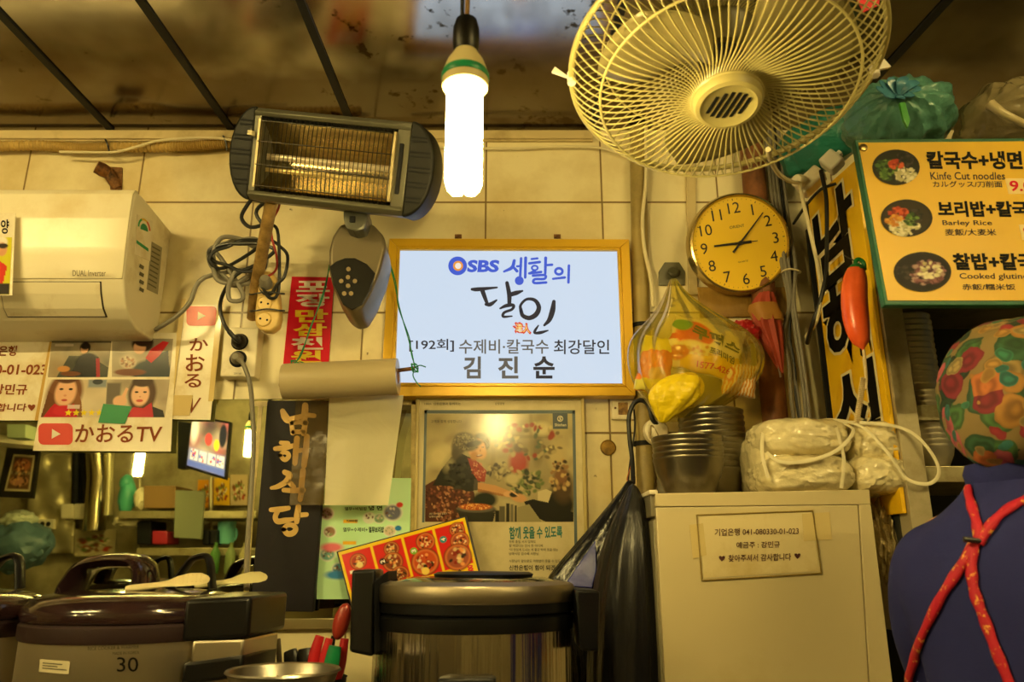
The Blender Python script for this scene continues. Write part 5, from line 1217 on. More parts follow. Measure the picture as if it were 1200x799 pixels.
for n_ in range(1, 13):
    a = PI / 2 - 2 * PI * n_ / 12; r = RC * .705; s = str(n_); tv_ = text_verts(s, 0.0, 1.0, .95)[0]; w = .0155 * (max(q[0] for q in tv_) - min(q[0] for q in tv_)) / (max(q[1] for q in tv_) - min(q[1] for q in tv_)); x, y = r * math.cos(a), r * math.sin(a)
    lettering(s, (x - w, -y - .0155, x + w, -y + .0155), kp, M_num, f_, .0, 'numeral', lift=.0008)
mb = MB()
for k in range(60):
    a = 2 * PI * k / 60; r0, r1, w = (RC * .845, RC * .885, .0011) if k % 5 == 0 else (RC * .862, RC * .88, .0006)
    c, s_ = math.cos(a), math.sin(a)
    mb.face([K(r0 * c - w * s_, r0 * s_ + w * c, .0008), K(r1 * c - w * s_, r1 * s_ + w * c, .0008), K(r1 * c + w * s_, r1 * s_ - w * c, .0008), K(r0 * c + w * s_, r0 * s_ - w * c, .0008)])
mb.build('minute_marks', M_num, f_, smooth=False)
lettering('ORIENT', (-.021, -.052, .021, -.044), kp, M_num, f_, 0, lift=.0008); lettering('QUARTZ', (-.014, .05, .014, .055), kp, M_num, f_, 0, lift=.0008)
def hand(name, ang, l, tail, w0, w1, h):
    c, s_ = math.cos(ang), math.sin(ang)
    f = lambda a, b: K(a * c - b * s_, a * s_ + b * c, h)
    MB().prism([f(-tail, -w0), f(l, -w1), f(l, w1), f(-tail, w0)], cn * .001).build(name, M_num, t, smooth=False)
hand('hour_hand', rad(180 - 2), .074, .032, .0042, .0026, .003)
hand('minute_hand', rad(90 - 46), .108, .034, .0034, .0014, .005)
hand('second_hand', rad(0 - 2), .048, .02, .0014, .001, .007)
MB().lathe([(0, .010), (.005, .010), (.006, .008), (.006, .001)], CO, cn, 16).build('hand_pin', M_num, t)

# ------------------------------------------------------------------ hook and the yellow carrier bag
hk = thing('wall_hook', 'grey eight sided adhesive hook on the wall left of the clock', 'hook', W(787, 322, YW))
MB().slab([(779, 307), (796, 307), (803, 318), (803, 334), (772, 334), (772, 318)], py(YW - .008), .008, .002).build('plate', mat('hook_grey', '5c5a44', .4), hk)
MB().lathe([(0, .022), (.012, .022), (.016, .018), (.016, .012), (.008, .008), (.008, 0), (0, 0)], W(788, 322, YW - .008), (0, -1, .25), 20).build('peg', mat('hook_peg', '45432f', .35), hk)
YC = 1.93
bag_rings = [(789, 328, 4, .012), (790, 336, 8, .018), (794, 350, 17, .03), (802, 368, 34, .05), (810, 385, 58, .065), (813, 400, 72, .075), (815, 418, 77, .08), (814, 438, 75, .082), (812, 455, 66, .08), (808, 470, 48, .07), (800, 482, 36, .05), (792, 492, 22, .03)]
L = []
for u, v, hw, dp in bag_rings:
    c = W(u, v, YC); L.append((c, hw * (c - EYE).length / FPX, dp))
cb = thing('carrier_bag', 'see through yellow carrier bag of noodle packets hanging from the hook', 'bag', W(789, 328, YC))
MB().loft(L, 64, wr(3, .05, .045), cap=False).build('bag_film', film('yellow_film', 'ecdc30', .27, .25, .45, (16, .12)), cb, sub=1)
def packet(name, label, c, sx, sy, sz, rot, paint, nx=64, ny=44, m=M_gloss, back='d8c89a'):
    """a pillow pack with a printed front"""
    t = thing(name, label, 'packet', c)
    R_ = Euler(rot).to_matrix()
    f = lambda s, q, h: c + R_ @ Vector(((s - .5) * sx, -h, (.5 - q) * sz))
    def fn(s, q):
        e = max(0, math.sin(PI * min(1, max(0, s)))) ** .45 * max(0, math.sin(PI * q)) ** .45
        return f(s + .012 * math.sin(q * 21), q + .012 * math.sin(s * 17), sy * e * (1 + .14 * mnoise.noise(Vector((s * 6, q * 6, sx * 90)))))
    paint.build('printed_front', fn, m, t)
    mb = MB(); n = 14; rows = [[mb.bm.verts.new(f(i / n, j / n, -sy * max(0, math.sin(PI * i / n)) ** .5 * max(0, math.sin(PI * j / n)) ** .5)) for i in range(n + 1)] for j in range(n + 1)]
    for a, b in zip(rows, rows[1:]):
        for i in range(n): mb.bm.faces.new((a[i], b[i], b[i + 1], a[i + 1]))
    mb.build('wrapper_back', mat(name + '_back', back, .4), t)
    return t, fn
cv = Canvas(90, 70, 0, 0, 100, 80, 'f2e6d0'); cv.poly([(0, 0), (100, 0), (100, 22), (0, 34)], 'e8d8b0').ell(30, 26, 26, 20, 'd8252a', .08).ell(12, 14, 14, 9, '3f9a4a').poly([(0, 30), (26, 22), (24, 30), (0, 40)], 'd8333a').ell(40, 52, 34, 16, 'efe2b8').specks(40, 52, 30, 13, ['d8a860', 'f8f0d8', 'c87a4a'], 40, 2.5).poly([(20, 60), (100, 44), (100, 80), (20, 80)], 'f2c818').ell(14, 58, 14, 12, 'c85a3a').specks(10, 60, 12, 10, ['e89a5a', 'a83a2a'], 16, 2)
pk, fn = packet('noodle_packet', 'noodle packet with red patch and black letters inside the yellow carrier bag', W(826, 408, 1.905), .185, .032, .135, (rad(6), rad(15), rad(0)), cv)
class FP:
    n = Vector((0, -1, 0))
    def __init__(s, fn): s.fn = fn
    def __call__(s, a, b, h=0): return s.fn(a, b) + Vector((0, -h, 0))
fpq = FP(fn)
lettering('쿠퍼스', [(.26, .13), (.95, .30), (.95, .50), (.26, .40)], fpq, M_ink, pk, .05, lift=.004)
lettering('프리미엄', [(.54, .50), (.90, .56), (.90, .70), (.54, .62)], fpq, M_ink, pk, .03, lift=.004)
lettering('1577-4261', [(.42, .80), (.94, .78), (.94, .90), (.42, .92)], fpq, M_red, pk, .02, lift=.004)
cv = Canvas(50, 60, 0, 0, 60, 80, 'e8732a'); cv.clouds(['d84a22', 'f09a40', 'c83a24'], 30, 10, .5).poly([(0, 0), (60, 0), (60, 18), (0, 26)], 'e8dc40').ell(34, 56, 16, 10, 'd8b090').poly([(0, 66), (60, 60), (60, 80), (0, 80)], 'd8cc58')
packet('orange_packet', 'orange and yellow food packet low on the left inside the yellow carrier bag', W(768, 428, 1.915), .085, .035, .15, (0, rad(14), 0), cv)
cv = Canvas(60, 50, 0, 0, 60, 50, 'f0dcae')
for k in range(12): cv.poly([(k * 6, 0), (k * 6 + 2.6, 0), (k * 6 - 5, 50), (k * 6 - 8, 50)], 'd8902c')
cv.ell(10, 20, 7, 12, 'c84a2a', .2).ell(9, 20, 4, 8, 'f0e8d8', .2)
packet('striped_packet', 'cream and orange striped packet at the lower right inside the yellow carrier bag', W(866, 445, 1.91), .085, .03, .085, (0, rad(8), 0), cv)
t = thing('knotted_bag', 'bright yellow knotted plastic bag bulging from the bottom of the carrier bag', 'bag', W(790, 470, 1.89))
M_yb = mat('yellow_bag', 'ecd01c', .3, bump=(14, .9, (1, 1, 2.5)))
MB().loft([(W(u, v, 1.875), hw * .0023, dp) for u, v, hw, dp in ((806, 436, 6, .01), (800, 442, 20, .03), (794, 452, 29, .042), (791, 463, 29, .042), (788, 473, 24, .036), (783, 482, 15, .026), (779, 490, 8, .015), (777, 496, 3, .006))], 40, lambda th, k: 1 + .09 * math.sin(th * 7 + k * 7) + .05 * math.sin(th * 13 - k * 9) + .10 * mnoise.noise(Vector((math.cos(th) * 2, math.sin(th) * 2, k * 5)))).build('bag', M_yb, t, sub=1)
tag(MB().blob(W(871, 390, 1.975), .04, .03, .034, .25, 3, 12, 4).build('red_net_bag', mat('red_pepper_net', 'a81a20', .3, dirt=('e8a090', 60, .58, .66))), 'red patterned bag peeping out between the carrier bag and the umbrella', 'bag')

# ------------------------------------------------------------------ post, folded umbrella and cable bundle right of the clock
tag(MB().tube([W(880, 165, 2.055), W(893, 330, 2.055), W(915, 560, 2.055)], .034, 16).build('wooden_post', mat('reddish_post', '8a5426', .65, dirt=('4a2a14', 9, .4, .7), bump=(14, .4, (3, 3, .4)))), 'rough reddish brown post standing behind the clock and umbrella', 'post')
um = thing('umbrella', 'folded red umbrella hanging point down right of the clock', 'umbrella', W(900, 330, 1.99))
MB().tube(crom([W(899, 342, 1.985), W(898, 346, 1.985), W(897, 350, 1.985), W(906, 400, 1.985), W(915, 442, 1.985)], 5), [.004] * 21, 8).build('shaft', mat('umbrella_shaft', '5a3a20', .4), um)
c0 = [(898, 343, .018), (896, 353, .030), (897, 366, .036), (901, 385, .034), (907, 405, .024), (912, 422, .014), (916, 437, .004)]
MB().loft([(W(u, v, 1.985), r, r * .7) for u, v, r in c0], 36, lambda th, k: 1 + .16 * math.sin(th * 8) + .06 * math.sin(th * 3)).build('canopy', mat('faded_red_cloth', 'a03c28', .7), um)
MB().loft([(W(u, v, 1.985), r, r * .75) for u, v, r in ((895, 357, .038), (896, 364, .043), (900, 371, .042), (902, 377, .038))], 28, lambda th, k: 1 + .05 * math.sin(th * 5)).build('strap', mat('tan_strap', 'a8762c', .6), um)
MB().tube(crom([W(899, 338, 1.99), W(899, 342, 1.99), W(898, 347, 1.985)], 5), .011, 10).build('handle', M_wood, um)
for k, (u0, u1, y, r, m) in enumerate(((918, 934, 2.01, .005, M_cordg), (922, 929, 2.0, .0055, M_cordg), (926, 940, 2.0, .005, M_cordg), (930, 936, 2.01, .0045, M_cordb), (934, 946, 1.995, .005, M_cordg))):
    w = [4, -3, 6, -5, 2][k]
    cable('grey_cable' if m is M_cordg else 'black_cable', [(u0 - 22, 150, 2.05), (u0 - 14, 225, 2.04), (u0 - 8, 270, 2.03), (u0 - 2, 310, y), (924 + k * 1.6, 352, y - .005), (u0 + w, 390, y), (u0 + 6 + w, 430, y), (u1 + w * .5, 470, y), (u1 + 6, 520, y + .02)], r, m,
          ['grey cable leftmost in the bundle hanging beside the umbrella', 'thick grey cable second from the left in the hanging bundle', 'grey cable in the middle of the hanging bundle', 'black cable within the hanging grey bundle', 'grey cable rightmost in the bundle, next to the yellow sign'][k], group=None)
tag(MB().tube(crom([W(u, v, y) for u, v, y in ((917, 318, 1.985), (926, 315, 1.975), (938, 318, 1.985), (930, 321, 2.03), (918, 321, 2.03))], 5, True), .0025, 6, True).build('cable_tie', M_cordw), 'pale tie gathering the grey cable bundle', 'tie')

# ------------------------------------------------------------------ shelf cabinet that carries the yellow sign, bowls and bags
XS = .845
sh_ = thing('shelf_cabinet', 'tall steel shelf unit holding bowl stacks right of the yellow sign', 'shelf', (1.25, 1.88, 0))
M_post = mat('galvanised_post', 'b9ae8c', .4, .3, dirt=('8a7a50', 6, .5, .75))
M_dark = mat('dark_back_panel', '2a2c24', .6)
zt2 = CZ + .93
fy = 1.69
def vbox(x0, x1, y0, y1, z0, z1, name, m, bev=.002): return MB().box(((x0 + x1) / 2, (y0 + y1) / 2, (z0 + z1) / 2), (x1 - x0, y1 - y0, z1 - z0), bevel=bev).build(name, m, sh_)
vbox(XS + .012, XS + .06, fy, fy + .05, 0, zt2, 'post', M_post)
vbox(1.62, 1.665, fy, fy + .05, 0, zt2, 'post', M_post)
vbox(XS + .012, XS + .022, fy + .05, 2.07, 0, zt2, 'side_panel', M_dark)
vbox(XS + .022, 1.665, 2.06, 2.075, 0, zt2, 'back_panel', M_dark)
shz = [W(1085, 476, 1.72).z, W(1130, 547, 1.72).z - .0, W(1100, 690, 1.72).z, CZ + .66, zt2]
M_shelf = mat('shelf_steel', 'b0a680', .35, .5, dirt=('7a6a40', 12, .5, .75))
for k, zq in enumerate(shz): vbox(XS + .062, 1.62, fy + .012, 2.06, zq - .035, zq, 'shelf', M_shelf)
# bowls on its shelves
M_cup = mat('pale_steel_cup', 'bdb6a2', .38, .75)
def small_stack(u, y, z, n, pitch, r, h, labels, group):
    x = W(u, 500, y).x; return stack(Vector((x, y, z)), n, pitch, r, h, labels, group, M_cup)
small_stack(1079, 1.80, shz[0] + .001, 13, .0142, .056, .062, ('lowest bowl with its whole side showing in the stack under the yellow menu', 'steel bowl within the stack standing under the yellow picture menu', 'topmost bowl of the stack under the yellow picture menu'), 'bowls stacked under the picture menu')
small_stack(1089, 1.76, shz[1] + .001, 11, .0125, .045, .05, ('lowest bowl of the stack on the second shelf left of the flowered cap', 'steel bowl within the stack on the second shelf beside the steel post', 'topmost bowl on the second shelf beside the steel post'), 'bowls on the second shelf')
small_stack(1150, 1.78, shz[2] + .001, 14, .0105, .045, .05, ('lowest bowl of the stack behind the navy shoulder', 'steel bowl within the stack between the flowered cap and the navy shoulder', 'topmost bowl of the stack just below the second shelf'), 'bowls behind the navy shoulder')
# yellow name sign on the cabinet's side
xs = Pl((XS, 0, 0), (-1, 0, 0))
ys = thing('side_sign', 'tall yellow sign board with big black Korean letters beside the clock', 'sign', (XS, 1.85, CZ + .1))
def XSP(y, z): return Vector((XS, y, CZ + z))
MB().prism([XSP(2.0, .985), XSP(1.70, .95), XSP(1.70, .10), XSP(2.0, .10)], (.010, 0, 0), .0015).build('board', mat('yellow_board', 'f6c61c', .35, dirt=('d89a14', 5, .5, .8)), ys)
MB().prism([XSP(2.03, .99), XSP(2.0, .986), XSP(2.0, .08), XSP(2.03, .08)], (.012, 0, 0), .001).build('dark_edge', M_blackm, ys)
class SP:
    n = Vector((-1, 0, 0))
    def __call__(s, a, b, h=0): return Vector((XS - h, a, CZ + b))
spl = SP()
M_out = mat('pale_outline', 'f0e2b0', .5)
for s_, z1, z0 in (('남', .925, .705), ('해', .690, .475), ('식', .455, .235)):
    qd = [(1.97, z1), (1.745, z1), (1.745, z0), (1.97, z0)]
    lettering(s_, qd, spl, M_out, ys, .062, 'letter_outline', lift=.0015, grow=1)
    lettering(s_, qd, spl, M_ink, ys, .03, 'lettering', lift=.0028, grow=1)
# adapter block and cords on top of the sign
ad = thing('plug_adapter', 'white multi plug adapter at the top of the tall yellow sign', 'adapter', W(955, 205, 1.86))
RA = Euler((0, rad(-38), rad(-30))).to_matrix()
MB().box(W(950, 213, 1.86), (.075, .05, .042), RA, .008, 3).build('body', M_cream, ad)
MB().box(W(975, 190, 1.84), (.045, .045, .05), RA, .007, 3).build('plug', M_white, ad)
MB().lathe([(0, .022), (.014, .022), (.017, .018), (.019, 0), (0, 0)], W(938, 213, 1.84), (-.7, -.6, -.1), 20).build('plug', M_cream, ad)
MB().box(W(983, 181, 1.84), (.016, .02, .014), RA, .003).build('plug_clip', M_white, ad)
cable('white_cable', [(937, 214, 1.82), (941, 235, 1.80), (950, 275, 1.80), (959, 315, 1.80), (962, 345, 1.80), (957, 375, 1.82), (945, 395, 1.9)], .005, M_cordw, 'cream cord hanging from the adapter down across the yellow sign')
cable('black_cable', [(962, 200, 1.82), (968, 230, 1.80), (969, 270, 1.80), (968, 320, 1.79), (962, 350, 1.80), (952, 380, 1.83), (946, 402, 1.9)], .0055, M_cordb, 'black cord hanging from the adapter down across the yellow sign')
cable('black_cable', [(980, 215, 1.80), (962, 222, 1.82), (945, 240, 1.88), (930, 262, 1.98)], .004, M_cordb, 'black cord from the adapter slanting towards the clock')
# chilli ornament
ch = thing('chilli_ornament', 'orange red chilli pepper ornament hanging on the yellow sign', 'ornament', W(1000, 310, 1.60))
yc = 1.60
cpts = crom([W(u, v, yc) for u, v in ((1003, 316), (1002, 328), (1001, 345), (1002, 365), (1005, 385), (1009, 400), (1012, 411))], 5)
k_ = len(cpts)
MB().tube(cpts, [max(.003, .0275 * (1 - abs(2 * i / (k_ - 1) - .82) ** 2.6 * .55) * (1 if i < k_ * .82 else max(.12, 1 - ((i / (k_ - 1) - .82) / .18) ** 2))) for i in range(k_)], 22).build('pepper', mat('chilli_skin', 'ff7038', .3, dirt=('ec5422', 6, .4, .7)), ch)
MB().lathe([(0, .012), (.008, .011), (.016, .004), (.02, -.006), (.014, -.003), (0, 0)], W(1003, 315, yc), (0, 0, 1), 16).tube(crom([W(1003, 313, yc), W(1003, 306, yc), W(1007, 304, yc), W(1012, 308, yc), W(1013, 316, yc)], 5), .005, 8).build('stalk', mat('stalk_green', '1c7a34', .4), ch)
MB().tube([W(1003, 306, yc), W(996, 303, 1.64), W(989, 299, 1.70)], .0015, 6).build('hanging_cord', M_cordb, ch)
mb = MB().tube(crom([W(1012, 410, yc), W(1014, 428, yc), W(1015, 445, yc), W(1014, 456, yc)], 4), .0035, 8)
hel = [W(1012 - (i * .055) + 3.4 * math.cos(i * 1.05), 442 + i * .36, yc + .004 * math.sin(i * 1.05)) for i in range(150)]
mb.tube(hel, .0014, 5); mb.build('tassel_cord', mat('tassel_cream', 'd8c494', .6), ch)

# ------------------------------------------------------------------ hanging picture menu (upper right)
pa, pb_, pc = W(1003, 166, 1.43), W(1190, 166, 1.43), W(1038, 357, 1.40)
mp_ = P3(pa, pb_, pc)
mn = thing('picture_menu', 'yellow picture menu with green border hanging at the upper right', 'menu', W(1200, 165, 1.44))
Qm = [(1001.5, 163), (1425, 160), (1490, 357.5), (1037, 357.5)]; Qi = [(1006, 167), (1420, 164), (1484, 352), (1040.5, 352)]
MB().slab(Qm, mp_, .018, .002).build('border', mat('green_border', '0f5a3c', .5), mn)
MB().slab(Qi, mp_, .003, h=.0012).build('panel', mat('menu_yellow', 'e4b600', .4), mn)
def T(s, q, m=M_ink, b=.02, pl_=mp_): lettering(s, q, pl_, m, mn, b, lift=.0018)
M_mi = mat('menu_ink', '2a1c08', .6)
T('칼국수+냉면', [(1084.5, 177), (1197, 177), (1199, 198.5), (1087, 198)], M_ink, .04); T('Kinfe Cut noodles', [(1089.5, 201.5), (1177.5, 201.5), (1178, 210.5), (1091, 210.5)], M_mi, .012); T('カルグッス/刀削面', [(1092, 212), (1174, 212), (1175, 219.5), (1093.5, 219.5)], M_mi, .014)
T('보리밥+칼국수', [(1097.5, 235.5), (1222, 235.5), (1225, 254.5), (1100, 254)], M_ink, .04); T('Barley Rice', [(1104, 258), (1162, 258), (1163, 265.5), (1105, 265.5)], M_mi, .012); T('麦飯/大麦米', [(1107, 268), (1167, 268), (1168, 276), (1108, 276)], M_mi, .014)
T('찰밥+칼국수', [(1115, 296.5), (1232, 296.5), (1235, 317), (1118, 316.5)], M_ink, .04); T('Cooked glutinous rice', [(1124, 320), (1240, 320), (1241, 329), (1125, 328.5)], M_mi, .012); T('赤飯/糯米饭', [(1127, 332.5), (1189.5, 332.5), (1190.5, 340), (1128, 340)], M_mi, .014)
for v0, u0 in ((209, 1178), (263, 1194), (325, 1245)):
    MB().slab([(u0, v0), (u0 + 42, v0), (u0 + 45, v0 + 18), (u0 + 4, v0 + 18)], mp_, .001, h=.002).build('price_patch', mat('price_cream', 'f2d890', .5), mn)
    lettering('9.0', [(u0 + 4.5, v0 + 2.5), (u0 + 31, v0 + 2.5), (u0 + 32.5, v0 + 15), (u0 + 6, v0 + 15)], mp_, M_red, mn, .02, lift=.0028)
def dish(u, v, ru, rv, base, cols, seedn):
    cv = Canvas(80, 64, -1.05, -1.05, 1.05, 1.05, 'e4b600'); cv.rng = np.random.RandomState(seedn)
    cv.ell(0, 0, 1, 1, '1c1a14', .02).ell(0, 0, .9, .9, base, .04)
    for cl, cx_, cy_, r, n in cols: cv.specks(cx_, cy_, r, r, cl, n, .09)
    # the printed dish is an ellipse: fold the square grid onto it
    def fn(s, t):
        x, y = 2 * s - 1, 2 * t - 1
        return mp_(u + ru * x * math.sqrt(1 - y * y / 2), v + rv * y * math.sqrt(1 - x * x / 2), .0022)
    nx, ny = cv.nx, cv.ny                       # resample the ink so that the picture is not squeezed
    X, Y = np.meshgrid(np.linspace(-1, 1, nx), np.linspace(-1, 1, ny)); ex, ey = X * np.sqrt(1 - Y * Y / 2), Y * np.sqrt(1 - X * X / 2)
    ix = np.clip(((ex + 1.05) / 2.1 * (nx - 1)).round().astype(int), 0, nx - 1); iy = np.clip(((ey + 1.05) / 2.1 * (ny - 1)).round().astype(int), 0, ny - 1)
    cv.a = cv.a[iy, ix]; cv.build('dish_photo', fn, M_print, mn)
G = ['4a6a2a', '2c4a1c', '6a8a3a', '1c2c14']; RDc = ['b03a20', '8a2414', 'd05a30']; WHc = ['d8d0a8', 'b8b080', 'e8e0c0']; DK = ['1c1a16', '38302a', '0f0f0d']
dish(1050, 196, 28, 21, '1c1e10', ((G, -.3, 0, .5, 70), (DK, .4, -.45, .4, 40), (WHc, .4, .4, .42, 50), (RDc, 0, -.15, .25, 26), (G, -.4, .4, .3, 20)), 1)
dish(1062.5, 255.5, 30.5, 22, '2a2212', ((WHc, -.1, .45, .55, 90), (RDc, -.3, -.25, .35, 36), (DK, .3, -.1, .35, 40), (G, .15, .1, .3, 24), (['c07a2a', 'd8a040'], -.5, .1, .3, 20)), 2)
dish(1081, 318.5, 34, 23.5, '120c0e', ((['6a3c44', '8a5a5c', '4a2830', 'a88a84'], .15, .05, .6, 150), (WHc, .2, -.05, .4, 26), (DK, -.6, 0, .3, 30)), 3)
MB().lathe([(0, .004), (.004, .004), (.008, .003), (.009, 0)], mp_(1011.5, 173, .001), mp_.n, 18).build('corner_rivet', mat('rivet', '6a5a34', .3, .8), mn)
for x in (1.05, 1.45): MB().box((x, 1.56, CZ + .79), (.03, .26, .03), bevel=.003).build('mounting_arm', M_blackm, mn)

# ------------------------------------------------------------------ bags lying on top of the cabinet
M_teal_bag = mat('teal_bag_plastic', '5a9080', .3, bump=(12, 1.0, (2.2, 2.2, 1.0)))
gb = thing('teal_bag', 'knotted teal plastic bag lying on top between the fan and the picture menu', 'bag', W(1045, 165, 1.62))
def bag_blob(c, rx, ry, rz, knot, seed, name, m, parent):
    """a stuffed bag gathered towards its knot"""
    mb = MB(); mb.blob(c, rx, ry, rz, .10, 1.6, seed, 5)
    K_ = Vector(knot)
    for v in mb.bm.verts:
        d = v.co - K_; th = math.atan2(d.y, d.x); r = math.hypot(d.x, d.z * .8)
        v.co += (v.co - c).normalized() * (.0055 * math.sin(th * 2 + math.atan2(d.z, d.x) * 16 + seed) * min(1, r * 12))
        f = math.exp(-(d.length / .045) ** 2); v.co = v.co.lerp(K_, .45 * f)
    return mb.build(name, m, parent)
bag_blob(W(1052, 142, 1.60), .118, .12, .092, W(1053, 113, 1.50), 3, 'bag', M_teal_bag, gb)
mb = MB()
for k in range(9):
    a = k * 2 * PI / 9
    mb.tube(crom([W(1053, 113, 1.50), W(1053 + 16 * math.cos(a), 105 + 8 * math.sin(a), 1.49 - .01 * math.sin(k)), W(1053 + 26 * math.cos(a + .2), 101 + 11 * math.sin(a + .2), 1.49)], 4), [.003, .005, .008, .010, .012, .012, .011, .009, .006][:9], 6, flat=((0, -1, .3), .25))
mb.build('knot', mat('blue_teal_plastic', '4a86a0', .25), gb)
MB().prism([W(1054, 120, 1.475), W(1061, 119, 1.475), W(1067, 140, 1.472), W(1064, 150, 1.475), W(1059, 140, 1.472)], (0, .008, 0), .002).build('green_strip', mat('leaf_green', '3f9a34', .35), gb)
tb = thing('teal_bag', 'long dark teal plastic bag stretched out behind the fan guard', 'bag', W(960, 175, 1.72))
cpt = crom([W(916, 196, 1.97), W(935, 184, 1.95), W(962, 168, 1.90), (W(995, 150, 1.84)), W(1030, 138, 1.76)], 8)
rs = [.018 + .062 * math.sin(PI * (.08 + .86 * i / (len(cpt) - 1))) for i in range(len(cpt))]
mb = MB().tube(cpt, rs, 36)
for v in mb.bm.verts: v.co += Vector(mnoise.noise_vector(v.co * 20)) * .014
mb.build('bag', mat('dark_teal_plastic', '2a7866', .3, bump=(16, 1.0, (1, 1, 2.5))), tb, sub=1)
hb = thing('clear_bag', 'clear plastic bag heaped on top at the right edge above the picture menu', 'bag', W(1180, 165, 1.55))
bag_blob(W(1195, 148, 1.55), .135, .12, .10, W(1160, 122, 1.46), 8, 'bag', film('smoky_film', 'd0c090', .55, .22, .35, (12, 1.0)), hb)
MB().tube(crom([W(1160, 122, 1.46), W(1175, 132, 1.45), W(1192, 141, 1.45), W(1210, 150, 1.46)], 5), [.012, .011, .010, .010, .009, .008, .008, .008, .008, .008, .008, .008, .008, .008, .008, .008][:16], 10).build('twisted_neck', mat('milky_plastic', 'c8b88a', .3), hb)
MB().blob(W(1200, 150, 1.57), .10, .09, .07, .3, 3, 2, 3).build('dark_contents', mat('dark_contents', '4a4432', .7), hb)
t = MB().prism([W(1002, -6, 1.3), W(1032, -8, 1.3), W(1030, 6, 1.3), (W(1012, 14, 1.3))], (0, .003, 0)).build('red_tag', mat('bright_red_paper', 'e8303a', .5)); tag(t, 'bright red paper tag by the fan rim at the top edge of the frame', 'tag')
cb2 = thing('crinkled_bag', 'small crinkled clear bag squeezed between the appliance and the steel post', 'bag', W(1035, 680, 1.75))
MB().blob(W(1036, 636, 1.80), .028, .04, .09, .25, 5, 5, 4).build('bag', mat('crinkled_foil', 'b8a878', .18, .3, bump=(40, 1.0)), cb2)
o = MB().box(W(1055, 705, 1.80), (.05, .12, .12), bevel=.004).build('carton', mat('ribbed_carton', 'b0a482', .5, bump=(60, .2, (1, 1, .1)))); tag(o, 'small pale carton standing under the crinkled clear bag', 'box')

# ------------------------------------------------------------------ ceiling fan with wire guard
M_wire = mat('cream_wire', 'b8ac6e', .35)
FY = 1.12; FO = W(847, 80, FY)
dv = (FO - EYE).normalized(); upc = Vector((0, -sP, cP)); tt_ = (Vector((1, 0, 0)) * .15 - upc * .99); tt_ = (tt_ - dv * tt_.dot(dv)).normalized()
fa = (-dv * math.cos(rad(44)) + tt_ * math.sin(rad(44))).normalized()
fx = (Vector((1, 0, 0)) - fa * fa.x).normalized(); fyv = fa.cross(fx)
RF = .255
fn_ = thing('ceiling_fan', 'big cream caged fan facing down from the ceiling at the upper right', 'fan', FO - fa * .15)
def F(r, a, c): return FO + fx * (r * math.cos(a)) + fyv * (r * math.sin(a)) + fa * c
NW = 84
def swirl(r): return .35 * (1 - r / RF) ** 2
mb = MB()
for k in range(NW):
    a = 2 * PI * k / NW
    pr = [(.056, .070), (.066, .062), (.09, .062), (.13, .066), (.17, .066), (.205, .058), (.228, .040), (.245, .018), (.2545, .002)]
    mb.tube(crom([F(r, a + (.22 if r < .06 else .12 if r < .07 else .03 if r < .1 else 0), c) for r, c in pr], 3), .0016, 5)
for r, c, w in ((.208, .058, .0024), (.0565, .070, .003)): mb.tube([F(r, 2 * PI * j / 80, c) for j in range(80)], w, 6, True)
mb.build('front_guard', M_wire, fn_)
mb = MB()
for k in range(NW):
    a = 2 * PI * k / NW + .02
    mb.tube(crom([F(r, a + (1 - r / RF) * .5, c) for r, c in ((.06, -.075), (.12, -.072), (.18, -.062), (.222, -.040), (.245, -.016), (.2545, -.002))], 3), .0014, 5)
mb.tube([F(.2, 2 * PI * j / 80, -.052) for j in range(80)], .002, 6, True); mb.build('rear_guard', M_wire, fn_)
MB().tube([F(RF, 2 * PI * j / 96, 0) for j in range(96)], .0055, 10, True).build('outer_ring', M_wire, fn_)
hb_ = MB().lathe([(0, .084), (.040, .084), (.046, .088), (.053, .086), (.057, .078), (.057, .066), (0, .066)], FO, fa, 48, fx).build('guard_badge', M_wire, fn_)
mb = MB()
for k in range(6):
    x = -.026 + k * .0105; hl = math.sqrt(max(0, .034 ** 2 - x * x)) * .86
    ct_ = FO + fx * x + fa * .0842; d1 = (fyv * 1 + fx * .25).normalized()
    mb.prism([ct_ + d1 * hl + fx * .0028, ct_ + d1 * hl - fx * .0028, ct_ - d1 * hl - fx * .0028, ct_ - d1 * hl + fx * .0028], fa * .0012)
mb.build('badge_slots', M_blackm, hb_)
M_blade = mat('olive_blade', '8c8152', .35, alpha=1.0)
for b_i in range(3):
    a0 = b_i * 2 * PI / 3 + .5; mb = MB(); rows = []
    for i in range(13):
        r = .045 + .165 * i / 12; wd_ = .42 + .30 * math.sin(PI * min(1, i / 12 * 1.05)) ; row = []
        for j in range(9):
            s = j / 8 - .5; row.append(mb.bm.verts.new(F(r, a0 + s * 2 * wd_ * (.055 / r if r < .055 else 1) + .25 * i / 12, .012 - s * .055 * (1 - .3 * i / 12))))
        rows.append(row)
    for A_, B_ in zip(rows, rows[1:]):
        for j in range(8): mb.bm.faces.new((A_[j], A_[j + 1], B_[j + 1], B_[j]))
    mb.build('blade', M_blade, fn_, solid=.0025)
MB().lathe([(0, .045), (.02, .044), (.034, .036), (.038, .02), (.038, -.02), (0, -.02)], FO, fa, 32).build('blade_hub', M_black, fn_)
MB().lathe([(0, -.03), (.04, -.03), (.062, -.055), (.068, -.08), (.068, -.14), (.055, -.17), (0, -.18)], FO, fa, 40).build('motor_housing', mat('motor_olive', '6b6238', .4), fn_)
ztop = ceil_z((FO - fa * .17).y)
tp = FO - fa * .17
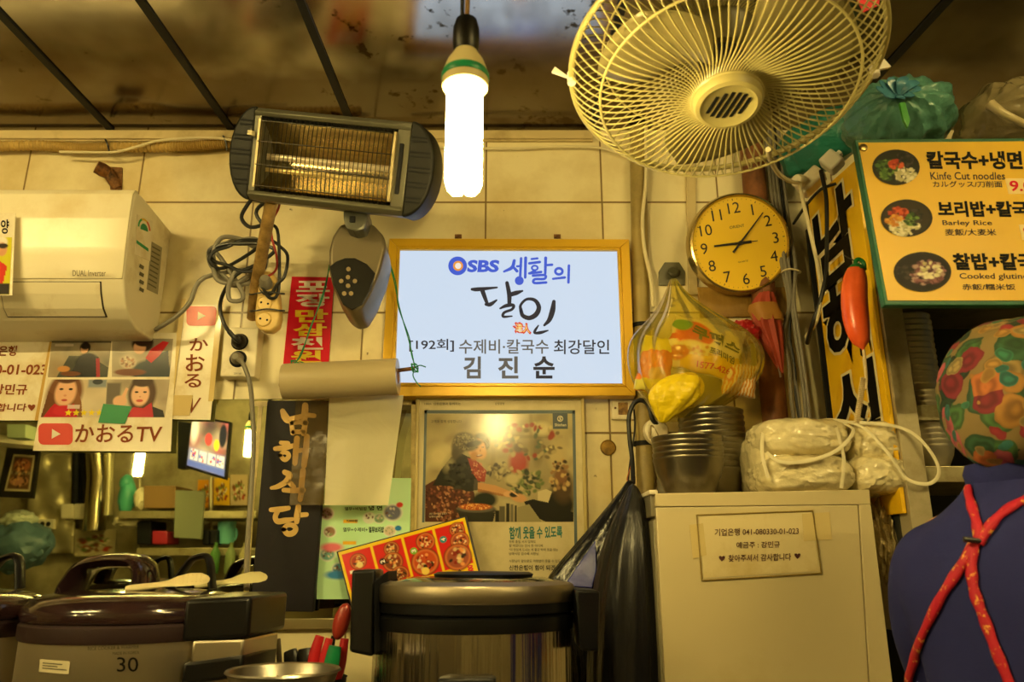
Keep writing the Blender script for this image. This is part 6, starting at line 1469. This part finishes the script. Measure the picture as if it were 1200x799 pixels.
MB().tube(crom([tp, tp + Vector((0, 0, .08)) - fa * .01, Vector((tp.x, tp.y, max(ztop, tp.z + .12)))], 4), .016, 14).lathe([(0, -.03), (.05, -.03), (.06, 0), (0, 0)], (tp.x, tp.y, max(ztop, tp.z + .12)), (0, 0, 1), 24).build('ceiling_mount', M_blackm, fn_)
for u, v in ((671, 108), (1019, 78)):
    c = W(u, v, FY + (.02 if u < 700 else 0))
    best = min((F(RF, 2 * PI * j / 360, 0) for j in range(360)), key=lambda p: (p - c).length)
    MB().tube([best + fa * .012, best - fa * .012], .0075, 8).prism([best, best + Vector((-.028 if u < 700 else .02, 0, .024)), best + Vector((-.034 if u < 700 else .03, 0, .014 if u < 700 else .008))], (0, .006, 0), .001).build('zip_tie', M_white, fn_)
cable('white_cable', [(900, 175, 1.2), (905, 192, 1.35), (915, 206, 1.55), (928, 213, 1.74), (936, 214, 1.82)], .005, M_cordw, 'cream cord running from behind the fan to the adapter')

# ------------------------------------------------------------------ the cook at the right edge, seen from behind
PB = Vector((.775, 1.20, 0)); PHI = rad(-47)              # turned away and to the right
RZ = Matrix.Rotation(PHI, 3, 'Z')
def B(x, y, z): return PB + RZ @ Vector((x, y, 0)) + Vector((0, 0, z))      # x to her right, y forward
M_skin = mat('skin', 'c58a60', .5); M_navy = mat('navy_cloth', '282c66', .9, spec=.2, bump=(300, .1)); M_trou = mat('dark_trousers', '26262c', .85)
pe = thing('person', 'person in a flowered cap and navy shirt with crossed red apron straps, seen from behind', 'person', PB)
J = {}
verts, edges, radii = [], [], []
def chain(pts, start=None):
    prev = start
    for p, r in pts:
        verts.append(B(*p)); radii.append(r); i = len(verts) - 1
        if prev is not None: edges.append((prev, i))
        prev = i
    return prev
i0 = chain([((0, 0, .93), .125)])
sp1 = chain([((0, .0, 1.06), .115), ((0, .01, 1.2), .125), ((0, .0, 1.32), .115)], i0)
nk = chain([((0, .01, 1.415), .055), ((0, .025, 1.475), .052)], sp1)
chain([((0, .05, 1.54), .085), ((0, .055, 1.60), .092), ((0, .045, 1.655), .07)], nk)
for s in (-1, 1):
    sh1 = chain([((s * .09, .0, 1.35), .058), ((s * .135, .01, 1.345), .05), ((s * .165, .06, 1.22), .044), ((s * .17, .12, 1.10), .036), ((s * .17, .24, 1.06), .032), ((s * .13, .34, 1.05), .024)], sp1)
    hd = chain([((s * .12, .375, 1.045), .028), ((s * .115, .405, 1.04), .026)], sh1)
    for q in range(4):
        ox = (q - 1.5) * .017; chain([((s * .115 + ox, .425, 1.036), .009), ((s * .115 + ox * 1.1, .450 - .004 * abs(q - 1.3), 1.022), .008), ((s * .115 + ox * 1.1, .462 - .004 * abs(q - 1.3), 1.0), .0075)], hd)
    chain([((s * .12 - s * .03, .395, 1.04), .010), ((s * .12 - s * .042, .42, 1.03), .009)], sh1)
    chain([((s * .085, 0, .86), .088), ((s * .09, .015, .50), .058), ((s * .09, 0, .12), .04), ((s * .09, .02, .045), .042), ((s * .095, .15, .035), .03)], i0)
me = bpy.data.meshes.new('body'); me.from_pydata(verts, edges, [])
bo = bpy.data.objects.new('tmp', me); COL.objects.link(bo)
sm = bo.modifiers.new('skin', 'SKIN'); sm.use_smooth_shade = True
for k, v in enumerate(me.skin_vertices[0].data):
    v.radius = (radii[k], radii[k]); v.use_root = (k == 0)
ss = bo.modifiers.new('sub', 'SUBSURF'); ss.levels = ss.render_levels = 2
bpy.context.view_layer.update()
mbd = bpy.data.meshes.new_from_object(bo.evaluated_get(bpy.context.evaluated_depsgraph_get()))
bpy.data.objects.remove(bo)
bm = bmesh.new(); bm.from_mesh(mbd)
q = MB(); q.bm.free(); q.bm = bm; q.build('body', M_skin, pe)
# face
fm = MB(); fm.blob(B(0, .150, 1.565), .014, .014, .022, .0, 1, 1, 3).build('nose', M_skin, pe)
for s in (-1, 1):
    fm = MB(); fm.blob(B(s * .033, .132, 1.592), .012, .008, .006, 0, sub=2).build('eye', mat('eye_dark', '1c1410', .2), pe)
    fm = MB(); fm.blob(B(s * .088, .045, 1.575), .012, .02, .03, 0.05, sub=3).build('ear', M_skin, pe)
fm = MB(); fm.blob(B(0, .136, 1.525), .024, .008, .006, 0, sub=2).build('mouth', mat('lips', '9a4a40', .5), pe)
# hair at the nape under the cap
MB().loft([(B(0, .03, z), rx, ry, PHI) for z, rx, ry in ((1.455, .035, .035), (1.475, .056, .052), (1.50, .064, .06), (1.53, .07, .066))], 32, lambda th, k: 1 + .02 * math.sin(th * 22)).build('hair', mat('black_hair', '191412', .45, bump=(120, .3, (6, 6, .4))), pe)
# shirt
rg = [(.90, .165, .125), (.98, .160, .120), (1.08, .158, .118), (1.18, .165, .124), (1.27, .186, .124), (1.32, .184, .116), (1.35, .162, .106), (1.375, .135, .096), (1.40, .105, .084), (1.42, .082, .070), (1.435, .070, .064), (1.45, .066, .062)]
smb = MB().loft([(B(0, .0 if z < 1.38 else .01, z), rx, ry, PHI) for z, rx, ry in rg], 48, lambda th, k: 1 + .012 * math.sin(th * 5 + k * 9) + .010 * math.sin(th * 9 - k * 14))
for s in (-1, 1):
    smb.tube(crom([B(s * .085, 0, 1.335), B(s * .135, .005, 1.315), B(s * .163, .04, 1.23), B(s * .172, .085, 1.15), B(s * .172, .11, 1.10)], 6), [.054 + .010 * math.sin(PI * i / 24) for i in range(25)], 24)
shirt = smb.build('shirt', M_navy, pe)
rm = shirt.modifiers.new('cloth', 'REMESH'); rm.mode = 'VOXEL'; rm.voxel_size = .009; rm.use_smooth_shade = True
smo = shirt.modifiers.new('soft', 'SMOOTH'); smo.iterations = 14; smo.factor = .5
MB().loft([(B(0, .01, z), rx, rx * .93, PHI) for z, rx in ((1.435, .068), (1.452, .071), (1.466, .066), (1.464, .060))], 40).build('collar', M_navy, pe)
tr = MB()
for s in (-1, 1): tr.tube(crom([B(s * .07, 0, .95), B(s * .088, 0, .80), B(s * .09, .015, .5), B(s * .09, 0, .10)], 5), [.11 - .055 * i / 15 for i in range(16)], 24)
tr.build('trousers', M_trou, pe)
for s in (-1, 1): MB().blob(B(s * .093, .075, .045), .05, .05, .045, .02, sub=3).tube([B(s * .093, .04, .04), B(s * .095, .16, .03)], .045, 14).build('shoe', M_black, pe)
# crossed straps lying on the shirt
bpy.context.view_layer.update()
dg = bpy.context.evaluated_depsgraph_get()
ev = shirt.evaluated_get(dg); em = ev.to_mesh()
tree = BVHTree.FromPolygons([shirt.matrix_world @ v.co for v in em.vertices], [tuple(p.vertices) for p in em.polygons])
M_strap = mat('red_floral_tape', 'bc1230', .65, dirt=('f0b04a', 75, .56, .61))
def on_back(u, v):
    d = ray(u, v).normalized()
    h = tree.ray_cast(EYE, d)
    if h[0] is None: return None
    return h[0] + h[1] * .003, h[1]
def strap(pts, w, twist=0):
    P = [on_back(*p) for p in [tuple(q) for q in crom([Vector((*p, 0)) for p in pts], 8)] for p in [p[:2]]]
    P = [q for q in P if q]
    mb = MB(); rows = []
    for i, (p, n) in enumerate(P):
        a = P[max(i - 1, 0)][0]; b = P[min(i + 1, len(P) - 1)][0]; t = (b - a).normalized(); sd = t.cross(n).normalized()
        k = w * (1 + .12 * math.sin(i * .8))
        rows.append([mb.bm.verts.new(p + sd * (k * s) + n * (.0035 * (1 - s * s))) for s in (-1, -.5, 0, .5, 1)])
    for A_, B_ in zip(rows, rows[1:]):
        for j in range(4): mb.bm.faces.new((A_[j], A_[j + 1], B_[j + 1], B_[j]))
    return mb.build('apron_strap', M_strap, pe, solid=.003)
strap([(1136, 572), (1139, 590), (1146, 615), (1148, 638)], .0065)
strap([(1215, 583), (1190, 593), (1166, 612), (1148, 638)], .0072)
strap([(1146, 634), (1125, 668), (1102, 705), (1080, 752), (1067, 795), (1066, 830), (1072, 880)], .0072)
strap([(1142, 640), (1140, 668), (1144, 695), (1155, 725), (1170, 765), (1186, 805), (1196, 845), (1204, 890)], .0072)
p, n = on_back(1146, 637)
MB().tube(crom([p + Vector((-.016, 0, .003)) + n * .006, p + n * .010, p + Vector((.016, 0, -.001)) + n * .006], 5), .004, 8).build('strap_tie', M_cordb, pe)
# flowered cap
def flower_mat():
    m = mat('flowered_cloth', 'd8c48c', .8); nt = m.node_tree; L = nt.links; b = nt.nodes['Principled BSDF']
    tc = nt.nodes.new('ShaderNodeTexCoord'); cur = None
    nz = nt.nodes.new('ShaderNodeTexNoise'); nz.inputs['Scale'].default_value = 22; nz.inputs['Detail'].default_value = 2; L.new(tc.outputs['Object'], nz.inputs['Vector'])
    ml = nt.nodes.new('ShaderNodeVectorMath'); ml.operation = 'MULTIPLY_ADD'; L.new(nz.outputs['Color'], ml.inputs[0]); ml.inputs[1].default_value = (.03, .03, .03); L.new(tc.outputs['Object'], ml.inputs[2])
    base = nt.nodes.new('ShaderNodeRGB'); base.outputs[0].default_value = rgb('7c683e'); cur = base.outputs[0]
    for sc, off, r, cols in ((24, (0, 0, 0), .60, ['274a2a', '3c6232', '8a7242', '16321f', '2c5236']), (19, (3.1, 1.7, 5.2), .48, ['8a2430', '701c28', 'a8602e', '5c182c', '94692e', 'a04a54']), (30, (7, 2, 1), .34, ['2a6a62', '94804e', '2f6e54', 'a07838'])):
        mp = nt.nodes.new('ShaderNodeMapping'); mp.inputs['Location'].default_value = off; L.new(ml.outputs[0], mp.inputs[0])
        v = nt.nodes.new('ShaderNodeTexVoronoi'); v.inputs['Scale'].default_value = sc; L.new(mp.outputs[0], v.inputs['Vector'])
        rp_ = nt.nodes.new('ShaderNodeValToRGB'); rp_.color_ramp.interpolation = 'CONSTANT'
        sepc = nt.nodes.new('ShaderNodeSeparateColor'); L.new(v.outputs['Color'], sepc.inputs[0]); L.new(sepc.outputs[0], rp_.inputs[0])
        e = rp_.color_ramp.elements
        while len(e) < len(cols): e.new(.5)
        for k, cl in enumerate(cols): e[k].position = k / len(cols); e[k].color = rgb(cl)
        lt = nt.nodes.new('ShaderNodeMath'); lt.operation = 'LESS_THAN'; lt.inputs[1].default_value = r; L.new(v.outputs['Distance'], lt.inputs[0])
        # petals: darker rings inside each blossom
        sn = nt.nodes.new('ShaderNodeMath'); sn.operation = 'SINE'; mu = nt.nodes.new('ShaderNodeMath'); mu.operation = 'MULTIPLY'; mu.inputs[1].default_value = 20; L.new(v.outputs['Distance'], mu.inputs[0]); L.new(mu.outputs[0], sn.inputs[0])
        mr = nt.nodes.new('ShaderNodeMapRange'); mr.inputs[1].default_value = -1; mr.inputs[3].default_value = .6; mr.inputs[4].default_value = 1.15; L.new(sn.outputs[0], mr.inputs[0])
        sc_ = nt.nodes.new('ShaderNodeVectorMath'); sc_.operation = 'SCALE'; L.new(rp_.outputs[0], sc_.inputs[0]); L.new(mr.outputs[0], sc_.inputs['Scale'])
        mx = nt.nodes.new('ShaderNodeMix'); mx.data_type = 'RGBA'; L.new(lt.outputs[0], mx.inputs[0]); L.new(cur, mx.inputs[6]); L.new(sc_.outputs[0], mx.inputs[7]); cur = mx.outputs[2]
    L.new(cur, b.inputs['Base Color'])
    return m
M_fl = flower_mat()
hc = W(1197, 462, 1.20)
mb = MB(); mb.blob(hc, .118, .118, .122, .05, 1.6, 6, 5)
for v in mb.bm.verts:
    d = v.co - hc
    # gathered and baggy low on the left, towards the tie at the nape
    w = max(0, -d.z / .12) * max(0, -(d.x * .9 + d.y * .45) / .12)
    v.co += Vector((-.045, -.03, -.03)) * w
    th = math.atan2(d.y, d.x); v.co += d.normalized() * .003 * math.sin(th * 9 + d.z * 30) * max(0, -d.z / .1)
mb.build('flowered_cap', M_fl, pe)

# ------------------------------------------------------------------ the kitchen behind the viewer, seen in the mirror
def bq(quad, d):                                   # corners of a flat thing facing the mirror
    return [back(u, v, d) for u, v in quad]
def bslab(mb, quad, d, t, bev=.002): return mb.prism(bq(quad, d), (0, -t, 0), bev)
DB = 3.72
ss_ = thing('steel_sheet', 'wavy stainless steel sheet seen on the far wall in the mirror', 'sheet', back(58, 648, DB))
n = 18; mb = MB(); rows = []
Qs = [(37, 528), (92, 528), (86, 648), (28, 648)]
for j in range(n + 1):
    rows.append([mb.bm.verts.new(back(*bil(Qs, i / n, j / n), DB - .02 + .02 * math.sin(j * 1.3 + i * .25) * math.sin(i * .4 + 1) + .01 * math.sin(j * .6 - i * .7))) for i in range(n + 1)])
for A_, B_ in zip(rows, rows[1:]):
    for i in range(n): mb.bm.faces.new((A_[i], A_[i + 1], B_[i + 1], B_[i]))
mb.build('sheet', mat('wavy_steel', 'd0c498', .42, .6), ss_, solid=.003)
mb = MB()
t = thing('switch_boxes', 'pair of pale switch boxes on black conduits seen in the mirror', 'switch box', back(88, 600, DB - .05))
for u in (88, 98): MB().tube([back(u + 2, 520, DB - .04), back(u, 592, DB - .04)], .028, 10).build('conduit', M_blackm, t)
for u0 in (70.5, 86): bslab(MB(), box4(u0, 590, u0 + 15, 608), DB - .08, .08, .01).build('box', M_cream, t)
t = thing('far_outlet', 'double socket on the steel sheet seen in the mirror', 'outlet', back(53, 614, DB - .06))
bslab(MB(), box4(43, 608, 63, 620), DB - .05, .03, .005).build('plate', M_cream, t)
for u in (49.5, 56.5): MB().lathe([(0, 0), (.018, 0)], back(u, 614, DB - .051), (0, 1, 0), 16).build('socket', M_blackm, t)
t = thing('exhaust_duct', 'shiny round exhaust duct seen in the mirror right of the black conduits', 'duct', back(116, 600, DB))
MB().tube([back(112, 500, DB - .12), back(115, 560, DB - .12), back(110, 622, DB - .12)], .075, 24).build('duct', mat('duct_steel', 'b8ad88', .2, 1), t)
MB().tube([back(129, 500, DB - .1), back(126, 604, DB - .1)], .035, 16).build('duct_pipe', mat('pale_pipe', 'cfc59a', .3, .4), t)
pf = thing('framed_photo', 'dark framed food picture seen tilted at the left of the mirror', 'picture', back(22, 570, DB - .4))
qf = [(8, 524), (46, 527), (38, 584), (-4, 582)]
bslab(MB(), qf, DB - .5, .03).build('frame', mat('dark_frame', '1c1814', .4), pf)
cv = Canvas(40, 50, 0, 0, 40, 50, 'c8b88c'); cv.rect(3, 3, 37, 47, '6a4a30').ell(20, 14, 14, 9, 'a8623a').ell(20, 36, 15, 7, 'b8805a').rect(3, 23, 37, 27, '8a7a5a').specks(20, 24, 15, 20, ['d8a060', '4a3020'], 40, 2)
cv.build('photo', onq(type('X', (), {'__call__': lambda s, u, v, h=0: back(u, v, DB - .5 - h)})(), [(16, 532), (41, 533.5), (35, 576), (5, 575)], .004), M_print, pf)
tvx = thing('television', 'small television on the far wall showing a bright programme, seen in the mirror', 'television', back(242, 525, 2.95))
tq_ = [(224, 486), (270, 494), (264, 562), (217, 548)]
def tvp(u, v, h=0):                                # its screen is turned towards the left of the mirror
    s = (u - 217) / 53; return back(u, v, 2.95 - .28 * (s - .5) - h)
TP = type('X', (), {'__call__': lambda s, u, v, h=0: tvp(u, v, h)})()
MB().prism([tvp(u, v) for u, v in tq_], (0, -.05, 0), .006).build('casing', M_black, tvx)
cv = Canvas(80, 80, 0, 0, 80, 80, '5a5048'); cv.clouds(['8a4a50', 'c8b8b0', '3a3a48', '7a6a5a', 'b05a6a'], 60, 12, .5); cv.rect(0, 50, 80, 80, '7a8ad0', 6, .8)
for k in range(4): cv.rect(5 + k * 19, 51, 20 + k * 19, 68, 'e8e4f4', 2).specks(12 + k * 19, 59, 6, 7, ['d83a4a', '4a5ac8', 'f4f0fa'], 16, 2.2)
cv.ell(8, 20, 8, 20, 'e8e0d8', .4).ell(40, 30, 8, 10, 'c84a4a').ell(58, 36, 6, 9, 'e0c83a').ell(70, 20, 8, 18, '2a2a34').rect(0, 70, 80, 80, '5a6ac8', 3)
tq2 = [(225.5, 489), (268, 496.5), (262.5, 558.5), (219, 545)]
cv.build('screen', onq(TP, tq2, .004), print_mat('lit_picture', .2, emit=1.3), tvx)
MB().prism([tvp(u, v, -.02) for u, v in ((208, 493), (224, 495), (218, 548), (208, 549))], (0, -.10, 0), .006).build('wall_arm', M_blackm, tvx)
rk = thing('wall_rack', 'two tier steel wall rack seen in the mirror below the television', 'rack', back(215, 650, DB))
for v, u0 in ((598.5, 140), (642, 160)):
    a, b = back(u0, v, DB - .45), back(300, v, DB - .45)
    MB().prism([a, b, b + Vector((0, 0, -.05)), a + Vector((0, 0, -.05))], (0, -.42, 0), .004).build('tier', M_shelf, rk)
for u in (164, 247): MB().tube([back(u, 560, DB - .05), back(u, 660, DB - .05)], .015, 8).build('upright', M_shelf, rk)
def on_tier(u, v, d=DB - .25): return back(u, v, d)
def bbox_(name, label, cat, u0, v0, u1, v1, d, t, m): return tag(bslab(MB(), box4(u0, v0, u1, v1), d, t, .008).build(name, m), label, cat)
bbox_('cardboard_box', 'brown cardboard box on the upper rack tier seen in the mirror', 'box', 168, 569, 206, 595.5, DB - .40, .3, mat('cardboard', '8a6a3c', .7))
bbox_('red_box', 'dark red box on the lower rack tier seen in the mirror', 'box', 178, 622, 196, 637.5, DB - .40, .2, mat('dark_red_box', 'a01c30', .5))
bbox_('dark_crate', 'black crate under the upper rack tier seen in the mirror', 'crate', 160, 610, 177, 638, DB - .38, .25, M_blackm)
for k, (u0, m, lb) in enumerate(((237, M_blackm, 'black tin left of the pale blue jug in the mirror'), (246, M_blackm, 'second black tin beside the pale blue jug in the mirror'))): bbox_('tin', lb, 'tin', u0, 621, u0 + 8, 638, DB - .40, .1, m)
tag(MB().blob(back(149, 583, DB - .3), .06, .06, .12, .12, 3, 2, 3).blob(back(148, 566, DB - .3), .045, .05, .06, .12, 3, 2, 3).build('teal_sack', mat('teal_sack', '4aa890', .4)), 'pale teal plastic sack on the upper rack tier in the mirror', 'bag')
tag(MB().blob(back(165, 584, DB - .36), .045, .05, .075, .2, 3, 4, 3).build('white_sack', mat('white_sack', 'd8d0b0', .4)), 'white knotted sack left of the cardboard box in the mirror', 'bag')
tag(MB().blob(back(151, 611, DB - .33), .10, .07, .05, .25, 3, 6, 3).build('white_cloth', mat('white_cloth', 'd2c8a2', .7)), 'crumpled white cloth lying beside the exhaust duct in the mirror', 'cloth')
mb = MB(); a = [back(u, v, DB - .46) for u, v in ((205, 574), (240, 575), (236, 632), (203, 630))]
tag(mb.prism(a, (0, -.03, 0), .008).build('hanging_pouch', film('pouch_film', 'b8c0a0', .6, .3, .3)), 'milky plastic pouch hanging from the rack in the mirror', 'pouch')
t = thing('water_jug', 'pale blue plastic jug on the lower rack tier in the mirror', 'jug', back(264, 637, DB - .3))
MB().lathe([(0, 0), (.055, 0), (.062, .15), (.058, .15), (.05, .01), (0, .01)], back(264, 637, DB - .3), seg=24).build('jug', mat('pale_blue', '6ab8b8', .35), t)
MB().tube(crom([back(272, 618, DB - .3), back(277, 621, DB - .3), back(276, 631, DB - .3), back(271, 634, DB - .3)], 5), .008, 8).build('handle', bpy.data.materials['pale_blue'], t)
for k, (q_, c_, lb) in enumerate((([(232, 562), (250, 562), (249, 595), (230, 595)], 'd8941c', 'orange food poster under the television in the mirror'), ([(251, 560), (269, 560), (269, 592), (250, 592)], 'e8b820', 'yellow food poster nearest the right edge in the mirror'), ([(270, 556), (290, 556), (290, 592), (270, 592)], 'c8b088', 'pale poster with a round dish at the mirror right edge'), ([(88, 620), (136, 620), (135, 652), (87, 652)], 'b8aa80', 'pale poster of dishes below the switch boxes in the mirror'))):
    t = thing('wall_poster', lb, 'poster', back(*q_[2], DB))
    bslab(MB(), q_, DB - .02, .01, .001).build('backing', mat('poster_backing', c_, .5), t)
    cv = Canvas(36, 40, 0, 0, 36, 40, c_); cv.specks(18, 22, 14, 14, [c_, 'a8301c', 'e0d0a0', '6a7a3a', '7a4a2a'], 46, 3)
    cv.build('print', onq(type('X', (), {'__call__': lambda s, u, v, h=0: back(u, v, DB - .024 - h)})(), [(q_[0][0] + 1, q_[0][1] + 1), (q_[1][0] - 1, q_[1][1] + 1), (q_[2][0] - 1, q_[2][1] - 1), (q_[3][0] + 1, q_[3][1] - 1)], .0), M_print, t)
t = thing('far_shelf', 'cream wall shelf seen slanting across the upper left of the mirror', 'shelf', back(20, 520, 2.6))
MB().prism([back(-60, 501, 2.5), back(48, 515, 3.1), back(48, 523, 3.1), back(-60, 512, 2.5)], (0, -.25, 0), .004).build('board', M_cream, t)
bslab(MB(), box4(8, 497, 30, 513), 2.75, .12, .004).build('carton', mat('pale_carton', 'b8c8a0', .5), t)
# preparation counter on the far side
pc_ = thing('prep_counter', 'steel preparation counter along the far wall, low in the mirror', 'counter', (-2.4, YB + .35, 0))
MB().box((-2.3, YB + .33, 1.02), (3.6, .62, .04), bevel=.005).build('worktop', M_steel, pc_)
MB().box((-2.3, YB + .33, .5), (3.5, .56, .98), bevel=.005).build('cabinet', mat('steel_cabinet', '9a927c', .35, .8), pc_)
tag(MB().blob(back(20, 640, DB - .35), .22, .16, .17, .18, 2, 3, 4).build('blue_sack', mat('blue_sack', '5a7a86', .4, bump=(8, .6))), 'big grey blue plastic sack low at the left of the mirror', 'bag')
tag(MB().blob(back(22, 612, DB - .32), .12, .1, .08, .2, 2, 5, 4).build('pale_sack', mat('pale_sack', 'c8d0b8', .4)), 'pale sack with greens resting on the grey blue sack in the mirror', 'bag')
for k, u in enumerate((250, 268, 284)):
    tag(MB().lathe([(0, 0), (.03, 0), (.033, .02), (.033, .13), (.012, .17), (.012, .20), (0, .2)], back(u, 672, DB - .5), seg=16).build('sauce_bottle', mat('bottle_green', ['4a7a3a', '7a8a5a', 'a8a070'][k], .2)), ['green', 'olive', 'tan'][k] + ' sauce bottle on the far counter low in the mirror', 'bottle')
